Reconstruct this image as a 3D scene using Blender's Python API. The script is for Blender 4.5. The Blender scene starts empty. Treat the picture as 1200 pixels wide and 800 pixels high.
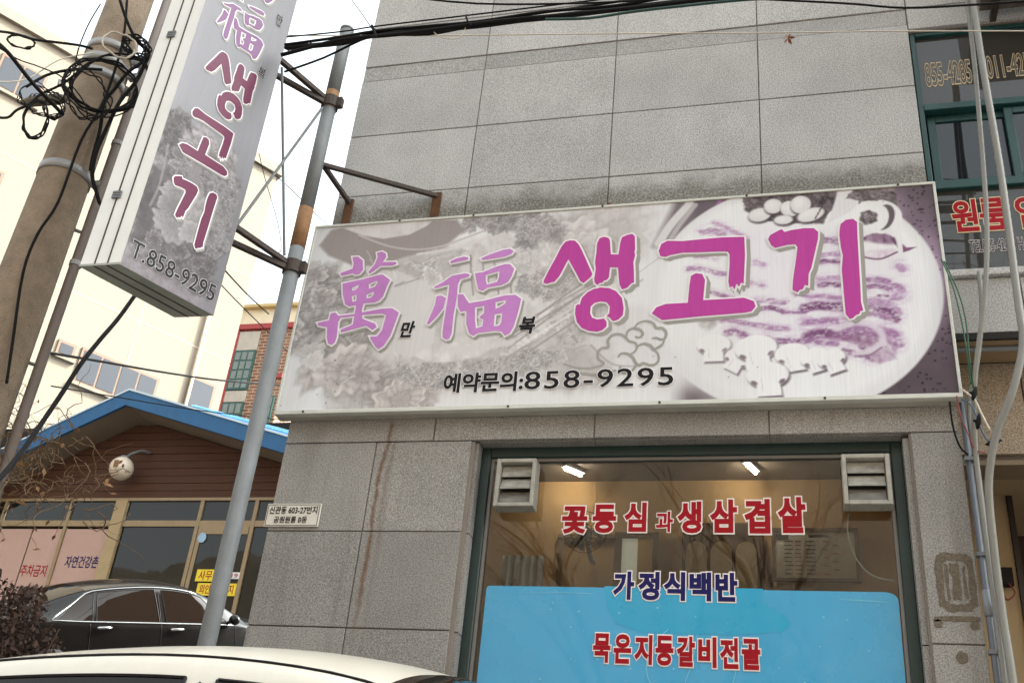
import bpy, bmesh, math, random
import numpy as np
from mathutils import Vector, Matrix

random.seed(7)
SC = bpy.context.scene
COL = SC.collection

# ------------------------------------------------------------------ camera
CAM_POS = Vector((0.0, -5.2, 1.25))
YAW, PITCH, ROLL = (math.radians(a) for a in (16.46, 29.58, 5.93))
fwd = Vector((-math.sin(YAW) * math.cos(PITCH), math.cos(YAW) * math.cos(PITCH), math.sin(PITCH)))
r0 = Vector((math.cos(YAW), math.sin(YAW), 0))
u0 = r0.cross(fwd)
right = math.cos(ROLL) * r0 + math.sin(ROLL) * u0
up = -math.sin(ROLL) * r0 + math.cos(ROLL) * u0
cam = bpy.data.cameras.new('camera')
cam.lens, cam.sensor_width = 37.9, 36.0
cam.clip_start, cam.clip_end = 0.05, 2000
cam_o = bpy.data.objects.new('camera', cam)
COL.objects.link(cam_o)
cam_o.matrix_world = Matrix(((right.x, up.x, -fwd.x, CAM_POS.x), (right.y, up.y, -fwd.y, CAM_POS.y),
                             (right.z, up.z, -fwd.z, CAM_POS.z), (0, 0, 0, 1)))
SC.camera = cam_o

# ------------------------------------------------------------------ sky, sun, exposure
SUN_DIR = Vector((0.64, 0.30, 0.71)).normalized()       # towards the sun: behind the shop, to the right
world = bpy.data.worlds.new('World')
SC.world = world
world.use_nodes = True
wn = world.node_tree
sky = wn.nodes.new('ShaderNodeTexSky')
sky.sky_type = 'NISHITA'
sky.sun_disc = False
sky.sun_elevation = math.asin(SUN_DIR.z)
sky.sun_rotation = math.atan2(SUN_DIR.x, SUN_DIR.y)
sky.air_density, sky.dust_density, sky.ozone_density = 1.0, 8.0, 0.5
bg = wn.nodes['Background']
bg.inputs['Strength'].default_value = 0.15
veil = wn.nodes.new('ShaderNodeHueSaturation')           # thin bright overcast: the whole sky milky
veil.inputs['Saturation'].default_value = 0.22
wn.links.new(sky.outputs[0], veil.inputs['Color'])
wn.links.new(veil.outputs[0], bg.inputs['Color'])
sun = bpy.data.lights.new('sun', 'SUN')
sun.energy, sun.angle, sun.color = 2.2, math.radians(0.53), (1.0, 0.93, 0.84)
sun_o = bpy.data.objects.new('sun', sun)
COL.objects.link(sun_o)
sun_o.rotation_euler = (-SUN_DIR).to_track_quat('-Z', 'Y').to_euler()
SC.view_settings.view_transform = 'Standard'
SC.view_settings.look = 'None'
SC.view_settings.gamma = 1.0
SC.view_settings.use_curve_mapping = False
SC.view_settings.exposure = 2.32
SC.view_settings.use_white_balance = True            # camera white balance
SC.view_settings.white_balance_temperature = 6260
SC.view_settings.white_balance_tint = 2
SC.render.engine = 'CYCLES'
SC.cycles.max_bounces = 6
SC.cycles.transparent_max_bounces = 12
SC.cycles.use_denoising = True

# ------------------------------------------------------------------ materials
def lin(v):
    v /= 255.0
    return v / 12.92 if v <= 0.04045 else ((v + 0.055) / 1.055) ** 2.4
def rgb(r, g, b, k=1.0):
    return (lin(r) * k, lin(g) * k, lin(b) * k, 1.0)
MATS = {}
def mat(name, col, rough=0.6, metal=0.0, var=0.12, scale=3.0, bump=0.0, bscale=60.0, spec=0.5, stretch=(1, 1, 1), emit=0.0, coat=0.0):
    """procedural paint / stone / metal: base colour broken by two noises, optional fine relief"""
    if name in MATS:
        return MATS[name]
    m = bpy.data.materials.new(name); m.use_nodes = True
    t = m.node_tree; N = t.nodes; L = t.links
    p = N['Principled BSDF']
    tc = N.new('ShaderNodeNewGeometry')
    mp = N.new('ShaderNodeMapping'); mp.inputs['Scale'].default_value = stretch
    L.new(tc.outputs['Position'], mp.inputs['Vector'])
    n1 = N.new('ShaderNodeTexNoise'); n1.inputs['Scale'].default_value = scale; n1.inputs['Detail'].default_value = 6
    n1.inputs['Roughness'].default_value = 0.65
    L.new(mp.outputs[0], n1.inputs['Vector'])
    r = N.new('ShaderNodeMapRange'); r.inputs['From Min'].default_value = 0.25; r.inputs['From Max'].default_value = 0.75
    r.inputs['To Min'].default_value = 1 - var; r.inputs['To Max'].default_value = 1 + var
    L.new(n1.outputs[0], r.inputs['Value'])
    mx = N.new('ShaderNodeVectorMath'); mx.operation = 'SCALE'
    mx.inputs[0].default_value = col[:3]
    L.new(r.outputs[0], mx.inputs['Scale'])
    L.new(mx.outputs[0], p.inputs['Base Color'])
    rr = N.new('ShaderNodeMapRange'); rr.inputs['To Min'].default_value = max(0.02, rough - 0.1); rr.inputs['To Max'].default_value = min(1, rough + 0.1)
    L.new(n1.outputs[0], rr.inputs['Value']); L.new(rr.outputs[0], p.inputs['Roughness'])
    p.inputs['Metallic'].default_value = metal
    p.inputs['Specular IOR Level'].default_value = spec
    if coat:
        p.inputs['Coat Weight'].default_value = coat; p.inputs['Coat Roughness'].default_value = 0.03
    if bump:
        n2 = N.new('ShaderNodeTexNoise'); n2.inputs['Scale'].default_value = bscale; n2.inputs['Detail'].default_value = 4
        L.new(mp.outputs[0], n2.inputs['Vector'])
        b = N.new('ShaderNodeBump'); b.inputs['Strength'].default_value = bump; b.inputs['Distance'].default_value = 0.01
        L.new(n2.outputs[0], b.inputs['Height']); L.new(b.outputs[0], p.inputs['Normal'])
    if emit:
        p.inputs['Emission Color'].default_value = col; p.inputs['Emission Strength'].default_value = emit
    MATS[name] = m
    return m
def math_node(t, op, a, b=None, c=None):
    n = t.nodes.new('ShaderNodeMath'); n.operation = op
    for i, v in enumerate((a, b, c)):
        if v is None: continue
        if isinstance(v, (int, float)): n.inputs[i].default_value = v
        else: t.links.new(v, n.inputs[i])
    return n.outputs[0]
def mixc(t, f, a, b):
    n = t.nodes.new('ShaderNodeMix'); n.data_type = 'RGBA'
    for s, v in ((n.inputs[0], f), (n.inputs[6], a), (n.inputs[7], b)):
        if isinstance(v, tuple): s.default_value = v
        elif isinstance(v, (int, float)): s.default_value = v
        else: t.links.new(v, s)
    return n.outputs[2]
def noise(t, vec, scale, detail=4, rough=0.6):
    n = t.nodes.new('ShaderNodeTexNoise'); n.inputs['Scale'].default_value = scale
    n.inputs['Detail'].default_value = detail; n.inputs['Roughness'].default_value = rough
    t.links.new(vec, n.inputs['Vector']); return n.outputs[0]
def ramp(t, v, a, b, lo=0.0, hi=1.0, smooth=True):
    n = t.nodes.new('ShaderNodeMapRange'); n.clamp = True
    if smooth: n.interpolation_type = 'SMOOTHSTEP'
    n.inputs['From Min'].default_value = a; n.inputs['From Max'].default_value = b
    n.inputs['To Min'].default_value = lo; n.inputs['To Max'].default_value = hi
    t.links.new(v, n.inputs['Value']); return n.outputs[0]

def granite_mat(name, base, dark, tint_seed=0.0, streaks=True):
    """flamed granite: speckle, drips, the green-grey grime above the sign and the rust runs below its brackets"""
    m = bpy.data.materials.new(name); m.use_nodes = True
    t = m.node_tree; p = t.nodes['Principled BSDF']
    g = t.nodes.new('ShaderNodeNewGeometry'); pos = g.outputs['Position']
    oi = t.nodes.new('ShaderNodeObjectInfo')
    sp = noise(t, pos, 125.0, 3, 0.75)
    sp2 = noise(t, pos, 310.0, 1, 0.5)
    big = noise(t, pos, 2.2, 5, 0.6)
    f = ramp(t, sp, 0.40, 0.60)
    col = mixc(t, f, dark, base)
    f2 = ramp(t, sp2, 0.60, 0.70, 0, 0.55)
    col = mixc(t, f2, col, rgb(228, 224, 220))
    f3 = ramp(t, sp2, 0.33, 0.40, 0.35, 0.0)
    col = mixc(t, f3, col, rgb(86, 80, 76))
    shade = math_node(t, 'MULTIPLY_ADD', ramp(t, big, 0.25, 0.75), 0.20, 0.86)
    shade = math_node(t, 'MULTIPLY', shade, math_node(t, 'MULTIPLY_ADD', oi.outputs['Random'], 0.18, 0.90))
    vm = t.nodes.new('ShaderNodeVectorMath'); vm.operation = 'SCALE'
    t.links.new(col, vm.inputs[0]); t.links.new(shade, vm.inputs['Scale']); col = vm.outputs[0]
    if streaks:
        s = t.nodes.new('ShaderNodeSeparateXYZ'); t.links.new(pos, s.inputs[0])
        X, Z = s.outputs[0], s.outputs[2]
        st = t.nodes.new('ShaderNodeMapping'); st.inputs['Scale'].default_value = (7.0, 1.0, 0.35)
        t.links.new(pos, st.inputs['Vector'])
        dr = noise(t, st.outputs[0], 1.6, 5, 0.6)
        low = ramp(t, Z, 4.2, 3.4, 0.12, 0.7)
        col = mixc(t, math_node(t, 'MULTIPLY', ramp(t, dr, 0.52, 0.72), math_node(t, 'MULTIPLY', low, 0.55)), col, rgb(98, 90, 84))
        # grime that settled on top of the sign box
        gn = noise(t, pos, 5.0, 5, 0.7)
        edge = math_node(t, 'MULTIPLY_ADD', gn, 0.36, 5.25)
        band = math_node(t, 'MULTIPLY', ramp(t, math_node(t, 'SUBTRACT', edge, Z), -0.05, 0.14), ramp(t, Z, 5.05, 5.10))
        band = math_node(t, 'MULTIPLY', band, ramp(t, noise(t, pos, 70.0, 3, 0.7), 0.30, 0.62, 0.30, 1.0))
        col = mixc(t, math_node(t, 'MULTIPLY', band, 0.84), col, rgb(74, 70, 54))
        # rust runs
        wob = math_node(t, 'MULTIPLY_ADD', noise(t, pos, 3.0, 4, 0.6), 0.10, -0.05)
        for cx, z0, z1, w, k in ((-2.215, 3.80, 2.45, 0.015, 0.85), (-2.17, 3.7, 2.9, 0.012, 0.35), (0.215, 3.82, 3.60, 0.010, 0.8), (-2.665, 3.75, 3.2, 0.07, 0.28)):
            d = math_node(t, 'ABSOLUTE', math_node(t, 'SUBTRACT', math_node(t, 'ADD', X, wob), cx))
            d = math_node(t, 'ADD', d, math_node(t, 'MULTIPLY_ADD', noise(t, pos, 22.0, 4, 0.7), 0.035, -0.016))
            a = ramp(t, d, 0.0, w * 1.6, 1.0, 0.0)
            b = math_node(t, 'MULTIPLY', ramp(t, Z, z1, z1 + 0.5), ramp(t, Z, z0 + 0.05, z0))
            col = mixc(t, math_node(t, 'MULTIPLY', math_node(t, 'MULTIPLY', a, b), k), col, rgb(96, 66, 36) if w < 0.05 else rgb(92, 84, 76))
    t.links.new(col, p.inputs['Base Color'])
    p.inputs['Roughness'].default_value = 0.75
    b = t.nodes.new('ShaderNodeBump'); b.inputs['Strength'].default_value = 0.35; b.inputs['Distance'].default_value = 0.004
    t.links.new(sp, b.inputs['Height']); t.links.new(b.outputs[0], p.inputs['Normal'])
    return m

def glass_mat(name, tint=(0.9, 0.93, 0.93, 1), reflect=1.0, dark=None):
    """thin pane: Fresnel mirror over clear or dark body"""
    m = bpy.data.materials.new(name); m.use_nodes = True
    t = m.node_tree; out = t.nodes['Material Output']
    gl = t.nodes.new('ShaderNodeBsdfGlossy'); gl.inputs['Roughness'].default_value = 0.015
    gg = t.nodes.new('ShaderNodeNewGeometry')
    nz = noise(t, gg.outputs['Position'], 1.3, 2, 0.5)
    bp = t.nodes.new('ShaderNodeBump'); bp.inputs['Strength'].default_value = 0.05; bp.inputs['Distance'].default_value = 0.05
    t.links.new(nz, bp.inputs['Height']); t.links.new(bp.outputs[0], gl.inputs['Normal'])
    if dark is None:
        tr = t.nodes.new('ShaderNodeBsdfTransparent'); tr.inputs['Color'].default_value = tint
    else:
        tr = t.nodes.new('ShaderNodeBsdfPrincipled'); tr.inputs['Base Color'].default_value = dark; tr.inputs['Roughness'].default_value = 0.5
        tr.inputs['Specular IOR Level'].default_value = 0.0
    fr = t.nodes.new('ShaderNodeFresnel'); fr.inputs['IOR'].default_value = 1.52
    f = math_node(t, 'MULTIPLY', fr.outputs[0], 1.8 * reflect)
    mx = t.nodes.new('ShaderNodeMixShader')
    t.links.new(f, mx.inputs[0]); t.links.new(tr.outputs[0], mx.inputs[1]); t.links.new(gl.outputs[0], mx.inputs[2])
    t.links.new(mx.outputs[0], out.inputs['Surface'])
    return m

def print_mat(name):
    """printed vinyl: colours of the printed picture sit in a colour attribute, fine vertical banner grain on top"""
    m = bpy.data.materials.new(name); m.use_nodes = True
    t = m.node_tree; p = t.nodes['Principled BSDF']
    a = t.nodes.new('ShaderNodeAttribute'); a.attribute_name = 'print'
    g = t.nodes.new('ShaderNodeNewGeometry')
    mp = t.nodes.new('ShaderNodeMapping'); mp.inputs['Scale'].default_value = (60, 60, 1.2)
    t.links.new(g.outputs['Position'], mp.inputs['Vector'])
    n = noise(t, mp.outputs[0], 2.0, 3, 0.6)
    k = ramp(t, n, 0.3, 0.7, 0.94, 1.05, False)
    vm = t.nodes.new('ShaderNodeVectorMath'); vm.operation = 'SCALE'
    t.links.new(a.outputs['Color'], vm.inputs[0]); t.links.new(k, vm.inputs['Scale'])
    t.links.new(vm.outputs[0], p.inputs['Base Color'])
    p.inputs['Roughness'].default_value = 0.5; p.inputs['Specular IOR Level'].default_value = 0.2
    return m

# ------------------------------------------------------------------ mesh helpers
class MB:
    def __init__(s): s.v = []; s.f = []
    def add(s, verts, faces):
        o = len(s.v); s.v += [tuple(v) for v in verts]; s.f += [tuple(i + o for i in f) for f in faces]; return s
    def box(s, a, b):
        (x0, y0, z0), (x1, y1, z1) = a, b
        v = [(x0, y0, z0), (x1, y0, z0), (x1, y1, z0), (x0, y1, z0), (x0, y0, z1), (x1, y0, z1), (x1, y1, z1), (x0, y1, z1)]
        return s.add(v, [(0, 3, 2, 1), (4, 5, 6, 7), (0, 1, 5, 4), (1, 2, 6, 5), (2, 3, 7, 6), (3, 0, 4, 7)])
    def hexa(s, bot, top):
        n = len(bot)
        f = [tuple(range(n))[::-1], tuple(range(n, 2 * n))] + [(i, (i + 1) % n, n + (i + 1) % n, n + i) for i in range(n)]
        return s.add(list(bot) + list(top), f)
    def bar(s, p, q, w, h, ref=(0, 0, 1)):
        p, q = Vector(p), Vector(q); d = (q - p).normalized()
        ref = Vector(ref)
        if abs(d.dot(ref)) > 0.98: ref = Vector((1, 0, 0))
        a = d.cross(ref).normalized() * w / 2; b = a.cross(d).normalized() * h / 2
        return s.hexa([p - a - b, p + a - b, p + a + b, p - a + b], [q - a - b, q + a - b, q + a + b, q - a + b])
    def tube(s, pts, r, n=8, caps=True):
        pts = [Vector(p) for p in pts]; k = len(pts)
        rs = r if isinstance(r, (list, tuple)) else [r] * k
        o = len(s.v); prev = None
        for i, p in enumerate(pts):
            d = (pts[min(i + 1, k - 1)] - pts[max(i - 1, 0)])
            d = d.normalized() if d.length > 1e-9 else Vector((0, 0, 1))
            if prev is None:
                ref = Vector((0, 0, 1)) if abs(d.z) < 0.9 else Vector((1, 0, 0))
                a = d.cross(ref).normalized()
            else:
                a = (prev - d * prev.dot(d))
                a = a.normalized() if a.length > 1e-6 else d.orthogonal().normalized()
            prev = a; b = d.cross(a)
            for j in range(n):
                t = 2 * math.pi * j / n
                s.v.append(tuple(p + (a * math.cos(t) + b * math.sin(t)) * rs[i]))
        for i in range(k - 1):
            for j in range(n):
                s.f.append((o + i * n + j, o + i * n + (j + 1) % n, o + (i + 1) * n + (j + 1) % n, o + (i + 1) * n + j))
        if caps:
            s.f.append(tuple(o + j for j in range(n))[::-1]); s.f.append(tuple(o + (k - 1) * n + j for j in range(n)))
        return s
    def lathe(s, prof, n=24, axis='z', at=(0, 0, 0)):
        o = len(s.v)
        for r, h in prof:
            for j in range(n):
                t = 2 * math.pi * j / n; c, q = r * math.cos(t), r * math.sin(t)
                p = {'z': (c, q, h), 'y': (c, h, q), 'x': (h, c, q)}[axis]
                s.v.append((p[0] + at[0], p[1] + at[1], p[2] + at[2]))
        for i in range(len(prof) - 1):
            for j in range(n):
                s.f.append((o + i * n + j, o + i * n + (j + 1) % n, o + (i + 1) * n + (j + 1) % n, o + (i + 1) * n + j))
        return s
    def build(s, name, m, parent=None, smooth=False, bevel=0.0):
        me = bpy.data.meshes.new(name); me.from_pydata(s.v, [], s.f); me.update()
        if bevel or True:
            bm = bmesh.new(); bm.from_mesh(me)
            bmesh.ops.recalc_face_normals(bm, faces=bm.faces)
            if bevel: bmesh.ops.bevel(bm, geom=list(bm.edges), offset=bevel, segments=1, affect='EDGES', clamp_overlap=True)
            bm.to_mesh(me); bm.free()
        if smooth: me.shade_smooth()
        me.materials.append(m)
        o = bpy.data.objects.new(name, me); COL.objects.link(o)
        if parent is not None: o.parent = parent
        return o
def tag(o, label=None, cat=None, group=None, kind=None):
    for k, v in (('label', label), ('category', cat), ('group', group), ('kind', kind)):
        if v: o[k] = v
    return o
def empty(name, label, cat, loc=(0, 0, 0), rz=0.0, group=None):
    o = bpy.data.objects.new(name, None); COL.objects.link(o)
    o.location = loc; o.rotation_euler = (0, 0, rz)
    return tag(o, label, cat, group)
def rel(points, o): return [tuple(Vector(p) - o.location) for p in points]
def catmull(pts, n=8):
    pts = [Vector(p) for p in pts]; out = []
    for i in range(len(pts) - 1):
        p0, p1, p2, p3 = pts[max(i - 1, 0)], pts[i], pts[i + 1], pts[min(i + 2, len(pts) - 1)]
        for j in range(n):
            t = j / n
            out.append(0.5 * ((2 * p1) + (p2 - p0) * t + (2 * p0 - 5 * p1 + 4 * p2 - p3) * t * t + (3 * p1 - p0 - 3 * p2 + p3) * t ** 3))
    return out + [pts[-1]]
def sag(a, b, drop, n=14):
    a, b = Vector(a), Vector(b)
    return [a.lerp(b, i / n) - Vector((0, 0, drop * 4 * (i / n) * (1 - i / n))) for i in range(n + 1)]

# flat lettering -------------------------------------------------------------
def poly_mesh(groups, grow=0.0):
    """groups: list of [outer, hole, ...] loops in 2D -> (verts, faces); grow > 0 fattens the outlines"""
    V, F = [], []
    for gi, loops in enumerate(groups):
        cu = bpy.data.curves.new('tmp', 'CURVE'); cu.dimensions = '2D'; cu.fill_mode = 'BOTH'
        for li, lp in enumerate(loops):
            area = sum(lp[i][0] * lp[(i + 1) % len(lp)][1] - lp[(i + 1) % len(lp)][0] * lp[i][1] for i in range(len(lp)))
            if (area > 0) == (li > 0): lp = lp[::-1]
            s = cu.splines.new('POLY'); s.points.add(len(lp) - 1); s.use_cyclic_u = True
            for q, (x, y) in zip(s.points, lp): q.co = (x, y, 0, 1)
        ob = bpy.data.objects.new('tmp', cu); COL.objects.link(ob)
        for pas in ((0.0, grow) if grow else (0.0,)):
            cu.bevel_depth = pas; cu.bevel_resolution = 1
            dg = bpy.context.evaluated_depsgraph_get(); dg.update()
            me = bpy.data.meshes.new_from_object(ob.evaluated_get(dg), depsgraph=dg)
            if pas == 0.0 and grow: bpy.data.meshes.remove(me); continue
            o = len(V); V += [(v.co.x, v.co.y, gi * 1.5e-4 + (v.co.z * 0.02 if grow else 0)) for v in me.vertices]
            F += [tuple(i + o for i in f.vertices) for f in me.polygons]
            bpy.data.meshes.remove(me)
        bpy.data.objects.remove(ob); bpy.data.curves.remove(cu)
    return V, F
def text_mesh(body, bold=0.0, space=1.0):
    cu = bpy.data.curves.new('tmp', 'FONT'); cu.body = body; cu.bevel_depth = bold; cu.bevel_resolution = 1; cu.space_character = space; cu.resolution_u = 3
    ob = bpy.data.objects.new('tmp', cu); COL.objects.link(ob)
    dg = bpy.context.evaluated_depsgraph_get(); dg.update()
    me = bpy.data.meshes.new_from_object(ob.evaluated_get(dg), depsgraph=dg)
    V = [(v.co.x, v.co.y, v.co.z * 0.015) for v in me.vertices]; F = [tuple(f.vertices) for f in me.polygons]
    bpy.data.meshes.remove(me); bpy.data.objects.remove(ob); bpy.data.curves.remove(cu)
    return V, F
def bbox(V):
    xs = [v[0] for v in V]; ys = [v[1] for v in V]; return min(xs), max(xs), min(ys), max(ys)
def fit(V, box, ref=None, shear=0.0):
    a, b, c, d = ref or bbox(V); x0, x1, y0, y1 = box
    out = []
    for x, y, z in V:
        s, t = (x - a) / (b - a), (y - c) / (d - c)
        out.append((x0 + s * (x1 - x0) + shear * (t - 0.5) * (y1 - y0), y0 + t * (y1 - y0), z))
    return out
def lay(name, VF, frame, m, parent, lift=0.0, smooth=False):
    """put a flat (s, t, h) mesh on a plane: frame = (origin, s axis, t axis, outward normal)"""
    O, A, B, Nn = (Vector(q) for q in frame)
    mb = MB(); mb.v = [tuple(O + A * v[0] + B * v[1] + Nn * (v[2] + lift)) for v in VF[0]]; mb.f = list(VF[1])
    me = bpy.data.meshes.new(name); me.from_pydata(mb.v, [], mb.f); me.update(); me.materials.append(m)
    if smooth: me.shade_smooth()
    o = bpy.data.objects.new(name, me); COL.objects.link(o); o.parent = parent
    return o
def put_text(name, body, box, frame, m, parent, bold=0.02, outline=None, om=None, lift=0.004, shear=0.0, space=1.0):
    V, F = text_mesh(body, bold, space); ref = bbox(V)
    o = lay(name, (fit(V, box, ref, shear), F), frame, m, parent, lift)
    if outline:
        V2, F2 = text_mesh(body, bold + outline, space)
        lay('lettering_outline', (fit(V2, box, ref, shear), F2), frame, om, o, lift - 0.0012)
    return o
def stroke(pts, w, n=6):
    """flat ribbon along a smoothed polyline"""
    c = catmull([(x, y, 0) for x, y in pts], n); V, F = [], []
    for i, p in enumerate(c):
        d = (c[min(i + 1, len(c) - 1)] - c[max(i - 1, 0)]); d = d.normalized() if d.length > 1e-9 else Vector((1, 0, 0))
        nrm = Vector((-d.y, d.x, 0)); k = w / 2 * (0.55 + 0.45 * math.sin(math.pi * i / (len(c) - 1)))
        V += [tuple(p + nrm * k), tuple(p - nrm * k)]
    F = [(2 * i, 2 * i + 1, 2 * i + 3, 2 * i + 2) for i in range(len(c) - 1)]
    return V, F
def join(parts, dz=1.2e-4):
    V, F = [], []
    for k, (v, f) in enumerate(parts):
        o = len(V); V += [(a[0], a[1], a[2] + k * dz) for a in v]; F += [tuple(i + o for i in q) for q in f]
    return V, F
def rect(x0, x1, y0, y1, h=0.0): return [(x0, y0, h), (x1, y0, h), (x1, y1, h), (x0, y1, h)], [(0, 1, 2, 3)]

# ------------------------------------------------------------------ palette
M_granite = granite_mat('granite', rgb(190, 188, 187), rgb(142, 140, 138))
M_granite_low = granite_mat('lower_granite', rgb(156, 152, 147), rgb(116, 112, 107))  # darker granite tone for the panels below the sign
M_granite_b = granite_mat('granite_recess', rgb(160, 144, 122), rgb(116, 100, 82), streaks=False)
M_joint = mat('joint_mortar', rgb(126, 116, 107), 0.9)
M_white = mat('white_steel', rgb(222, 220, 216), 0.45, var=0.05, scale=6)
M_alu = mat('aluminium_edge', rgb(196, 196, 188), 0.4, 0.0, var=0.12, scale=12, stretch=(1, 1, 4))
M_teal = mat('teal_frame', rgb(27, 64, 62), 0.45, var=0.2, scale=9)
M_dgreen = mat('dark_green_frame', rgb(22, 44, 42), 0.4, var=0.2, scale=9)
M_dark = mat('dark_void', rgb(26, 22, 20), 0.9)
M_black = mat('black_ink', rgb(24, 21, 22), 0.5, spec=0.15, var=0.1)
M_cable = mat('black_cable', rgb(22, 21, 21), 0.85, var=0.2, spec=0.2)
M_wire = mat('pale_wire', rgb(196, 186, 170), 0.6)
M_steel = mat('galvanised_steel', rgb(108, 110, 111), 0.65, 0.0, var=0.22, scale=7, bump=0.15, bscale=40)
M_rusty = mat('dark_rusted_steel', rgb(58, 46, 40), 0.75, var=0.4, scale=22, bump=0.3)
M_rust = mat('orange_rust', rgb(128, 94, 62), 0.85, var=0.3, scale=18, bump=0.2)
M_conc = mat('pole_concrete', rgb(138, 122, 104), 0.95, var=0.3, scale=9, bump=0.8, bscale=90)
M_gray = mat('grey_plastic', rgb(120, 124, 130), 0.5)
M_magenta = mat('magenta_vinyl', rgb(174, 62, 146), 0.4, spec=0.15, var=0.09, scale=7, stretch=(8, 8, 0.5))
M_lilac = mat('lilac_vinyl', rgb(184, 124, 188), 0.4, spec=0.15, var=0.13, scale=5)
M_plum = mat('plum_vinyl', rgb(92, 18, 58), 0.4, spec=0.15, var=0.09, scale=6)
M_lilac2 = mat('dull_lilac_vinyl', rgb(116, 76, 118), 0.4, spec=0.15, var=0.1, scale=6)
M_outline = mat('white_vinyl', rgb(226, 222, 224), 0.45, spec=0.15, var=0.05)
M_shadow = mat('grey_vinyl', rgb(152, 149, 144), 0.45, spec=0.15, var=0.06)
M_red = mat('red_vinyl', rgb(148, 12, 28), 0.4, spec=0.15, var=0.08)
M_navy = mat('navy_vinyl', rgb(28, 26, 84), 0.4, spec=0.15, var=0.1)
M_winwhite = mat('sticker_white', rgb(226, 214, 210), 0.4, var=0.05)
M_film = mat('blue_film', rgb(58, 152, 196), 0.28, var=0.05, scale=0.8, coat=0.6, bump=0.12, bscale=2.2)
M_film2 = mat('bright_blue_patch', rgb(30, 152, 192), 0.28, var=0.08, scale=2.5, coat=0.6, bump=0.12, bscale=2.2)
M_glass = glass_mat('window_glass', (0.80, 0.82, 0.80, 1), 0.55)
M_bayglass = glass_mat('grey_glass', reflect=.7, dark=rgb(62, 60, 58))
M_bayglass2 = glass_mat('dark_glass', reflect=.75, dark=rgb(30, 32, 36))

# ------------------------------------------------------------------ ground: a hillside street, one sheet
def sst(a, b, x):
    t = min(1, max(0, (x - a) / (b - a))); return t * t * (3 - 2 * t)
def gz(x, y):
    z = 0.21 * (min(max(y, -4.8), -0.1) + 5.2) - 0.1
    s1 = sst(-3.0, -4.0, x)
    z += s1 * 0.354 * (min(max(y, -0.1), 12.2) + 0.1)
    return z
def axis_vals(lo, hi, c0, c1, fine, coarse):
    a = list(np.arange(c0, c1 + 1e-6, fine)); v = c0; st = fine
    left = []
    while v > lo: st *= 1.35; v -= st; left.append(max(v, lo))
    v = c1; st = fine; rt = []
    while v < hi: st *= 1.35; v += st; rt.append(min(v, hi))
    return left[::-1] + a + rt
xs = axis_vals(-600, 600, -14, 8, 0.25, 5); ys = axis_vals(-600, 600, -14, 14, 0.25, 5)
gm = MB(); gm.v = [(x, y, gz(x, y)) for y in ys for x in xs]; nx = len(xs)
gm.f = [(j * nx + i, j * nx + i + 1, (j + 1) * nx + i + 1, (j + 1) * nx + i) for j in range(len(ys) - 1) for i in range(nx - 1)]
tag(gm.build('ground', mat('asphalt', rgb(66, 62, 60), 0.95, var=0.25, scale=1.2, bump=0.4, bscale=80), smooth=True), kind='structure')
hm_ = MB(); hx, hy = list(np.linspace(-110, 110, 56)), list(np.linspace(-24, -95, 26))
rh = np.random.default_rng(4); hn = rh.random((26, 56))
hm_.v = [(x, y, gz(x, -24) - .3 + 38 * sst(-24, -62, y) * (1 - .25 * sst(20, 90, abs(x))) + (hn[j, i] - .5) * 2.4 * sst(-24, -34, y)) for j, y in enumerate(hy) for i, x in enumerate(hx)]
hm_.f = [(j * 56 + i, j * 56 + i + 1, (j + 1) * 56 + i + 1, (j + 1) * 56 + i) for j in range(25) for i in range(55)]
tag(hm_.build('hill', mat('winter_brush', rgb(100, 88, 74), 0.95, var=0.4, scale=0.5, bump=0.8, bscale=3), smooth=True), kind='structure')

# ------------------------------------------------------------------ the granite shop building
B = empty('granite_building', 'grey granite shop building with a long sign and a wide green-framed window', 'building', (0, 0, 0))
core = MB()
core.box((-2.82, 0.012, 0.6), (-1.69, 0.24, 3.70)); core.box((0.575, 0.012, 0.6), (0.80, 0.24, 3.70))
core.box((-2.82, 0.012, 3.712), (0.80, 0.24, 13.5)); core.box((-1.69, 0.012, 0.6), (0.575, 0.24, 1.6))  # unseen upper wall, raised so it keeps the sun off the blade sign
core.box((0.80, 0.16, 4.27), (4.2, 0.30, 13.5)); core.box((-2.82, 0.24, 0.6), (-2.6, 8, 13.5)); core.box((4.0, 0.30, 0.6), (4.2, 8, 13.5))
core.box((-2.6, 7.8, 0.6), (4.0, 8, 13.5)); core.box((-2.6, 0.24, 13.2), (4.0, 7.8, 13.5))
core.box((0.80, 0.022, 6.455), (4.2, 0.16, 13.5)); core.box((0.80, 0.022, 4.27), (4.2, 0.16, 4.62))
core.build('wall', M_joint, B)
def panel(x0, x1, z0, z1, y0=0.0, y1=0.03, m=None, gap=0.0032):
    MB().box((x0 + gap, y0 + random.uniform(-0.0015, 0.0015), z0 + gap), (x1 - gap, y1, z1 - gap)).build('granite_panel', m or M_granite, B, bevel=0.0025)
M_band = granite_mat('granite_band', rgb(166, 164, 162), rgb(126, 124, 122), streaks=False)
C_UP = [-2.835, -1.934, -1.024, -0.104, 0.812]
R_UP = [3.704, 4.13, 4.55, 4.97, 5.483, 5.998, 6.507, 6.642, 7.02, 7.53, 8.04, 8.55, 9.06, 9.57, 10.08, 10.59, 11.1, 11.61, 12.12, 12.63, 13.5]
for i in range(4):
    for j in range(len(R_UP) - 1):
        d = 0.006 if abs(R_UP[j] - 6.507) < 1e-6 else 0.0
        panel(C_UP[i], C_UP[i + 1], R_UP[j], R_UP[j + 1], d, 0.03 + d, M_band if d else (M_granite_low if j == 0 else None))
R_LO = [0.6, 1.05, 1.60, 2.12, 2.649, 3.174, 3.704]
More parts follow.
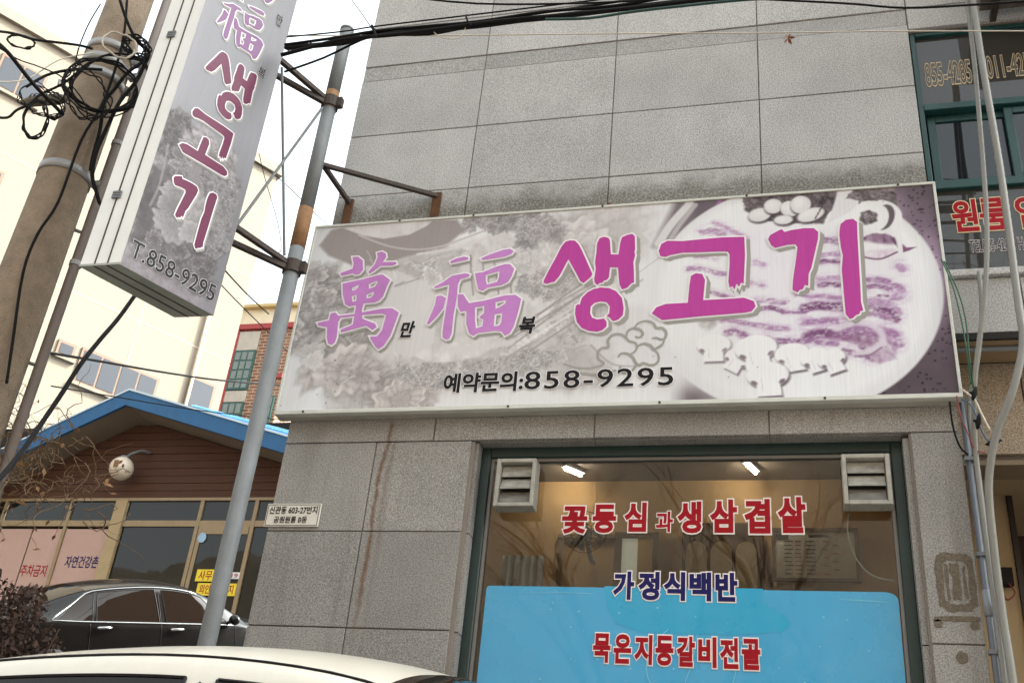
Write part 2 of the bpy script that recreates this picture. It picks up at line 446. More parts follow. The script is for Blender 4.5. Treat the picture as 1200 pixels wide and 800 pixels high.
for j in range(6):
    panel(-2.835, -2.27, R_LO[j], R_LO[j + 1], m=M_granite_low); panel(-2.27, -1.707, R_LO[j], R_LO[j + 1], m=M_granite_low)
for a, b in ((0.6, 1.05), (1.05, 1.6), (1.6, 2.12), (2.12, 2.649), (2.649, 3.704)): panel(0.581, 0.815, a, b, m=M_granite_low)
for a, b in ((-1.707, -0.95), (-0.95, -0.2), (-0.2, 0.581)): panel(a, b, 1.05, 1.6); panel(a, b, 0.6, 1.05)
# reveals of the shop window
for j in range(2, 6): MB().box((-1.707, 0.032, R_LO[j] + .003), (-1.672, 0.135, R_LO[j + 1] - .003)).build('granite_panel', M_granite_low, B)
for a, b in ((1.6, 2.649), (2.649, 3.69)): MB().box((0.546, 0.032, a + .003), (0.581, 0.135, b - .003)).build('granite_panel', M_granite_low, B)
for a, b in ((-1.672, -1.024), (-1.024, -0.104), (-0.104, 0.546)): MB().box((a + .003, 0.032, 3.703), (b - .003, 0.135, 3.711)).build('granite_panel', M_granite_low, B)
# bay on the right, above the stair entrance
C_BAY = [0.812, 1.205, 2.1, 3.0, 4.2]
for i in range(4):
    panel(C_BAY[i] + (0.02 if i == 0 else 0), C_BAY[i + 1], 4.262, 4.60)
for a, b in zip([0.812, 1.72, 2.63, 3.54], [1.72, 2.63, 3.54, 4.2]):
    for z0, z1 in zip([6.46] + R_UP[7:-1], R_UP[7:]): panel(a, b, z0, z1)
MB().box((0.83, -0.03, 4.602), (4.2, 0.15, 4.645)).build('sill', M_granite, B, bevel=0.004)
MB().box((0.82, 0.0, 4.225), (4.2, 0.02, 4.258)).build('drip_edge', M_dark, B)
MB().box((0.82, 0.022, 4.232), (4.2, 0.27, 4.262)).build('soffit', mat('cream_soffit', rgb(150, 128, 98), 0.8, var=0.15), B)
MB().tube([(0.83, 0.09, 4.215), (4.2, 0.09, 4.215)], 0.014, 8).build('conduit', M_gray, B)
for a, b in zip([0.83, 1.19, 1.75, 2.4, 3.2], [1.19, 1.75, 2.4, 3.2, 4.2]):
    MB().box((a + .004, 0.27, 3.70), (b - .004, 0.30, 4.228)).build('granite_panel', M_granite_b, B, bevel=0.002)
MB().box((0.83, 0.302, 3.66), (4.2, 0.42, 4.23)).build('lintel', M_joint, B)
MB().box((0.83, 0.26, 3.635), (4.2, 0.45, 3.66)).build('lintel_trim', mat('lintel_trim', rgb(120, 104, 84), 0.8), B)
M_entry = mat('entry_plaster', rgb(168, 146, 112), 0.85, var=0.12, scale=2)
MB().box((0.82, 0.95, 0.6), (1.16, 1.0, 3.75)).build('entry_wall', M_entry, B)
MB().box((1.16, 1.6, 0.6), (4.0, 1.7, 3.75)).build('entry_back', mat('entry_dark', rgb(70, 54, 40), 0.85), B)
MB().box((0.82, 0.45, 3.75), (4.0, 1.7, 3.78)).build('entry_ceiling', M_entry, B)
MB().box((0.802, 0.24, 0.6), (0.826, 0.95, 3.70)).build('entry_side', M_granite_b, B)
MB().box((1.162, 0.93, 0.6), (1.19, 1.02, 3.74)).build('door_frame', mat('door_frame_dark', rgb(44, 34, 30), 0.5), B)

# shop window: frame, pane, film and lettering are parts of it
WY = 0.13
win = MB()
F0, F1, FT, FB = -1.672, 0.546, 3.703, 1.6
win.box((F0, 0.10, FB), (F0 + 0.055, 0.17, FT)); win.box((F1 - 0.055, 0.10, FB), (F1, 0.17, FT))
win.box((F0 + 0.055, 0.10, FT - 0.06), (F1 - 0.055, 0.17, FT)); win.box((F0 + 0.055, 0.10, FB), (F1 - 0.055, 0.17, FB + 0.07))
WIN = win.build('window', M_dgreen, B, bevel=0.004)
fr = MB()
for a, b in (((F0 + .056, .118, FB + .071), (F0 + .072, .16, FT - .061)), ((F1 - .072, .118, FB + .071), (F1 - .056, .16, FT - .061)), ((F0 + .073, .118, FT - .078), (F1 - .073, .16, FT - .061))): fr.box(a, b)
fr.build('inner_bead', mat('bead_grey', rgb(112, 108, 104), 0.5), WIN)
MB().box((F0 + .06, 0.132, FB + .07), (F1 - .06, 0.137, FT - .062)).build('window_pane', M_glass, WIN)
WF = ((0, 0.1315, 0), (1, 0, 0), (0, 0, 1), (0, -1, 0))
def film_outline(x0, x1, z0, z1, r=0.06, n=6):
    pts = [(x0, z0), (x1, z0)]
    pts += [(x1 - r + r * math.cos(a), z1 - r * .7 + r * .7 * math.sin(a)) for a in [i * math.pi / 2 / n for i in range(n + 1)]]
    pts += [(x0 + .02 - .02 * math.sin(a), z1 - .02 + .02 * math.cos(a)) for a in [i * math.pi / 2 / 3 for i in range(4)]]
    return pts
lay('window_film', poly_mesh([[film_outline(-1.575, 0.468, 1.7, 2.925)]]), WF, M_film, WIN, 0.001)
M_film_pale = mat('film_painted_glint', rgb(122, 188, 214), 0.35, var=0.1, spec=0.3)  # pale blue shared by the painted reflection streaks and the blisters
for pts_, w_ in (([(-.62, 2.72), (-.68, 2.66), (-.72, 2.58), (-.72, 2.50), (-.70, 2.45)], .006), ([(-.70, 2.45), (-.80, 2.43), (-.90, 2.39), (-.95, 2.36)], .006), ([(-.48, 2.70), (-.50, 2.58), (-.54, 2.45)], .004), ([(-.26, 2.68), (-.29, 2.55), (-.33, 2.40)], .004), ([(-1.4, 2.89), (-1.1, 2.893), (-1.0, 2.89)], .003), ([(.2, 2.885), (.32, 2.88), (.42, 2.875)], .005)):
    lay('film_painted_glint', stroke(pts_, w_), WF, M_film_pale, WIN, 0.0032)  # reflections on the film, painted as flat pale strokes
lay('film_blister', join([([(x + r * math.cos(i * 1.047), z + r * .8 * math.sin(i * 1.047), 0) for i in range(6)], [tuple(range(6))]) for x, z, r in [(random.uniform(-1.5, .4), random.uniform(2.45, 2.88), random.uniform(.003, .007)) for _ in range(26)]]), WF, M_film_pale, WIN, 0.0028)['kind'] = 'stuff'
patch = [(-0.95, 2.932), (-0.16, 2.932), (-0.165, 2.86), (-.06, 2.80), (-.03, 2.76), (-.08, 2.72), (-.30, 2.70), (-.75, 2.70), (-.88, 2.74), (-.93, 2.82)]
lay('film_patch', poly_mesh([[patch[::-1]]]), WF, M_film2, WIN, 0.0022)
def window_line(body, x0, x1, z0, z1, m, bold=0.046):
    put_text('lettering', body, (x0, x1, z0, z1), WF, m, WIN, bold, 0.042, M_winwhite, 0.006)
window_line('꽃', -1.195, -1.058, 3.210, 3.365, M_red); window_line('등', -1.030, -0.905, 3.215, 3.375, M_red)
window_line('심', -0.862, -0.745, 3.222, 3.385, M_red); window_line('과', -0.695, -0.607, 3.222, 3.335, M_red, 0.036)
window_line('생', -0.585, -0.460, 3.215, 3.390, M_red); window_line('삼', -0.418, -0.280, 3.218, 3.400, M_red)
window_line('겹', -0.245, -0.115, 3.215, 3.402, M_red); window_line('살', -0.078, 0.060, 3.218, 3.412, M_red)
for k, ch in enumerate('가정식백반'):
    x = -0.905 + k * 0.1285; window_line(ch, x, x + 0.108, 2.862, 3.010, M_navy)
for k, ch in enumerate('묵은지등갈비전골'):
    x = -0.992 + k * 0.1035; window_line(ch, x, x + 0.088, 2.545 - k * 0.0015, 2.690 - k * 0.001, M_red, 0.044)

# bay window unit
def bars(mb, rects, y0, y1):
    for x0, x1, z0, z1 in rects: mb.box((x0, y0, z0), (x1, y1, z1))
    return mb
BW = bars(MB(), [(0.818, 0.848, 4.648, 6.452), (0.85, 4.15, 6.425, 6.452), (0.85, 4.15, 5.822, 5.868), (0.85, 4.15, 5.235, 5.288), (0.85, 4.15, 4.648, 4.664),
                (2.2, 2.24, 4.666, 5.233), (2.2, 2.24, 5.87, 6.423), (3.3, 3.34, 4.666, 6.423)], 0.03, 0.10).build('bay_window', M_teal, B, bevel=0.003)
for x0, x1, z0, z1, y, m in ((0.85, 4.15, 5.87, 6.424, 0.06, M_bayglass), (0.85, 4.15, 4.665, 5.234, 0.06, M_bayglass)):
    MB().box((x0, y, z0), (x1, y + 0.006, z1)).build('bay_pane', m, BW)
for x0, y in ((0.865, 0.085), (1.285, 0.055), (1.74, 0.085)):
    sash = bars(MB(), [(x0, x0 + .045, 5.30, 5.815), (x0 + .43, x0 + .475, 5.30, 5.815), (x0 + .046, x0 + .429, 5.77, 5.815), (x0 + .046, x0 + .429, 5.30, 5.335)], y, y + 0.028).build('sash', M_teal, BW, bevel=0.002)
    MB().box((x0 + .045, y + .012, 5.335), (x0 + .43, y + .016, 5.77)).build('sash_pane', M_bayglass2, sash)
MB().box((0.83, 0.125, 4.65), (4.15, 0.15, 6.45)).build('dark_backing', M_dark, BW)
BF = ((0, 0.06, 0), (1, 0, 0), (0, 0, 1), (0, -1, 0))
M_gold = mat('cream_lettering', rgb(206, 186, 150), 0.5); M_tel = mat('dark_lettering', rgb(30, 30, 40), 0.5)
for body, bx in (('855-4285', (0.885, 1.145, 6.03, 6.215)), ('011-425-', (1.232, 1.50, 6.05, 6.225))):
    o = put_text('lettering', body, bx, BF, mat('glass_grey_fill', rgb(84, 80, 74), 0.5), BW, 0.012, 0.03, M_gold, 0.004)
for ch, x in (('원', 0.925), ('룸', 1.07), ('임', 1.255)):
    put_text('lettering', ch, (x, x + 0.135, 4.945, 5.165), BF, M_red, BW, 0.03, 0.03, M_gold, 0.004)
put_text('lettering', 'TEL855-4285', (0.995, 1.215, 4.805, 4.885), BF, M_tel, BW, 0.012, 0.03, M_winwhite, 0.004)
put_text('lettering', 'H.P', (1.24, 1.30, 4.805, 4.885), BF, M_tel, BW, 0.012, 0.03, M_winwhite, 0.004)

# interior of the restaurant, seen through the pane
RM = MB().box((-2.58, 2.0, 0.9), (0.79, 2.06, 4.3))
M_in = mat('room_wallpaper', rgb(206, 156, 98), 0.8, var=0.06)
RM.build('interior_back_wall', M_in, B)
MB().box((-2.6, 0.26, 0.9), (-2.57, 2.0, 4.3)).build('interior_side_wall', M_in, B)
MB().box((0.76, 0.26, 0.9), (0.79, 2.0, 4.3)).build('interior_side_wall', M_in, B)
MB().box((-2.57, 0.24, 4.3), (0.76, 2.0, 4.33)).build('interior_ceiling', mat('room_ceiling', rgb(120, 98, 78), 0.85, var=0.05), B)
MB().box((-2.57, 0.24, 0.9), (0.76, 2.0, 0.95)).build('interior_floor', mat('room_floor', rgb(90, 70, 50), 0.6), B)
M_wood = mat('brown_wood', rgb(104, 66, 38), 0.5, var=0.2, scale=4, stretch=(6, 6, 0.6))
# doorway in the back wall
dw = MB(); dw.box((-1.22, 1.96, 2.4), (-1.17, 1.995, 3.90)); dw.box((-0.955, 1.96, 2.4), (-0.915, 1.995, 3.90)); dw.box((-1.17, 1.96, 3.86), (-0.955, 1.995, 3.90))
DW = dw.build('interior_door', M_wood, B)
MB().box((-1.168, 1.975, 2.4), (-1.06, 1.994, 3.858)).build('door_pane', mat('door_glow_glass', rgb(232, 222, 204), 0.4, emit=0.06), DW)  # slight emission stands in for daylight behind the pane
MB().box((-1.058, 1.97, 2.4), (-0.957, 1.99, 3.858)).build('door_leaf', mat('door_yellow_wood', rgb(226, 178, 100), 0.5, var=0.1), DW)
ps = MB(); ps.box((-1.62, 1.975, 2.4), (-1.59, 1.996, 3.86)); ps.box((-1.63, 1.965, 3.86), (-1.16, 1.995, 3.885)); ps.build('wall_trim', mat('trim_brown', rgb(150, 116, 78), 0.6), B)

# things inside the restaurant ----------------------------------------------
cab = empty('wooden_cabinet', 'brown wooden cabinet with arched cream doors behind the shop window', 'cabinet', (-0.47, 1.96, 2.0))
MB().box((-0.27, -0.10, 0.0), (0.27, 0.0, 1.93)).build('cabinet_body', M_wood, cab)
for k in range(3):
    x0 = -0.245 + k * 0.165
    arch = [(x0, 0.3), (x0 + .14, 0.3), (x0 + .14, 1.72)] + [(x0 + .07 + .07 * math.cos(a), 1.72 + .08 * math.sin(a)) for a in [i * math.pi / 8 for i in range(1, 8)]] + [(x0, 1.72)]
    lay('arched_door', poly_mesh([[arch]]), ((0, -0.102, 0), (1, 0, 0), (0, 0, 1), (0, -1, 0)), mat('cabinet_cream', rgb(214, 178, 130), 0.5, var=0.1), cab, 0.002)
brd = empty('menu_board', 'framed menu board on the back wall inside the restaurant', 'menu board', (0.13, 1.97, 3.56))
fm = MB()
for a, b in (((-.28, -.02, 0), (.28, 0, .025)), ((-.28, -.02, .345), (.28, 0, .37)), ((-.28, -.02, .026), (-.255, 0, .344)), ((.255, -.02, .026), (.28, 0, .344))): fm.box(a, b)
fm.build('frame', M_wood, brd)
MB().box((-.255, -.01, .025), (.255, -.001, .345)).build('board', mat('menu_face', rgb(216, 200, 176), 0.5, var=0.08), brd)
MFr = ((0, -0.0105, 0), (1, 0, 0), (0, 0, 1), (0, -1, 0))
M_menu = mat('menu_ink', rgb(60, 44, 38), 0.6); M_menur = mat('menu_red_ink', rgb(150, 60, 50), 0.6)
lay('menu_lettering', join([rect(-.04, .10, .305, .325)] + [rect(-.20, -.16 + .02 * random.random(), z, z + .008) for z in np.arange(.05, .28, .028)] + [rect(-.06, .0, z, z + .008) for z in np.arange(.05, .28, .028)] + [rect(-.25, -.17, .29, .335)]), MFr, M_menu, brd, 0.001)
lay('menu_prices', join([rect(-.13, -.09, z, z + .008) for z in np.arange(.05, .28, .028)] + [rect(.05 + .06 * (k % 2), .09 + .06 * (k % 2), z, z + .008) for k, z in enumerate(np.arange(.05, .28, .028))]), MFr, M_menur, brd, 0.001)
fan = empty('wall_fan', 'round wall fan hanging inside the shop window near the doorway', 'fan', (-1.40, 1.98, 3.84))
MB().tube([(0.03, 0, -.16), (0.03, -.08, -.16), (0.0, -.14, -.02)], 0.018, 8).build('bracket', M_gray, fan, True)
MB().lathe([(0.0, -.22), (.035, -.22), (.045, -.16), (.03, -.10), (0, -.10)], 16, 'y').build('motor', M_gray, fan, True)
cg = MB()
for rr in (.05, .10, .15): cg.tube([(rr * math.cos(a), -.21 + .03 * (rr / .15), rr * math.sin(a)) for a in [i * math.pi / 12 for i in range(25)]], .0025, 5)
for i in range(18): cg.tube([(.03 * math.cos(i * .349), -.21, .03 * math.sin(i * .349)), (.15 * math.cos(i * .349), -.18, .15 * math.sin(i * .349))], .0015, 4)
cg.build('cage', M_dark, fan)
for k in range(3):
    a = k * 2.094; bl = MB()
    bl.hexa([(.03 * math.cos(a), -.185, .03 * math.sin(a)), (.13 * math.cos(a - .4), -.18, .13 * math.sin(a - .4)), (.135 * math.cos(a + .5), -.15, .135 * math.sin(a + .5))],
            [(.03 * math.cos(a), -.182, .03 * math.sin(a)), (.13 * math.cos(a - .4), -.177, .13 * math.sin(a - .4)), (.135 * math.cos(a + .5), -.147, .135 * math.sin(a + .5))]).build('blade', mat('fan_blade', rgb(110, 100, 92), 0.4), fan)
lamp_m = mat('lamp_tube', (1.0, 0.95, 0.88, 1), 0.4, emit=26.0)
for x, y, rz, lb in ((-1.50, 1.74, 0.9, 'lit ceiling lamp behind the left half of the shop window'), (-0.265, 1.72, 1.2, 'lit ceiling lamp behind the right half of the shop window')):
    lp = empty('ceiling_lamp', lb, 'lamp', (x, y, 4.30), rz, 'lit lamps on the restaurant ceiling')
    MB().box((-.09, -.025, -.025), (.09, .025, -.001)).build('housing', M_white, lp)
    MB().tube([(-.075, 0, -.038), (.075, 0, -.038)], 0.010, 8).build('tube', lamp_m, lp, True)
cu = MB(); n = 18
for i in range(n): pass
cv = [(-2.0 + .30 * i / n, 1.90 + .018 * math.sin(i * 1.9), 0) for i in range(n + 1)]
cu.v = [(x, y, 2.3) for x, y, _ in cv] + [(x, y, 3.70) for x, y, _ in cv]; cu.f = [(i, i + 1, n + 2 + i, n + 1 + i) for i in range(n)]
tag(cu.build('side_curtain', mat('pale_curtain', rgb(206, 204, 190), 0.8, var=0.08), None, True), 'pale curtain hanging at the left end inside the shop window', 'curtain')
bt = MB().lathe([(0, 0), (.02, 0), (.022, .02), (.022, .06), (.010, .085), (.010, .10), (0, .10)], 14, 'z', (-1.47, 0.30, 2.92))
bt.add(*[[( -1.56, .24, 2.90), (-1.36, .24, 2.90), (-1.36, .38, 2.90), (-1.56, .38, 2.90), (-1.56, .24, 2.92), (-1.36, .24, 2.92), (-1.36, .38, 2.92), (-1.56, .38, 2.92)], [(0, 3, 2, 1), (4, 5, 6, 7), (0, 1, 5, 4), (1, 2, 6, 5), (2, 3, 7, 6), (3, 0, 4, 7)]])
tag(bt.build('sauce_bottle', M_wood, None, True), 'small brown bottle on a ledge at the left end of the window', 'bottle')
tag(MB().tube(catmull([(0.27, .17, 3.34), (0.26, .19, 3.25), (0.29, .2, 3.12), (0.36, .2, 3.03), (0.46, .19, 3.00)], 6), 0.004, 6).build('lamp_cord', M_white, None, True), 'thin pale cord hanging under the right louvred vent', 'cord')

# louvred vents set into the top corners of the window
def vent(x0, x1, z0, z1, label, tilt):
    v = empty('vent_cover', label, 'vent', (x0, 0.118, z0), 0, 'louvred vents in the window corners')
    W, H = x1 - x0, z1 - z0; mh = mat('vent_enamel', rgb(156, 152, 142), 0.55, var=0.3, scale=18)
    hb = MB(); d = -0.10
    for a, b in (((0, d, 0), (.022, 0, H)), ((W - .022, d, 0), (W, 0, H)), ((.022, d, 0), (W - .022, 0, .022)), ((.022, d, H - .022), (W - .022, 0, H))): hb.box(a, b)
    hb.build('housing', mh, v, bevel=0.003)
    MB().box((.022, -.012, .022), (W - .022, -.008, H - .022)).build('back_plate', mat('vent_grime', rgb(70, 66, 60), 0.8, var=0.3), v)
    hs = (H - .05) / 3
    for k in range(3):
        z = .025 + k * hs; t = tilt[k]
        MB().hexa([(.026, d + .03 - t, z + .003), (W - .026, d + .03 - t, z + .003), (W - .026, d + .045, z + hs - .004), (.026, d + .045, z + hs - .004)],
                  [(.026, d + .036 - t, z + .003), (W - .026, d + .036 - t, z + .003), (W - .026, d + .051, z + hs - .004), (.026, d + .051, z + hs - .004)]).build('slat', mat('vent_slat_%d' % (k if k < 2 else 1), rgb(*((112, 108, 100), (150, 146, 136))[min(k, 1)]), 0.6, var=0.55, scale=11, stretch=(1, 1, 3)), v)
vent(-1.555, -1.335, 3.325, 3.60, 'grimy white louvred vent in the top left window corner', (.016, .022, .004))
vent(0.245, 0.475, 3.330, 3.60, 'grimy white louvred vent in the top right window corner', (.012, .02, .006))

# residue of a torn-off plaque on the right pillar
M_glue = mat('old_adhesive', rgb(104, 94, 80), 0.95, var=0.35, scale=60, bump=0.9, bscale=120)
def wob(pts, a=0.006, n=5):
    out = []
    for i in range(len(pts)):
        p, q = pts[i], pts[(i + 1) % len(pts)]
        for j in range(n):
            t = j / n; out.append((p[0] + (q[0] - p[0]) * t + random.uniform(-a, a), p[1] + (q[1] - p[1]) * t + random.uniform(-a, a)))
    return out
def rrect(x0, x1, z0, z1, c): return [(x0 + c, z0), (x1 - c, z0), (x1, z0 + c), (x1, z1 - c), (x1 - c, z1), (x0 + c, z1), (x0, z1 - c), (x0, z0 + c)]
gl = [[wob(rrect(.632, .798, 2.80, 3.075, .03)), wob(rrect(.664, .772, 2.832, 3.042, .02), .004)]]
gl += [[wob([(.70, 2.85), (.735, 2.85), (.742, 2.94), (.73, 3.03), (.69, 3.02), (.70, 2.94)], .007)], [wob([(.672, 2.85), (.684, 2.85), (.686, 3.02), (.67, 3.03)], .003)], [wob([(.75, 2.86), (.764, 2.86), (.762, 3.02), (.75, 3.0)], .004)]]
gl += [[wob([(.60, 2.752), (.80, 2.755), (.805, 2.775), (.605, 2.775)], .003)], [wob([(.62 + .02 * math.cos(a), 2.742 + .02 * math.sin(a)) for a in [i * .785 for i in range(8)]], .002, 2)],
       [wob([(.775 + .022 * math.cos(a), 2.735 + .022 * math.sin(a)) for a in [i * .785 for i in range(8)]], .002, 2)], [wob([(.705 + .027 * math.cos(a), 2.59 + .027 * math.sin(a)) for a in [i * .785 for i in range(8)]], .003, 2)]]
for gk in gl: lay('adhesive_residue', poly_mesh([gk]), ((0, 0, 0), (1, 0, 0), (0, 0, 1), (0, -1, 0)), M_glue, B, 0.003)

# address plate
ap = empty('address_plate', 'small white address plate with black lettering on the left granite pillar', 'plate', (-2.855, -0.012, 3.195))
MB().box((0, 0, 0), (.325, .011, .135)).build('plate', mat('plate_enamel', rgb(208, 202, 190), 0.5, var=0.08, scale=10), ap, bevel=0.002)
pf = ((0, -0.0005, 0), (1, 0, 0), (0, 0, 1), (0, -1, 0))
lay('plate_border', join([rect(.006, .319, .006, .009), rect(.006, .319, .126, .129), rect(.006, .009, .009, .126), rect(.316, .319, .009, .126)]), pf, M_black, ap, 0.0008)
put_text('lettering', '신관동 603-27번지', (.018, .307, .073, .119), pf, M_black, ap, 0.022, lift=0.001)
put_text('lettering', '공원원룸 B동', (.055, .255, .020, .060), pf, M_black, ap, 0.022, lift=0.001)

# ------------------------------------------------------------------ numpy painter for the printed pictures
class Paint:
    def __init__(s, W, H, nx, ny, base, seed):
        s.x = np.linspace(0, W, nx + 1)[None, :].repeat(ny + 1, 0); s.y = np.linspace(0, H, ny + 1)[:, None].repeat(nx + 1, 1)
        s.c = np.ones((ny + 1, nx + 1, 3)) * np.array(base, float); s.rng = np.random.default_rng(seed); s.W, s.H, s.nx, s.ny = W, H, nx, ny
    def noise(s, sx, sy=None, oct=4, ang=0.0, gain=0.55):
        sy = sy or sx; ca, sa = math.cos(ang), math.sin(ang); out = 0; amp = 1; tot = 0
        X, Y = s.x * ca + s.y * sa, -s.x * sa + s.y * ca
        for k in range(oct):
            u = X * sx * 2 ** k + 50; v = Y * sy * 2 ** k + 50
            T = s.rng.random((256, 256)); i = np.floor(u).astype(int); j = np.floor(v).astype(int)
            fu = u - i; fv = v - j; fu = fu * fu * (3 - 2 * fu); fv = fv * fv * (3 - 2 * fv)
            g = lambda a, b: T[(j + b) % 256, (i + a) % 256]
            out = out + amp * ((g(0, 0) * (1 - fu) + g(1, 0) * fu) * (1 - fv) + (g(0, 1) * (1 - fu) + g(1, 1) * fu) * fv)
            tot += amp; amp *= gain
        return out / tot
    def poly(s, pts, soft=0.008, rough=0.0, rs=12):
        P = np.array(pts); x, y = s.x, s.y
        if rough:
            x = x + (s.noise(rs) - .5) * rough * 2; y = y + (s.noise(rs) - .5) * rough * 2
        ins = np.zeros(x.shape, bool); dist = np.full(x.shape, 9.0)
        for i in range(len(P)):
            (x0, y0), (x1, y1) = P[i], P[(i + 1) % len(P)]
            c = ((y0 > y) != (y1 > y)); xi = x0 + (y - y0) * (x1 - x0) / (y1 - y0 if y1 != y0 else 1e-9)
            ins ^= c & (x < xi)
            dx, dy = x1 - x0, y1 - y0; t = np.clip(((x - x0) * dx + (y - y0) * dy) / (dx * dx + dy * dy + 1e-12), 0, 1)
            dist = np.minimum(dist, np.hypot(x - x0 - t * dx, y - y0 - t * dy))
        sd = np.where(ins, dist, -dist)
        return np.clip(sd / soft + .5, 0, 1)
    def ell(s, cx, cy, rx, ry, soft=0.006, ang=0.0):
        ca, sa = math.cos(ang), math.sin(ang); X, Y = s.x - cx, s.y - cy
        X, Y = X * ca + Y * sa, -X * sa + Y * ca
        d = (1 - np.sqrt((X / rx) ** 2 + (Y / ry) ** 2)) * min(rx, ry)
        return np.clip(d / soft + .5, 0, 1)
    def line(s, pts, w, soft=0.004):
        d = np.full(s.x.shape, 9.0); pts = [tuple(p)[:2] for p in catmull([(a, b, 0) for a, b in pts], 6)]
        for (x0, y0), (x1, y1) in zip(pts[:-1], pts[1:]):
            dx, dy = x1 - x0, y1 - y0; t = np.clip(((s.x - x0) * dx + (s.y - y0) * dy) / (dx * dx + dy * dy + 1e-12), 0, 1)
            d = np.minimum(d, np.hypot(s.x - x0 - t * dx, s.y - y0 - t * dy))
        return np.clip((w / 2 - d) / soft + .5, 0, 1)
    def put(s, mask, col, k=1.0):
        c = np.array(col, float) if not (isinstance(col, np.ndarray) and col.ndim == 3) else col
        m = (mask * k)[..., None]; s.c = s.c * (1 - m) + c * m
    def folds(s, mask, lo, hi, sc, ang=0.0, aniso=2.0, sharp=1.6, k=1.0):
        n1 = s.noise(sc, sc / aniso, 4, ang, .6); n2 = s.noise(sc * 2.4, sc * 2.4 / aniso, 3, ang + .5); n3 = s.noise(sc * 5, sc * 4, 2)
        r = 1 - np.abs(2 * ((n1 * 2.6 + n2 * .8) % 1.0) - 1); r = np.clip(.62 * r ** .7 + (n2 - .5) * .9 + (n3 - .5) * .7 + .18, 0, 1) ** (sharp * .7)
        col = np.array(lo, float)[None, None] * (1 - r[..., None]) + np.array(hi, float)[None, None] * r[..., None]
        s.put(mask, col, k)
    def mesh(s, name, frame, m, parent, lift):
        O, A, Bv, Nn = (Vector(q) for q in frame)
        nx, ny = s.nx, s.ny; P = np.zeros(((nx + 1) * (ny + 1), 3))
        P[:] = np.array(O + Nn * lift); P += s.x.reshape(-1, 1) * np.array(A) + s.y.reshape(-1, 1) * np.array(Bv)
        I = np.arange((nx + 1) * (ny + 1)).reshape(ny + 1, nx + 1)
        Q = np.stack([I[:-1, :-1], I[:-1, 1:], I[1:, 1:], I[1:, :-1]], -1).reshape(-1, 4)
        me = bpy.data.meshes.new(name); me.from_pydata(P.tolist(), [], Q.tolist()); me.update()
        at = me.color_attributes.new('print', 'FLOAT_COLOR', 'POINT')
        v = np.clip(s.c, 0, 255) / 255.0; L = np.where(v <= .04045, v / 12.92, ((v + .055) / 1.055) ** 2.4)
        at.data.foreach_set('color', np.concatenate([L.reshape(-1, 3), np.ones(((nx + 1) * (ny + 1), 1))], 1).astype(np.float32).ravel())
        me.materials.append(m); o = bpy.data.objects.new(name, me); COL.objects.link(o); o.parent = parent
        return o
def g(v, warm=0): return (v + warm, v, v + 1)
M_print = print_mat('printed_vinyl')

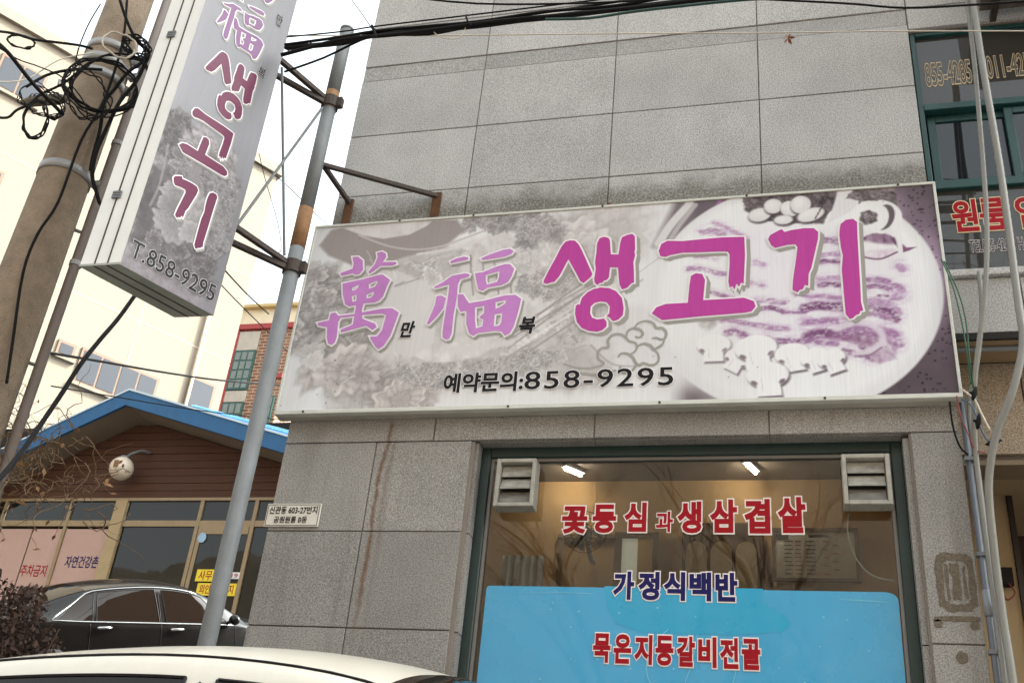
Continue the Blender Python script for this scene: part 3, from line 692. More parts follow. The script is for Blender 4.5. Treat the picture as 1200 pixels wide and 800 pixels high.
# glyph outlines of the painted sign, metres on the sign face
GLYPH = {
 'MAN': [[[[0.287,1.037],[0.323,1.037],[0.358,1.007],[0.372,0.938],[0.355,0.911],[0.329,0.905],[0.31,0.918],[0.241,0.904],[0.227,0.924],[0.302,0.952],[0.304,0.986]]],[[[0.442,1.057],[0.472,1.063],[0.498,1.047],[0.506,1.021],[0.49,0.986],[0.573,0.982],[0.58,0.965],[0.554,0.957],[0.478,0.959],[0.44,0.922],[0.416,0.907],[0.41,0.924],[0.442,0.977],[0.451,1.025]]],[[[0.257,0.849],[0.384,0.871],[0.477,0.895],[0.504,0.896],[0.557,0.854],[0.544,0.812],[0.531,0.742],[0.512,0.714],[0.487,0.703],[0.402,0.7],[0.33,0.683],[0.299,0.702],[0.273,0.769]],[[0.323,0.814],[0.366,0.836],[0.361,0.812],[0.343,0.795],[0.328,0.792]],[[0.331,0.754],[0.362,0.766],[0.367,0.719],[0.343,0.715]],[[0.425,0.832],[0.471,0.855],[0.483,0.846],[0.469,0.815],[0.434,0.799]],[[0.424,0.76],[0.466,0.779],[0.471,0.76],[0.454,0.737],[0.428,0.733]]],[[[0.146,0.581],[0.217,0.595],[0.219,0.642],[0.25,0.646],[0.271,0.622],[0.392,0.632],[0.428,0.64],[0.536,0.657],[0.6,0.656],[0.646,0.624],[0.635,0.562],[0.618,0.472],[0.587,0.406],[0.559,0.385],[0.535,0.408],[0.501,0.455],[0.493,0.472],[0.535,0.47],[0.56,0.509],[0.57,0.611],[0.542,0.624],[0.437,0.621],[0.289,0.609],[0.278,0.58],[0.287,0.476],[0.282,0.442],[0.264,0.426],[0.241,0.438],[0.225,0.479],[0.214,0.549],[0.158,0.561]]],[[[0.389,0.727],[0.419,0.725],[0.412,0.655],[0.425,0.596],[0.451,0.583],[0.51,0.557],[0.523,0.533],[0.502,0.514],[0.458,0.546],[0.308,0.507],[0.302,0.527],[0.373,0.558],[0.371,0.681],[0.367,0.716]]]],
 'BOK': [[[[1.101,0.969],[1.15,0.993],[1.229,1.02],[1.27,1.024],[1.292,1.007],[1.283,0.987],[1.244,0.971],[1.112,0.956]]],[[[0.914,0.962],[0.949,0.98],[0.994,0.989],[1.021,0.982],[1.023,0.966],[0.977,0.957],[0.921,0.947]]],[[[0.837,0.788],[0.89,0.82],[0.937,0.859],[1.019,0.871],[1.045,0.861],[1.042,0.846],[0.992,0.831],[0.981,0.797],[0.984,0.727],[0.983,0.692],[0.98,0.589],[0.983,0.465],[0.974,0.435],[0.955,0.43],[0.933,0.446],[0.927,0.491],[0.929,0.592],[0.931,0.741],[0.929,0.8],[0.844,0.778]]],[[[0.861,0.722],[0.887,0.727],[0.92,0.707],[0.913,0.639],[0.879,0.583],[0.84,0.534],[0.827,0.541],[0.845,0.608],[0.859,0.665]]],[[[1.076,0.867],[1.121,0.87],[1.19,0.901],[1.249,0.918],[1.28,0.916],[1.308,0.881],[1.298,0.835],[1.281,0.795],[1.243,0.775],[1.163,0.764],[1.135,0.743],[1.109,0.754],[1.093,0.801]],[[1.142,0.851],[1.223,0.873],[1.223,0.828],[1.215,0.799],[1.156,0.783],[1.146,0.81]]],[[[0.989,0.726],[1.02,0.727],[1.045,0.688],[1.063,0.664],[1.152,0.676],[1.27,0.704],[1.33,0.704],[1.367,0.675],[1.359,0.602],[1.339,0.492],[1.323,0.455],[1.295,0.439],[1.273,0.468],[1.233,0.473],[1.135,0.464],[1.113,0.446],[1.085,0.466],[1.063,0.528],[1.053,0.614],[1.019,0.608],[0.999,0.645]],[[1.102,0.634],[1.156,0.642],[1.159,0.591],[1.134,0.57],[1.145,0.556],[1.16,0.555],[1.16,0.507],[1.122,0.494],[1.111,0.548]],[[1.219,0.661],[1.278,0.673],[1.28,0.652],[1.252,0.631],[1.224,0.616]],[[1.222,0.582],[1.266,0.587],[1.267,0.529],[1.255,0.505],[1.225,0.504]]]],
 'SAENG': [[[[1.574,1.016],[1.596,1.05],[1.626,1.057],[1.651,1.052],[1.673,1.026],[1.695,0.983],[1.765,0.816],[1.759,0.799],[1.732,0.772],[1.718,0.759],[1.698,0.774],[1.675,0.822],[1.621,0.927],[1.578,0.817],[1.551,0.778],[1.522,0.772],[1.508,0.766],[1.487,0.776],[1.489,0.794],[1.507,0.844],[1.549,0.947]]],[[[1.781,1.024],[1.794,1.059],[1.819,1.066],[1.844,1.057],[1.854,1.036],[1.863,0.942],[1.907,0.938],[1.914,1.02],[1.922,1.055],[1.955,1.07],[1.98,1.074],[1.995,1.055],[2.0,0.961],[1.996,0.955],[2.001,0.926],[1.993,0.88],[1.998,0.812],[2.001,0.744],[1.986,0.741],[1.977,0.728],[1.964,0.712],[1.936,0.703],[1.92,0.738],[1.908,0.85],[1.863,0.855],[1.859,0.787],[1.847,0.77],[1.833,0.768],[1.824,0.755],[1.81,0.754],[1.796,0.74],[1.781,0.758],[1.777,0.781],[1.783,0.849],[1.776,0.89],[1.777,0.921],[1.78,0.954]]],[[[1.778,0.716],[1.797,0.719],[1.816,0.724],[1.864,0.716],[1.903,0.694],[1.938,0.647],[1.95,0.581],[1.947,0.537],[1.925,0.511],[1.902,0.502],[1.888,0.508],[1.878,0.525],[1.858,0.537],[1.872,0.552],[1.874,0.596],[1.854,0.625],[1.821,0.632],[1.788,0.625],[1.767,0.602],[1.766,0.558],[1.778,0.53],[1.807,0.517],[1.845,0.521],[1.86,0.498],[1.861,0.471],[1.839,0.448],[1.811,0.439],[1.764,0.447],[1.725,0.467],[1.695,0.507],[1.682,0.562],[1.683,0.612],[1.697,0.622],[1.705,0.616],[1.714,0.661],[1.745,0.698]]]],
 'GO': [[[[2.132,0.945],[2.145,0.991],[2.178,1.011],[2.264,1.002],[2.404,1.008],[2.479,1.011],[2.599,1.005],[2.601,0.883],[2.591,0.701],[2.576,0.707],[2.567,0.681],[2.553,0.703],[2.544,0.666],[2.531,0.688],[2.517,0.678],[2.511,0.717],[2.519,0.832],[2.519,0.894],[2.51,0.912],[2.473,0.917],[2.358,0.92],[2.264,0.924],[2.194,0.912],[2.171,0.902],[2.142,0.91]]],[[[2.311,0.768],[2.338,0.783],[2.371,0.776],[2.387,0.736],[2.377,0.608],[2.539,0.609],[2.59,0.611],[2.642,0.586],[2.65,0.554],[2.63,0.524],[2.594,0.517],[2.359,0.507],[2.16,0.494],[2.104,0.54],[2.127,0.576],[2.177,0.595],[2.296,0.596],[2.304,0.708]]]],
 'GI': [[[[2.726,0.979],[2.737,1.005],[2.781,1.032],[2.8,1.041],[2.813,1.02],[2.851,1.03],[2.915,1.037],[2.968,1.033],[2.99,1.006],[2.986,0.959],[2.944,0.778],[2.928,0.74],[2.922,0.664],[2.905,0.672],[2.896,0.647],[2.878,0.642],[2.867,0.627],[2.842,0.644],[2.847,0.707],[2.871,0.862],[2.878,0.914],[2.868,0.935],[2.826,0.934],[2.761,0.919],[2.741,0.938]]],[[[3.102,1.017],[3.109,1.05],[3.137,1.075],[3.174,1.078],[3.193,1.056],[3.189,0.957],[3.186,0.813],[3.183,0.661],[3.18,0.549],[3.187,0.499],[3.172,0.494],[3.166,0.478],[3.151,0.474],[3.135,0.456],[3.119,0.451],[3.101,0.48],[3.099,0.566],[3.097,0.755],[3.108,0.845],[3.101,0.897],[3.098,0.977]]]],
}
CLOUD = [[[1.636,0.251],[1.712,0.224],[1.795,0.221],[1.856,0.242],[1.827,0.272],[1.82,0.309],[1.84,0.337],[1.874,0.343],[1.872,0.385],[1.898,0.417],[1.938,0.419],[1.969,0.397],[1.986,0.375],[2.018,0.363],[2.03,0.336],[2.015,0.305],[1.991,0.293]],[[1.969,0.397],[1.979,0.439],[2.01,0.453],[2.043,0.441],[2.058,0.414],[2.04,0.395],[2.017,0.403]],[[2.01,0.453],[2.032,0.484],[2.073,0.495],[2.111,0.48],[2.13,0.45],[2.161,0.446],[2.182,0.418],[2.176,0.382],[2.152,0.378],[2.131,0.389],[2.108,0.385]],[[2.176,0.382],[2.164,0.346],[2.137,0.326],[2.121,0.316],[2.1,0.343],[2.068,0.355],[2.041,0.346],[2.028,0.331]],[[2.121,0.316],[2.142,0.29],[2.146,0.253],[2.13,0.228],[2.099,0.224],[2.067,0.236],[2.041,0.227],[2.022,0.248],[2.012,0.269],[1.993,0.291],[1.965,0.302],[1.943,0.298],[1.932,0.278]],[[2.022,0.248],[2.025,0.217],[1.997,0.188],[1.961,0.184],[1.942,0.205],[1.95,0.225]],[[1.723,0.193],[1.797,0.18],[1.87,0.182],[1.924,0.201]]]
FEAT = {
 'bowl': [[0.046,1.143],[0.105,1.254],[0.17,1.268],[0.833,1.271],[0.92,1.264],[0.977,1.184],[0.858,1.069],[0.651,1.023],[0.444,0.964],[0.306,0.974],[0.124,1.061]],
 'bowlin': [[0.194,1.26],[0.323,1.198],[0.467,1.162],[0.628,1.18],[0.729,1.236],[0.767,1.277],[0.56,1.275]],
 'let1': [[-0.04,0.948],[0.057,0.972],[0.237,0.899],[0.309,0.803],[0.35,0.508],[0.232,0.343],[0.011,0.38],[-0.074,0.528],[-0.041,0.764]],
 'blob': [[0.076,0.378],[0.176,0.413],[0.251,0.353],[0.23,0.298],[0.105,0.314]],
 'cab': [[0.316,0.229],[0.373,0.293],[0.5,0.304],[0.642,0.217],[0.78,0.132],[0.88,0.128],[0.792,0.052],[0.67,0.035],[0.536,0.086],[0.404,0.117],[0.332,0.174]],
 'cabd': [[-0.025,0.555],[0.394,0.621],[0.529,0.442],[0.71,0.268],[0.453,0.278],[0.237,0.315],[0.059,0.464]],
 'radish': [[0.43,0.886],[0.586,0.918],[0.784,0.833],[0.863,0.711],[0.89,0.425],[0.753,0.321],[0.616,0.382],[0.515,0.528]],
 'leaf1': [[0.944,1.237],[1.151,1.282],[1.464,1.268],[1.615,1.145],[1.529,1.079],[1.377,1.079],[1.218,1.134]],
 'carrots': [[0.728,1.048],[0.83,1.084],[0.991,1.059],[1.065,0.874],[1.03,0.73],[0.875,0.739],[0.758,0.835]],
 'mush': [[1.233,0.981],[1.36,0.984],[1.442,0.907],[1.346,0.855],[1.242,0.892]],
 'leek': [[1.25,0.311],[1.43,0.455],[1.632,0.665],[1.751,0.686],[1.708,0.605],[1.527,0.45],[1.299,0.299]],
 'herb1': [[1.304,0.771],[1.496,0.857],[1.588,0.956],[1.733,1.004],[1.628,0.722],[1.51,0.673]],
 'curl': [[0.749,0.349],[0.835,0.456],[0.937,0.451],[1.146,0.37],[1.286,0.434],[1.153,0.305],[0.858,0.29]],
 'herb2': [[0.659,0.27],[0.858,0.29],[1.156,0.278],[1.439,0.346],[1.608,0.312],[1.543,0.236],[1.17,0.145],[0.78,0.132]],
 'herb3': [[1.563,0.613],[1.757,0.575],[1.768,0.385],[1.633,0.285],[1.531,0.396]],
 'darkTR': [[2.197,1.045],[2.26,1.29],[2.5,1.311],[2.57,1.292],[2.404,1.199]],
 'leekw': [[2.197,1.045],[2.238,1.172],[2.318,1.279],[2.347,1.27],[2.3,1.166],[2.244,1.053]],
 'garlicbg': [[2.589,1.284],[2.604,1.325],[3.125,1.336],[3.085,1.186],[3.017,1.066],[2.729,1.095],[2.606,1.176]],
 'onionbg': [[3.193,1.119],[3.234,1.278],[3.39,1.293],[3.418,1.1],[3.39,1.024],[3.35,1.061],[3.314,1.166],[3.229,1.203]],
 'rib': [[3.125,1.336],[3.215,1.327],[3.194,1.148],[3.043,1.063]],
 'meat': [[2.637,1.097],[2.819,1.082],[3.128,1.0],[3.343,0.966],[3.416,0.824],[3.418,0.56],[3.352,0.312],[3.322,0.191],[3.122,0.223],[2.96,0.27],[2.708,0.301],[2.536,0.349],[2.496,0.89]],
 'mushrooms': [[2.339,0.23],[2.36,0.383],[2.471,0.414],[2.535,0.324],[2.623,0.371],[2.73,0.34],[2.815,0.316],[2.899,0.307],[2.961,0.29],[3.064,0.275],[3.121,0.199],[3.055,0.128],[2.911,0.105],[2.786,0.09],[2.722,0.043],[2.617,0.047],[2.575,0.097],[2.491,0.149],[2.426,0.202]],
 'curlmeat': [[3.13,0.347],[3.254,0.356],[3.33,0.288],[3.324,0.215],[3.241,0.184],[3.195,0.22],[3.168,0.295]],
}
GARLIC = [[2.684,1.151],[2.759,1.204],[2.846,1.178],[2.906,1.202],[2.957,1.128],[2.811,1.106]]
MEAT = [[[[3.005,0.958],[3.052,0.954],[3.096,0.944]],0.035,0.75],[[[2.989,0.853],[3.036,0.86],[3.093,0.856]],0.026,0.25],[[[2.992,0.811],[3.034,0.817],[3.091,0.809]],0.022,0.9],[[[2.972,0.706],[3.028,0.708],[3.089,0.707]],0.026,0.2],[[[2.985,0.667],[3.036,0.667],[3.087,0.66]],0.026,0.85],[[[2.931,0.601],[2.992,0.599],[3.082,0.579]],0.018,0.3],[[[2.897,0.528],[2.948,0.54],[3.009,0.536],[3.094,0.527]],0.044,0.95],[[[2.888,0.442],[2.974,0.45],[3.084,0.444]],0.031,0.35],[[[2.9,0.362],[2.971,0.371],[3.079,0.362]],0.048,0.85],[[[3.215,0.684],[3.279,0.68],[3.337,0.657],[3.384,0.617]],0.031,0.5],[[[3.206,0.634],[3.257,0.643],[3.325,0.62]],0.026,0.65],[[[3.206,0.56],[3.28,0.549],[3.336,0.515],[3.352,0.478]],0.035,0.35],[[[3.203,0.517],[3.276,0.506],[3.323,0.48],[3.342,0.442]],0.035,0.9],[[[3.205,0.48],[3.264,0.471],[3.311,0.444]],0.026,0.45],[[[3.092,0.401],[3.209,0.392],[3.305,0.367],[3.336,0.336]],0.035,0.5],[[[3.272,0.586],[3.312,0.58]],0.013,0.9],[[[3.34,0.564],[3.365,0.575]],0.044,0.3],[[[3.386,0.761],[3.399,0.741]],0.035,0.2],[[[2.294,0.822],[2.349,0.819],[2.425,0.79],[2.49,0.769]],0.026,0.45],[[[2.398,0.658],[2.457,0.644],[2.532,0.611]],0.026,0.6],[[[2.647,0.592],[2.71,0.588],[2.792,0.568]],0.026,0.4],[[[2.672,0.54],[2.73,0.543],[2.791,0.515]],0.022,0.85],[[[2.78,0.515],[2.852,0.508],[2.913,0.508]],0.013,0.5],[[[2.478,0.482],[2.561,0.465],[2.675,0.434],[2.807,0.409]],0.026,0.4],[[[2.37,1.055],[2.426,1.064],[2.481,1.032]],0.035,0.3],[[[2.437,1.112],[2.504,1.079],[2.612,1.001]],0.022,0.15],[[[2.498,0.4],[2.54,0.404],[2.591,0.377]],0.035,0.7],[[[2.338,0.893],[2.404,0.889],[2.458,0.871]],0.018,0.2],[[[2.658,0.837],[2.695,0.821]],0.026,0.2],[[[2.618,0.709],[2.692,0.691]],0.022,0.2],[[[2.856,0.611],[2.938,0.6],[3.079,0.579]],0.018,0.3],[[[2.7,0.352],[2.751,0.339],[2.828,0.331]],0.035,0.75],[[[2.862,0.334],[2.895,0.328]],0.022,0.95],[[[2.9,0.445],[2.968,0.446],[3.052,0.437]],0.026,0.4],[[[2.905,0.363],[2.965,0.375],[3.048,0.366]],0.039,0.8],[[[2.912,0.332],[2.962,0.32],[3.045,0.311]],0.026,0.5],[[[3.102,0.358],[3.155,0.341],[3.211,0.328],[3.268,0.325]],0.057,0.9],[[[3.131,0.357],[3.197,0.357],[3.253,0.341]],0.035,0.7],[[[3.092,0.399],[3.175,0.4],[3.256,0.386],[3.327,0.347]],0.031,0.4],[[[3.076,0.27],[3.124,0.248],[3.188,0.23]],0.026,0.85],[[[3.231,0.258],[3.273,0.276],[3.339,0.292]],0.039,0.5],[[[3.167,0.275],[3.198,0.249],[3.204,0.225]],0.039,0.75]]

# ------------------------------------------------------------------ the long shop sign
SW, SH = 3.605, 1.285
sg = empty('shop_sign', 'long white shop sign with purple lettering over faded food pictures', 'sign', (-2.890, -0.09, 3.857))
sg.scale = (1.0323, 1.0, 1.0323)
bx = MB(); bx.box((0.002, 0.004, 0.002), (SW - 0.002, 0.080, SH - 0.002)); bx.build('box', M_white, sg)
ed = MB(); e = 0.022
for a, b in (((-.004, -.010, -.012), (SW + .004, .03, .012)), ((-.004, -.010, SH - .010), (SW + .004, .03, SH + .006)), ((-.004, -.010, .0125), (.010, .03, SH - .0105)), ((SW - .010, -.010, .0125), (SW + .004, .03, SH - .0105))): ed.box(a, b)
ed.build('rim', M_alu, sg, bevel=0.002)
MB().box((0, .031, -.014), (SW, .081, .0)).build('bottom_tray', mat('tray_grey', rgb(168, 164, 154), 0.5, var=0.2, scale=6), sg)
sc_ = MB()
for k in range(9): sc_.lathe([(0, 0), (.007, 0), (.007, -.004), (0, -.004)], 8, 'y', (.2 + k * .4 + random.uniform(-.05, .05), -.0105, random.choice((.0, SH - .002))))
sc_.build('screw', M_rusty, sg)
SF = ((0, 0, 0), (1, 0, 0), (0, 0, 1), (0, -1, 0))
P = Paint(SW, SH, 620, 222, (222, 222, 224), 3)
P.put(np.clip(P.noise(1.2, .8, 3), 0, 1), (208, 207, 210), .5)
lt = np.clip((1.9 - P.x) / .5, 0, 1)                       # left collage fades out to the right
base = [(.10, .85), (.35, .95), (.9, 1.0), (1.15, 1.18), (1.5, 1.26), (2.0, 1.24), (2.1, 1.1), (1.95, .9), (1.8, .6), (1.95, .45), (1.75, .25), (1.2, .20), (.9, .05), (.6, .03), (.35, .12), (.12, .35)]
P.folds(P.poly(base, .10, .05), (172, 165, 165), (214, 210, 211), 6.5, .5, 2.2, 1.0, .9)
def veg(key, lo, hi, sc, ang, an=2.0, soft=.012, rough=.02, k=1.0, sharp=1.4, dark=True):
    m = P.poly(FEAT[key], soft, rough, 16)
    if dark:
        sh = P.poly([(a + .018, b - .02) for a, b in FEAT[key]], .05, rough); P.put(sh, (128, 120, 119), .45)
    P.folds(m, lo, hi, sc, ang, an, sharp, k)
def leaf(P, cx, cy, r, an, lo, hi, asp=1.0, ruff=.22, veins=9, sh=.6, k=1.0):
    """one printed leaf: ruffled outline, dark heart, pale rim and veins, with its own soft shadow"""
    R_ = r * 1.8; dx, dy = P.W / P.nx, P.H / P.ny
    i0, i1 = max(0, int((cx - R_) / dx)), min(P.nx + 1, int((cx + R_) / dx) + 2); j0, j1 = max(0, int((cy - R_) / dy)), min(P.ny + 1, int((cy + R_) / dy) + 2)
    if i1 - i0 < 2 or j1 - j0 < 2: return
    X, Y = P.x[j0:j1, i0:i1] - cx, P.y[j0:j1, i0:i1] - cy; ca, sa = math.cos(an), math.sin(an)
    X, Y = X * ca + Y * sa, (-X * sa + Y * ca) * asp
    th = np.arctan2(Y, X); rho = np.hypot(X, Y); p1, p2, p3 = random.uniform(0, 6), random.uniform(0, 6), random.uniform(0, 6)
    R = r * (1 + ruff * (.5 * np.sin(3 * th + p1) + .35 * np.sin(7 * th + p2) + .3 * np.sin(13 * th + p3)))
    soft = max(.006, r * .06); q = np.clip(rho / R, 0, 1.5); C0 = P.c[j0:j1, i0:i1]
    shm = np.clip((1.25 - rho / R) / .35, 0, 1) * sh; C0 = C0 * (1 - shm[..., None]) + np.array(lo, float) * .8 * shm[..., None]
    v = .5 + .5 * np.cos(veins * th + 2.2 * np.sin(3 * th + p3) + 5 * q); t = np.clip(.15 + .62 * q ** 1.4 + .35 * (v - .5) * (.3 + q) - .25 * (np.sin(5 * q * 3 + p2) > .75), 0, 1)
    col = np.array(lo, float) * (1 - t[..., None]) + np.array(hi, float) * t[..., None]
    m = (np.clip((R - rho) / soft + .5, 0, 1) * k)[..., None]; P.c[j0:j1, i0:i1] = C0 * (1 - m) + col * m
def scatter(P, key, n, r0_, r1_, lo, hi, asp=(.9, 1.6), ruff=.24, k=1.0, sh=.5):
    pts = np.array(FEAT[key]); x0, y0 = pts.min(0); x1, y1 = pts.max(0); c = 0
    while c < n:
        x, y = random.uniform(x0, x1), random.uniform(y0, y1); ins_ = False
        for a in range(len(pts)):
            (xa, ya), (xb, yb) = pts[a], pts[(a + 1) % len(pts)]
            if (ya > y) != (yb > y) and x < xa + (y - ya) * (xb - xa) / (yb - ya): ins_ = not ins_
        if not ins_: continue
        f = random.uniform(.88, 1.1); leaf(P, x, y, random.uniform(r0_, r1_), random.uniform(0, 6.28), tuple(v * f for v in lo), tuple(min(228, v * f) for v in hi), random.uniform(*asp), ruff, random.choice((7, 9, 12)), sh, k); c += 1
FEAT['base'] = base
scatter(P, 'base', 24, .12, .24, (158, 151, 151), (210, 206, 206), k=.8, sh=.3)
veg('leek', (162, 156, 157), (224, 221, 222), 14, .62, 9, .008, .004)
scatter(P, 'cabd', 8, .12, .20, (128, 120, 119), (186, 179, 177)); scatter(P, 'let1', 11, .08, .16, (112, 105, 105), (198, 192, 192)); scatter(P, 'cab', 7, .10, .17, (132, 124, 122), (204, 197, 195)); scatter(P, 'blob', 2, .06, .08, (176, 170, 168), (208, 203, 202))
scatter(P, 'leaf1', 34, .03, .07, (106, 100, 102), (188, 183, 184), ruff=.35); scatter(P, 'mush', 6, .04, .06, (176, 170, 170), (216, 212, 212)); scatter(P, 'carrots', 8, .05, .09, (140, 134, 134), (216, 212, 212), (1.6, 3.2))
scatter(P, 'herb1', 90, .014, .035, (118, 112, 113), (220, 216, 216), ruff=.4, sh=.8); scatter(P, 'herb3', 36, .02, .05, (150, 144, 145), (214, 211, 212), ruff=.35); scatter(P, 'herb2', 190, .012, .030, (112, 105, 106), (224, 221, 220), ruff=.4, sh=.8)
veg('curl', (172, 166, 167), (220, 216, 217), 6, .25, 4)
P.put(np.clip((2.0 - P.x) / .2, 0, 1), (216, 215, 216), .20)
P.put(P.poly(FEAT['bowl'], .02), (150, 141, 140)); P.put(P.poly(FEAT['bowlin'], .012), (206, 202, 202)); P.folds(P.poly(FEAT['bowlin'], .012), (188, 182, 182), (212, 208, 208), 5, .2, k=.6)
P.put(P.line([(.70, 1.03), (.95, 1.06), (1.12, 1.12)], .018, .008), (206, 200, 200)); P.put(P.line([(.30, 1.20), (.55, 1.09), (.8, 1.07), (1.1, 1.17)], .012, .006), (186, 178, 176))
rad = P.poly(FEAT['radish'], .02, .01); P.put(rad, (203, 199, 200)); P.put(P.ell(1.0, .62, .25, .22, .3), (216, 213, 213), .6)
for k in range(4):
    x = 1.0 + k * .075; P.put(P.line([(x, 1.0 - .03 * k), (x + .02, .86), (x + .05, .72)], .055, .014), (204, 200, 200)); P.put(P.line([(x + .032, 1.0 - .03 * k), (x + .052, .86), (x + .08, .72)], .008, .008), (120, 112, 112), .8)
for k in range(9):
    a = random.uniform(-.25, .25); x0 = 1.35 + random.uniform(-.1, .1); y0 = .48 + random.uniform(-.06, .06)
    P.put(P.line([(x0, y0 - .1), (x0 + .3, y0 + .12 + a * .2), (x0 + .6, y0 + .32 + a * .3)], .012, .008), random.choice(((226, 222, 223), (140, 133, 134))), .75)
P.put(P.line([(1.33, .40), (1.0, .36), (.98, .48), (1.12, .50), (1.2, .43)], .045, .02), (206, 201, 203), .9)
P.put(P.ell(1.98, .40, .22, .20, .05), (204, 201, 203), .8); P.put(P.line([(1.78, .36), (1.9, .24), (2.05, .22)], .010, .01), (150, 144, 144))
for _ in range(26):
    x, y = random.uniform(.1, 1.9), random.uniform(.12, 1.1)
    P.put(P.line([(x, y), (x + random.uniform(-.06, .06), y + random.uniform(-.05, .05)), (x + random.uniform(-.1, .1), y + random.uniform(-.08, .08))], random.uniform(.004, .010), .006), random.choice(((112, 104, 104), (224, 220, 220))), .45)
P.put(np.clip((P.x - 1.85) / .35, 0, 1) * np.clip((2.6 - P.x) / .3, 0, 1), (212, 210, 214), .75)
P.put(P.line([(1.95, .75), (2.15, .92), (2.3, 1.08)], .006, .006), (160, 155, 156), .6)
# right: dark table, round plate
dk = np.clip((P.x - 2.12) / .08, 0, 1); ring = 1 - P.ell(2.836, .628, .744, .711, .02)
tb = np.array((78, 66, 74.0))[None, None] * np.ones(P.c.shape); lightv = np.exp(-(((P.x - 3.53) / .13) ** 2 + ((P.y - .72) / .30) ** 2)); tb = tb + lightv[..., None] * np.array((86, 74, 92.0))
tb = tb + np.exp(-(((P.x - 3.36) / .10) ** 2 + ((P.y - 1.16) / .14) ** 2))[..., None] * np.array((60, 52, 62.0)); tb = tb * (.9 + .25 * P.noise(9))[..., None]
side = np.clip((P.x - 3.0) / .05, 0, 1)
P.put(ring * side, tb)
P.put(ring * P.poly([(2.10, .98), (2.22, 1.29), (2.75, 1.29), (2.3, 1.0)], .05), (112, 102, 108)); P.put(ring * np.clip((P.y - 1.05) / .15, 0, 1) * np.clip((P.x - 2.28) / .06, 0, 1) * np.clip((2.7 - P.x) / .1, 0, 1), (92, 80, 90), .85)
P.put(ring * P.line([(2.13, 1.0), (2.2, 1.13), (2.30, 1.26)], .05, .012), (206, 203, 206)); P.put(ring * P.line([(2.185, 1.0), (2.24, 1.11), (2.33, 1.25)], .03, .012), (172, 166, 170)); P.put(ring * P.line([(2.44, 1.19), (2.47, 1.26)], .03, .012), (150, 100, 150))
P.put(ring * np.exp(-(((P.x - 2.33) / .16) ** 2 + ((P.y - .02) / .09) ** 2)) * np.clip((P.x - 2.2) / .1, 0, 1), (92, 82, 88), .95)
for _ in range(420):
    x, y = random.uniform(3.1, 3.6), random.uniform(0.02, 1.28); r = random.uniform(.003, .009)
    if ((x - 2.836) / .744) ** 2 + ((y - .628) / .711) ** 2 > 1.02:
        ix, iy = int(x / SW * P.nx), int(y / SH * P.ny); P.c[max(iy - 1, 0):iy + 1, max(ix - 1, 0):ix + 1] *= random.uniform(.45, .85)
pl = P.ell(2.836, .628, .744, .711, .012); P.put(pl, (222, 222, 225)); P.put(pl * (1 - P.ell(2.836, .64, .70, .665, .05)), (196, 193, 199), .35)
P.put(P.ell(2.5, .24, .28, .12, .2), (198, 195, 200), .4)
# pork belly slices: separate lilac and plum streaks, grainy, following each slice
grain = P.noise(70, 110, 2); grain2 = P.noise(26, 60, 3); wx, wy = (P.noise(9, 20, 3) - .5) * .02, (P.noise(7, 12, 3) - .5) * .016
P.put(P.poly(FEAT['meat'], .12), (206, 198, 210), .35)
for pts, w, dkn in MEAT:
    sx, sy = P.x, P.y; P.x, P.y = sx + wx, sy + wy
    halo = P.line(pts, w * 2.3, w * 1.1); body = P.line(pts, w * 1.15, w * .45); P.x, P.y = sx, sy
    P.put(halo * np.clip((grain2 - .30) * 2.4, 0, 1), (186, 158, 190), .55)
    c = np.array((172, 134, 176.0)) * (1 - dkn) + np.array((96, 52, 92.0)) * dkn
    P.put(body * np.clip((grain - .15) * 2.6, .3, 1) * np.clip((grain2 - .15) * 3, .55, 1), c, .6 + .4 * dkn)
cm = P.poly(FEAT['curlmeat'], .02, .02); P.folds(cm, (112, 62, 106), (206, 198, 208), 9, .3, 3, 1.0, .9)
P.put(P.line([(3.02, .36), (3.14, .33), (3.2, .31)], .03, .03), (120, 76, 110), .45)
P.put(P.line([(3.05, .40), (3.15, .43), (3.24, .40), (3.27, .32), (3.2, .26), (3.13, .25)], .035, .016), (206, 196, 208), .9); P.put(P.line([(3.13, .235), (3.2, .24), (3.26, .28)], .010, .008), (120, 90, 120), .7)
ro = P.ell(3.285, .895, .10, .085, .008, .15); P.put(ro, (222, 220, 224)); P.folds(ro * np.clip((P.y - .89) / .02, 0, 1) * np.clip((P.y - .93 + .3 * (P.x - 3.2)) / .02, 0, 1), (88, 56, 84), (182, 160, 182), 10, .1, 4); P.folds(ro * np.clip((.88 - P.y) / .02, 0, 1), (180, 150, 180), (222, 218, 222), 8, .1, 4, k=.7); P.put(P.line([(3.20, .835), (3.29, .812), (3.38, .85)], .010, .006), (110, 74, 104)); P.put(P.poly([(3.36, .93), (3.385, .88), (3.375, .95)], .006), (84, 54, 80))
P.put(P.poly([(3.41, .90), (3.43, .875), (3.48, .875), (3.44, .855), (3.41, .845)], .006), (120, 78, 112))
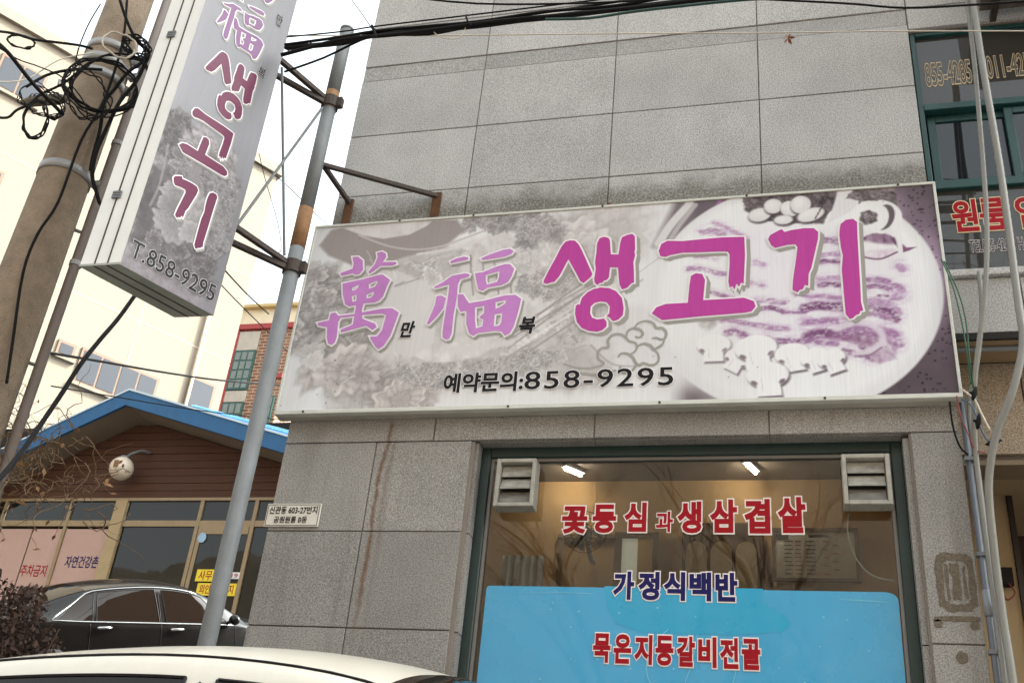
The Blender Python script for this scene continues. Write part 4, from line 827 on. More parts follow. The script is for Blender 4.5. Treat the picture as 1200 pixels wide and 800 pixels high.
# garlic on dark leaf, onion rings
P.folds(P.poly(FEAT['garlicbg'], .012, .02, 18), (54, 46, 50), (124, 112, 116), 16, .4, 2, 1.3); P.folds(P.poly(FEAT['onionbg'], .012, .02, 18), (54, 46, 50), (132, 120, 124), 16, .9, 2, 1.3); P.put(P.poly(FEAT['rib'], .01), (212, 209, 213))
for k, (cx, cy) in enumerate(GARLIC):
    rx, ry = ((.062, .045), (.05, .05), (.048, .055), (.055, .06), (.075, .042), (.05, .03))[k]; an = (.2, 0, .4, -.2, .35, 0)[k]
    P.put(P.ell(cx + .006, cy - .008, rx + .008, ry + .008, .01, an), (70, 60, 64), .8); P.put(P.ell(cx, cy, rx, ry, .008, an), (208, 205, 207)); P.put(P.ell(cx - rx * .2, cy + ry * .25, rx * .6, ry * .55, .03, an), (222, 219, 221), .8)
P.put(P.ell(3.290, 1.085, .135, .115, .006) * np.clip((P.y - 1.02 + .5 * (P.x - 3.2)) / .01, 0, 1), (222, 221, 224))
P.put(P.ell(3.335, 1.08, .050, .085, .006, -.3) * (1 - P.ell(3.302, 1.08, .055, .085, .006, -.2)), (84, 74, 80)); P.put(P.ell(3.250, 1.08, .082, .075, .006), (224, 223, 226)); P.folds(P.poly([(3.205, 1.07), (3.22, 1.115), (3.26, 1.13), (3.295, 1.11), (3.30, 1.06), (3.27, 1.04), (3.23, 1.035)], .01, .01, 20), (56, 48, 52), (150, 140, 145), 22, .6); P.folds(P.poly([(3.15, 1.22), (3.19, 1.285), (3.30, 1.285), (3.34, 1.21), (3.27, 1.19), (3.21, 1.20)], .01, .02, 18), (56, 48, 52), (140, 130, 134), 18, .5)
for k in range(7): P.put(P.line([(2.98 + k * .012, 1.10 + k * .024), (2.985 + k * .012, 1.115 + k * .024)], .007, .005), (60, 52, 56))
# mushroom slices along the rim
MUSH = ((2.43, .335, .088, .0), (2.555, .245, .07, -.55), (2.645, .305, .108, .12), (2.825, .262, .088, .15), (2.935, .238, .074, .3), (3.015, .226, .072, .35), (2.70, .145, .105, .05)); MB_ = (2.70, .105)
for k, (cx, cy, r, an) in enumerate(MUSH):
    ca, sa = math.cos(an), math.sin(an); rt = lambda u, v: (cx + u * ca - v * sa, cy + u * sa + v * ca)
    stem = [rt(-r * .52, 0), rt(r * .52, 0), rt(r * .60, -r * 1.15), rt(-r * .60, -r * 1.15)]
    sh = np.maximum(P.ell(cx + .007, cy - .010, r * 1.02, r * .74, .012, an), P.poly([(p[0] + .007, p[1] - .012) for p in stem], .012)); P.put(sh, (96, 84, 94), .95)
    P.put(np.maximum(P.ell(cx, cy, r, r * .70, .006, an), P.poly(stem, .006)), (226, 225, 228)); P.put(P.ell(*rt(0, r * .2), r * .8, r * .35, .06, an), (223, 221, 224), .7)
    for sx in (-1, 1): P.put(P.ell(*rt(sx * r * .66, -r * .40), r * .17, r * .11, .006, an + sx * .6), (104, 88, 98), .9)
    P.put(P.line([rt(-r * .3, -r * .2), rt(-r * .25, -r * .9)], .004, .004), (180, 174, 180), .6)
P.folds(P.ell(2.40, .50, .055, .075, .02), (138, 132, 134), (204, 201, 203), 12, .6)
# fading and dirt of the vinyl, and one thin pale streak down the left
P.put(np.clip((P.noise(1.6, .5, 4) - .48) * 2.2, 0, 1), (186, 178, 172), .22)
P.put(P.line([(.235, .86), (.20, .55), (.15, .08)], .006, .006), (226, 214, 204), .35)
for _ in range(34):
    x, y = random.choice((random.uniform(.02, .5), random.uniform(0, SW))), random.uniform(.02, SH - .02); ix, iy = int(x / SW * P.nx), int(y / SH * P.ny); P.c[iy:iy + random.choice((1, 1, 2)), ix:ix + 1] = (86, 66, 54)
P.mesh('printed_face', SF, M_print, sg, 0.002)

def glyph(groups, m, frame, parent, lift, grow, sh, tf=lambda p: p, name='lettering'):
    G = [[[tf(p) for p in lp] for lp in grp] for grp in groups]
    o = lay(name, poly_mesh(G), frame, m, parent, lift)
    lay('lettering_outline', poly_mesh(G, grow), frame, M_outline, o, lift - .0022)
    S2 = [[[(p[0] + sh[0], p[1] + sh[1]) for p in lp] for lp in grp] for grp in G]
    lay('lettering_shadow', poly_mesh(S2, grow * .6), frame, M_shadow, o, lift - .0042)
for k in ('MAN', 'BOK'): glyph(GLYPH[k], M_lilac, SF, sg, .008, .010, (.014, -.018))
for k in ('SAENG', 'GO', 'GI'): glyph(GLYPH[k], M_magenta, SF, sg, .008, .010, (.024, -.020))
lay('cloud_emblem', join([stroke(q, .017) for q in CLOUD]), SF, M_shadow, sg, .0035)
for body, b_, bold, shr in (('만', (.675, .757, .455, .563), .042, .15), ('복', (1.372, 1.463, .445, .556), .042, .15), ('예약문의:', (.975, 1.425, .092, .213), .036, .0), ('858-9295', (1.432, 2.226, .098, .208), .012, .0)):
    put_text('small_lettering', body, b_, SF, M_black, sg, bold, .022, M_outline, .008, shr, 1.12 if '8' in body else 1.0)

# ------------------------------------------------------------------ the upright blade sign on the pole
A_, B_, C_, D_ = (Vector(q) for q in ((-3.423, -1.378, 0), (-3.193, -1.376, 0), (-2.941, -.864, 0), (-3.172, -.867, 0)))
ZB, ZT = 4.052, 6.95
bl = empty('blade_sign', 'upright white box sign with dark pink lettering hung from the steel pole', 'sign', (-3.193, -1.376, ZB))
o0 = Vector((-3.193, -1.376, 0))
def up_(v, z): return (v.x - o0.x, v.y - o0.y, z)
H = ZT - ZB
MB().hexa([up_(q, .012) for q in (A_, B_, C_, D_)], [up_(q, H) for q in (A_, B_, C_, D_)]).build('box', M_white, bl)
ins = lambda q, k: q.lerp((A_ + B_ + C_ + D_) / 4, k)
MB().hexa([up_(ins(q, -.01), 0) for q in (A_, B_, C_, D_)], [up_(ins(q, -.01), .012) for q in (A_, B_, C_, D_)]).build('bottom_plate', mat('tray_green_grey', rgb(150, 152, 142), 0.5, var=0.2, scale=6), bl)
for t0 in (.30, .62):
    a, b = B_.lerp(A_, t0), B_.lerp(A_, t0 + .03)
    d = Vector((0, -.0035, 0)); gmb = MB().hexa([up_(a + d, .012), up_(b + d, .012), up_(b, .012), up_(a, .012)], [up_(a + d, H), up_(b + d, H), up_(b, H), up_(a, H)]); gmb.build('seam', M_rusty, bl)
    a2, b2 = C_.lerp(D_, t0), C_.lerp(D_, t0 + .03); a1, b1 = B_.lerp(A_, t0), B_.lerp(A_, t0 + .03)
    MB().hexa([up_(q, -.004) for q in (a1, b1, b2, a2)], [up_(q, .0) for q in (a1, b1, b2, a2)]).build('seam', M_rusty, bl)
for z in (.42, 1.57, 2.6):
    p = B_.lerp(A_, .63); hm = MB()
    for k in range(3): hm.box((p.x - o0.x - .028, p.y - o0.y - .012, z + k * .016), (p.x - o0.x + .022, p.y - o0.y - .002, z + k * .016 + .011))
    hm.build('hinge', M_steel, bl)
es = (C_ - B_).normalized(); en = Vector((es.y, -es.x, 0)); BLF = ((0, 0, 0), tuple(es), (0, 0, 1), tuple(en))
BWd = (C_ - B_).length
Q = Paint(BWd, H, 130, 560, (156, 154, 160), 11)
Q.put(np.clip(Q.noise(2, .7, 3), 0, 1), (146, 143, 150), .5); Q.put(np.clip((.06 - Q.x) / .06, 0, 1), (166, 160, 170), .5)
vm_ = np.clip((1.06 - Q.y + .10 * (Q.noise(9) - .5) * 2) / .06, 0, 1) * np.clip((.50 - Q.x) / .03 + (Q.noise(7) - .5) * 3, 0, 1)
Q.folds(vm_, (112, 102, 104), (196, 188, 192), 13, .9, 2.2, 1.1)
for pts, lo, hi, sc, an in (([(0, .98), (.05, 1.05), (.12, 1.02), (.10, .80), (0, .70)], (84, 76, 78), (150, 142, 144), 22, .5), ([(.10, .95), (.22, .90), (.2, .70), (.12, .66)], (140, 130, 132), (206, 200, 202), 14, 1.3), ([(.22, .92), (.36, .95), (.34, .7), (.24, .68)], (120, 112, 114), (196, 190, 192), 18, 1.4),
                            ([(.0, .62), (.10, .70), (.13, .50), (.10, .20), (0, .12)], (76, 68, 70), (118, 108, 110), 9, 1.4), ([(.14, .60), (.3, .66), (.42, .58), (.40, .36), (.24, .30), (.14, .36)], (176, 168, 170), (208, 201, 203), 7, .3), ([(.42, .9), (.52, .85), (.53, .4), (.44, .3), (.40, .6)], (132, 124, 126), (204, 198, 200), 24, .2),
                            ([(.12, .34), (.3, .28), (.5, .36), (.5, .12), (.3, .06), (.12, .10)], (96, 86, 90), (160, 150, 154), 12, 1.2)):
    m = Q.poly(pts, .03, .03, 16); Q.folds(m, lo, hi, sc, an, 2, 1.3, .9)
FEAT.update(q1=[(0, 1.0), (.10, 1.08), (.13, 1.0), (.10, .75), (0, .70)], q2=[(.10, .98), (.36, .95), (.36, .66), (.12, .62)], q3=[(.14, .62), (.42, .60), (.40, .34), (.16, .32)], q4=[(.42, .9), (.53, .85), (.54, .35), (.44, .3), (.40, .6)], q5=[(.10, .34), (.52, .38), (.52, .10), (.12, .08)])
scatter(Q, 'q1', 26, .02, .045, (76, 68, 70), (158, 150, 152), ruff=.35); scatter(Q, 'q2', 30, .025, .06, (118, 108, 110), (206, 200, 202), (1, 2.5)); scatter(Q, 'q5', 26, .03, .06, (98, 88, 92), (172, 162, 166)); scatter(Q, 'q3', 8, .07, .11, (166, 158, 160), (206, 199, 201)); scatter(Q, 'q4', 46, .015, .035, (128, 120, 122), (210, 204, 206), ruff=.4)
Q.put(Q.line([(.05, .80), (.07, .55), (.055, .40)], .012, .008), (196, 188, 190), .7)
for c in ((.235, .74), (.262, .70), (.225, .68), (.255, .77)): Q.put(Q.ell(c[0], c[1], .022, .024, .01), (160, 150, 153))
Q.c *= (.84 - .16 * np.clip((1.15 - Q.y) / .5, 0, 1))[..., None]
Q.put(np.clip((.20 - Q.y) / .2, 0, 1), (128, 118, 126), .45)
Q.mesh('printed_face', BLF, M_print, bl, .002)
def into(key, box, rot=0.0):
    pts = [p for grp in GLYPH[key] for lp in grp for p in lp]; a, b = min(p[0] for p in pts), max(p[0] for p in pts); c, d = min(p[1] for p in pts), max(p[1] for p in pts)
    x0, x1, y0, y1 = box
    return lambda p: (x0 + (p[0] - a) / (b - a) * (x1 - x0), y0 + (p[1] - c) / (d - c) * (y1 - y0) + rot * ((p[0] - a) / (b - a) - .5))
for k, b_, m, rt in (('MAN', (.10, .42, 6.20, 6.56), M_lilac2, 0), ('BOK', (.10, .425, 5.74, 6.12), M_lilac2, 0), ('SAENG', (.118, .445, 5.235, 5.66), M_plum, -.0), ('GO', (.105, .425, 4.86, 5.18), M_plum, .0), ('GI', (.13, .405, 4.36, 4.74), M_plum, .0)):
    glyph(GLYPH[k], m, BLF, bl, .008, .007, (.012, -.010), into(k, (b_[0], b_[1], b_[2] - ZB, b_[3] - ZB), rt))
put_text('small_lettering', 'T.858-9295', (.028, .545, .066, .170), BLF, M_black, bl, .012, .014, M_outline, .006)
for ch, b_ in (('만', (.465, .51, 6.11, 6.20)), ('복', (.44, .49, 5.66, 5.74))): put_text('small_lettering', ch, (b_[0], b_[1], b_[2] - ZB, b_[3] - ZB), BLF, M_black, bl, .022, .02, M_outline, .006)

# ------------------------------------------------------------------ steel pole that carries it
PX, PY = -2.79, -.435
sp_ = empty('sign_pole', 'grey steel pole with dark arms holding the upright sign', 'pole', (PX, PY, .5))
MB().tube([(0, 0, 0), (0, 0, 4.27)], .045, 20).build('pole', M_steel, sp_, True)
MB().tube([(0, 0, 4.271), (0, 0, 4.56)], .0455, 20).build('rust_sleeve', M_rust, sp_, True)
MB().tube([(0, 0, 4.561), (0, 0, 5.36)], .044, 20).build('pole', M_steel, sp_, True)
MB().tube([(0, 0, 5.361), (0, 0, 5.50)], .0445, 20).build('rust_sleeve', M_rust, sp_, True)
MB().tube([(0, 0, 5.501), (0, 0, 6.06)], .044, 20).build('pole', M_steel, sp_, True)
MB().lathe([(0, .03), (.03, .022), (.046, .008), (.047, -.01), (.044, -.01)], 20, 'z', (0, 0, 6.062)).build('cap', M_steel, sp_, True)
EDG = [C_.lerp(D_, t) for t in (.15, .75)]
for zc in (4.13, 5.405):
    MB().lathe([(.046, -.04), (.056, -.04), (.056, .04), (.046, .04)], 16, 'z', (0, 0, zc)).build('clamp', M_rusty, sp_)
    MB().box((.055, -.02, zc - .035), (.085, .02, zc + .035)).build('clamp', M_rusty, sp_)
    for q, dz in zip(EDG, (.02, -.015)):
        MB().bar((-.03, -.045, zc + dz), (q.x - PX, q.y - PY + .006, zc + dz), .03, .03).build('arm', M_rusty, sp_)
e0 = EDG[0]
MB().tube([(-.02, -.05, 5.33), (e0.x - PX + .01, e0.y - PY + .03, 4.16)], .009, 8).build('brace', M_steel, sp_)
MB().tube([(-.05, -.04, 4.20), (e0.x - PX + .02, e0.y - PY + .05, 5.38)], .009, 8).build('brace', M_steel, sp_)
for ex in (-2.13, -2.735):
    MB().bar((.03, .03, 4.925), (ex - PX, -PY - .012, 4.925), .026, .026).build('strut', M_rusty, sp_)
    MB().box((ex - PX - .028, -PY - .02, 4.695), (ex - PX + .028, -PY - .003, 4.95)).build('wall_plate', mat('rust_brown', rgb(86, 56, 32), .9, var=.4, scale=25), sp_)
WIRES = [
 ('overhead_cable', 'thick black cable bundle sagging across the top of the granite wall', 'cable', 'cable', 0.015, [[-2.87,-0.95,5.9],[-2.51,-0.95,5.89],[-2.3,-0.95,5.92],[-1.97,-0.95,5.9],[-1.66,-0.95,5.9],[-1.25,-0.95,5.9],[-0.86,-0.95,5.9],[-0.53,-0.95,5.9],[-0.2,-0.95,5.91],[0.25,-0.95,5.91],[0.85,-0.95,5.88],[1.37,-0.95,5.85]], None),
 ('overhead_cable', 'black cable tied below the bundle at the top of the wall', 'cable', 'cable', 0.012, [[-2.87,-0.98,5.81],[-2.49,-0.98,5.88],[-2.12,-0.98,5.87],[-1.65,-0.98,5.88],[-1.44,-0.98,5.88],[-1.15,-0.98,5.87],[-0.76,-0.98,5.86],[-0.34,-0.98,5.86],[0.11,-0.98,5.83],[1.24,-0.98,5.75]], None),
 ('overhead_cable', 'black line leaving the bundle in front of the pole top', 'cable', 'cable', 0.007, [[-2.86,-0.92,5.73],[-2.62,-0.92,5.81],[-2.31,-0.92,5.95],[-1.88,-0.92,5.95],[-1.37,-0.92,5.97],[-0.87,-0.92,5.99],[-0.48,-0.92,6.0],[1.27,-0.92,5.94]], None),
 ('overhead_cable', 'dark green line curving along the wall under the cable bundle', 'cable', 'greencable', 0.008, [[-1.24,-1.0,5.83],[-0.99,-1.0,5.8],[-0.75,-1.0,5.81],[-0.47,-1.0,5.81],[-0.11,-1.0,5.8],[0.24,-1.0,5.76],[0.82,-1.0,5.67],[1.33,-1.0,5.59]], None),
 ('overhead_cable', 'black line crossing the topmost panels right of the bundle', 'cable', 'cable', 0.006, [[-2.31,-1.03,6.19],[-1.65,-1.03,5.99],[-0.94,-1.03,5.88],[-0.38,-1.03,5.83],[0.07,-1.03,5.73],[0.4,-1.03,5.65],[0.65,-1.03,5.58],[0.97,-1.03,5.55],[1.31,-1.03,5.53]], None),
 ('overhead_cable', 'thin pale wire stretched level across the upper granite panels', 'wire', 'wire', 0.004, [[-3.19,-0.55,6.46],[-2.51,-0.55,6.35],[-1.8,-0.55,6.25],[-0.93,-0.55,6.13],[-0.03,-0.55,6.0],[0.71,-0.55,5.9],[1.43,-0.55,5.79]], None),
 ('overhead_cable', 'thin black wire just above the cable bundle at the pole', 'wire', 'cable', 0.005, [[-2.87,-0.97,5.97],[-2.51,-0.97,5.96],[-2.3,-0.97,5.97],[-1.87,-0.97,5.97],[-1.46,-0.97,5.97],[-0.96,-0.97,5.97],[-0.48,-0.97,5.97],[1.26,-0.97,5.91]], None),
 ('overhead_cable', 'frayed thin line ending in knots left of the pole top', 'wire', 'cable', 0.005, [[-2.89,-0.9,5.93],[-2.81,-0.9,5.96],[-2.78,-0.9,5.98],[-2.75,-0.9,5.96],[-2.72,-0.9,5.99],[-2.55,-0.9,5.99],[-2.33,-0.9,6.0]], None),
 ('bundle_tie', 'dark strap tied round the cable bundle above the wall edge', 'tie', 'cable', 0.008, [[-2.31,-0.99,5.96],[-2.29,-0.99,5.92],[-2.27,-0.99,5.86],[-2.29,-0.99,5.87]], None),
 ('bundle_tie', 'dark strap hanging from the cable bundle over the second panel column', 'tie', 'cable', 0.006, [[-1.72,-1.0,5.94],[-1.71,-1.0,5.9],[-1.68,-1.0,5.85]], None),
 ('hanging_wire', 'slack loop of thin wire hanging under the cable bundle', 'wire', 'wire', 0.003, [[-1.92,-0.97,5.87],[-1.87,-0.97,5.82],[-1.79,-0.97,5.79],[-1.74,-0.97,5.81],[-1.72,-0.97,5.89]], None),
 ('thin_wire', 'thin wire slanting down past the blade sign towards the brick building', 'wire', 'cable', 0.006, [[-5.18,2.16,6.51],[-5.62,3.37,6.99],[-6.02,4.6,7.45],[-6.37,5.84,7.87],[-6.72,7.08,8.24]], None),
 ('thin_wire', 'thin dark wire crossing the pale building level with its low window', 'wire', 'cable', 0.012, [[-5.72,1.09,5.06],[-6.4,2.65,5.86],[-6.91,4.3,6.66],[-7.24,6.04,7.49],[-7.22,7.95,8.41]], None),
 ('thin_wire', 'hair-thin wire above the blue roof slanting to the right', 'wire', 'cable', 0.006, [[-5.6,1.19,4.8],[-5.92,2.44,5.35],[-6.02,3.81,5.91],[-5.83,5.29,6.51]], None),
 ('thin_wire', 'thin wire crossing the gap between blade sign and wall edge', 'wire', 'cable', 0.005, [[-5.04,2.26,7.86],[-5.33,3.26,8.44],[-5.51,4.32,8.86],[-5.74,5.34,9.32]], None),
 ('thin_wire', 'wavy frayed wire dangling between blade sign and pole', 'wire', 'cable', 0.004, [[-5.03,2.26,7.97],[-5.04,2.46,7.85],[-5.02,2.67,7.69],[-5.01,2.87,7.55],[-5.02,3.06,7.38],[-5.12,3.2,7.38],[-5.1,3.4,7.32]], None),
 ('thin_wire', 'thin wire dropping from the sky behind the pole top', 'wire', 'cable', 0.005, [[-4.57,2.55,10.37],[-4.19,2.2,9.7],[-3.82,1.83,9.02]], None),
 ('thin_wire', 'slanting wire between the blade sign bottom and the pole', 'wire', 'cable', 0.008, [[-5.62,3.07,7.15],[-5.92,4.07,7.5],[-6.2,5.07,7.87]], None),
 ('guy_cable', 'thick black cable running down from the blade sign to the dry vine', 'cable', 'cable', 0.013, [[-3.92,-0.27,4.65],[-3.87,-0.43,4.35],[-3.82,-0.59,4.1],[-3.76,-0.75,3.85],[-3.69,-0.9,3.59],[-3.63,-1.05,3.32],[-3.56,-1.2,3.09],[-3.5,-1.36,2.87]], None),
 ('drop_cable', 'black cable slanting across the pale building to the utility pole', 'cable', 'cable', 0.011, [[-3.85,-2.01,5.05],[-3.97,-1.79,5.19],[-4.03,-1.5,5.24],[-4.06,-1.2,5.29]], None),
 ('drop_cable', 'black cable with a bare end left of the utility pole', 'cable', 'cable', 0.009, [[-4.22,-1.37,5.37],[-4.19,-1.34,5.45],[-4.16,-1.3,5.53],[-4.1,-1.24,5.61],[-4.05,-1.18,5.67],[-3.98,-1.12,5.71]], None),
 ('drop_cable', 'drooping black cable feeding the splice left of the pole', 'cable', 'cable', 0.008, [[-4.29,-1.45,5.08],[-4.24,-1.39,5.12],[-4.22,-1.37,5.19],[-4.19,-1.33,5.27],[-4.16,-1.31,5.36],[-4.11,-1.25,5.48],[-4.07,-1.21,5.6],[-4.04,-1.17,5.71]], None),
 ('drop_cable', 'thin bundle of wires entering at the left edge below the roof', 'wire', 'cable', 0.008, [[-4.44,-1.55,5.67],[-4.37,-1.47,5.72],[-4.3,-1.38,5.75],[-4.23,-1.31,5.79],[-4.14,-1.21,5.85],[-4.08,-1.15,5.87]], None),
 ('drop_cable', 'pole cable following the middle of the utility pole', 'cable', 'cable', 0.008, [[-4.06,-1.06,6.43],[-4.01,-1.01,6.05],[-4.0,-1.0,5.57],[-4.03,-1.03,5.23],[-4.03,-1.03,4.78],[-4.06,-1.06,4.53],[-4.06,-1.06,4.27],[-4.01,-1.01,3.86],[-3.98,-0.98,3.62]], None),
 ('drop_cable', 'looping cable along the right side of the utility pole', 'cable', 'cable', 0.012, [[-3.85,-0.93,6.0],[-3.87,-0.94,5.77],[-3.9,-0.98,5.57],[-3.92,-0.99,5.32],[-3.92,-1.0,5.15],[-3.91,-0.98,5.0],[-3.87,-0.95,4.9],[-3.84,-0.92,4.83],[-3.81,-0.9,4.84]], None),
 ('drop_cable', 'cable curving round the back of the pole to the sign', 'cable', 'cable', 0.011, [[-3.92,-0.86,6.04],[-3.98,-0.91,5.89],[-4.01,-0.94,5.72],[-4.03,-0.96,5.59],[-4.01,-0.94,5.41],[-4.0,-0.93,5.21],[-3.99,-0.92,5.09]], None),
 ('drop_cable', 'black wires drawn from the strap to the blade sign', 'cable', 'cable', 0.01, [[-4.05,-1.12,6.33],[-3.99,-1.06,6.19],[-3.92,-1.0,6.07],[-3.85,-0.93,6.02]], None),
 ('cable_coil', 'large slack loops of black cable hung on the utility pole', 'cable coil', 'cable', 0.006, [[-3.83,-0.96,5.65],[-3.83,-0.96,5.58],[-3.85,-0.97,5.52],[-3.88,-1.0,5.47],[-3.92,-1.04,5.43],[-3.97,-1.08,5.42],[-4.01,-1.12,5.43],[-4.05,-1.16,5.45],[-4.08,-1.19,5.47],[-4.11,-1.22,5.51],[-4.12,-1.24,5.57],[-4.12,-1.23,5.63],[-4.1,-1.21,5.7],[-4.08,-1.19,5.75],[-4.03,-1.14,5.78],[-3.99,-1.1,5.79],[-3.95,-1.06,5.8],[-3.91,-1.02,5.78],[-3.87,-0.99,5.76],[-3.84,-0.96,5.71],[-3.82,-0.95,5.65],[-3.83,-0.95,5.58],[-3.85,-0.97,5.53],[-3.89,-1.01,5.48],[-3.93,-1.04,5.45],[-3.97,-1.08,5.43],[-4.01,-1.12,5.43],[-4.05,-1.16,5.44],[-4.09,-1.2,5.47],[-4.11,-1.23,5.51],[-4.12,-1.23,5.57],[-4.12,-1.23,5.63],[-4.1,-1.21,5.69],[-4.07,-1.18,5.74],[-4.03,-1.14,5.77],[-3.99,-1.1,5.8],[-3.95,-1.06,5.81],[-3.9,-1.02,5.8],[-3.86,-0.98,5.77],[-3.84,-0.96,5.71],[-3.83,-0.95,5.65],[-3.84,-0.96,5.59],[-3.87,-0.98,5.53],[-3.89,-1.01,5.48],[-3.93,-1.04,5.45],[-3.97,-1.08,5.42],[-4.01,-1.12,5.41],[-4.05,-1.16,5.43],[-4.09,-1.2,5.46],[-4.11,-1.22,5.51],[-4.12,-1.23,5.57],[-4.1,-1.22,5.63],[-4.09,-1.2,5.69],[-4.07,-1.18,5.74],[-4.03,-1.14,5.79],[-3.99,-1.1,5.81],[-3.94,-1.05,5.83],[-3.9,-1.01,5.8],[-3.86,-0.98,5.77],[-3.84,-0.96,5.71],[-3.84,-0.96,5.65],[-3.84,-0.96,5.59],[-3.86,-0.98,5.53],[-3.88,-1.0,5.48],[-3.92,-1.04,5.43],[-3.97,-1.08,5.41],[-4.01,-1.12,5.41]], None),
 ('cable_coil', 'wide sagging cable loop reaching towards the blade sign', 'cable coil', 'cable', 0.0065, [[-3.79,-0.94,5.8],[-3.77,-0.92,5.74],[-3.77,-0.93,5.66],[-3.79,-0.94,5.58],[-3.83,-0.97,5.51],[-3.87,-1.01,5.46],[-3.91,-1.05,5.43],[-3.96,-1.1,5.41],[-3.99,-1.13,5.42],[-4.03,-1.17,5.43],[-4.06,-1.2,5.47],[-4.08,-1.22,5.53],[-4.07,-1.21,5.61],[-4.05,-1.19,5.69],[-4.02,-1.16,5.76],[-3.99,-1.13,5.82],[-3.95,-1.09,5.85],[-3.9,-1.04,5.87],[-3.85,-1.0,5.89],[-3.82,-0.97,5.86],[-3.78,-0.94,5.81],[-3.77,-0.92,5.74],[-3.78,-0.93,5.66],[-3.8,-0.95,5.58],[-3.83,-0.98,5.51],[-3.87,-1.02,5.47],[-3.91,-1.05,5.43],[-3.96,-1.1,5.41],[-4.0,-1.14,5.39],[-4.04,-1.18,5.42],[-4.06,-1.2,5.47],[-4.07,-1.21,5.54],[-4.06,-1.2,5.61],[-4.05,-1.18,5.69],[-4.02,-1.16,5.75],[-3.99,-1.13,5.82],[-3.95,-1.09,5.87],[-3.9,-1.04,5.9],[-3.85,-0.99,5.91],[-3.81,-0.96,5.87],[-3.79,-0.95,5.8],[-3.78,-0.93,5.74],[-3.79,-0.94,5.66],[-3.81,-0.96,5.59],[-3.83,-0.98,5.51]], None),
 ('cable_coil', 'small tight coil of wire left of the pole strap', 'cable coil', 'cable', 0.005, [[-4.29,-1.37,5.72],[-4.29,-1.37,5.7],[-4.29,-1.38,5.69],[-4.3,-1.39,5.67],[-4.32,-1.4,5.66],[-4.33,-1.42,5.65],[-4.35,-1.43,5.65],[-4.36,-1.45,5.65],[-4.37,-1.46,5.65],[-4.38,-1.47,5.66],[-4.38,-1.48,5.67],[-4.38,-1.48,5.68],[-4.38,-1.47,5.7],[-4.37,-1.46,5.72],[-4.35,-1.44,5.73],[-4.34,-1.43,5.74],[-4.33,-1.41,5.74],[-4.31,-1.4,5.74],[-4.3,-1.38,5.74],[-4.29,-1.37,5.73],[-4.29,-1.37,5.72],[-4.29,-1.37,5.7],[-4.29,-1.38,5.69],[-4.3,-1.39,5.67],[-4.32,-1.4,5.66],[-4.33,-1.42,5.65],[-4.35,-1.43,5.65],[-4.36,-1.45,5.65],[-4.37,-1.46,5.65],[-4.38,-1.48,5.66],[-4.38,-1.48,5.67],[-4.38,-1.48,5.68],[-4.37,-1.47,5.7],[-4.36,-1.46,5.71],[-4.35,-1.44,5.73],[-4.34,-1.43,5.74],[-4.33,-1.41,5.74],[-4.31,-1.39,5.75],[-4.3,-1.38,5.74],[-4.29,-1.37,5.73],[-4.29,-1.37,5.72],[-4.29,-1.37,5.7],[-4.3,-1.38,5.69],[-4.31,-1.39,5.68],[-4.32,-1.4,5.66],[-4.33,-1.42,5.65],[-4.35,-1.44,5.64],[-4.36,-1.45,5.64],[-4.37,-1.47,5.65],[-4.38,-1.47,5.66],[-4.38,-1.48,5.67],[-4.38,-1.47,5.69],[-4.37,-1.47,5.7],[-4.37,-1.46,5.71],[-4.35,-1.44,5.73],[-4.34,-1.43,5.74],[-4.33,-1.41,5.75],[-4.31,-1.39,5.75],[-4.3,-1.38,5.74],[-4.29,-1.38,5.73],[-4.29,-1.37,5.72],[-4.29,-1.37,5.7],[-4.3,-1.38,5.69],[-4.31,-1.39,5.67],[-4.32,-1.4,5.66],[-4.33,-1.42,5.65],[-4.35,-1.44,5.64],[-4.36,-1.45,5.64],[-4.37,-1.46,5.65],[-4.38,-1.47,5.66],[-4.38,-1.48,5.67],[-4.38,-1.47,5.69],[-4.37,-1.47,5.7],[-4.37,-1.46,5.72],[-4.35,-1.45,5.73],[-4.34,-1.43,5.74],[-4.33,-1.41,5.74],[-4.31,-1.4,5.74],[-4.3,-1.38,5.74],[-4.29,-1.38,5.73],[-4.29,-1.37,5.72],[-4.29,-1.37,5.7],[-4.29,-1.38,5.69],[-4.3,-1.38,5.67],[-4.32,-1.4,5.66]], None),
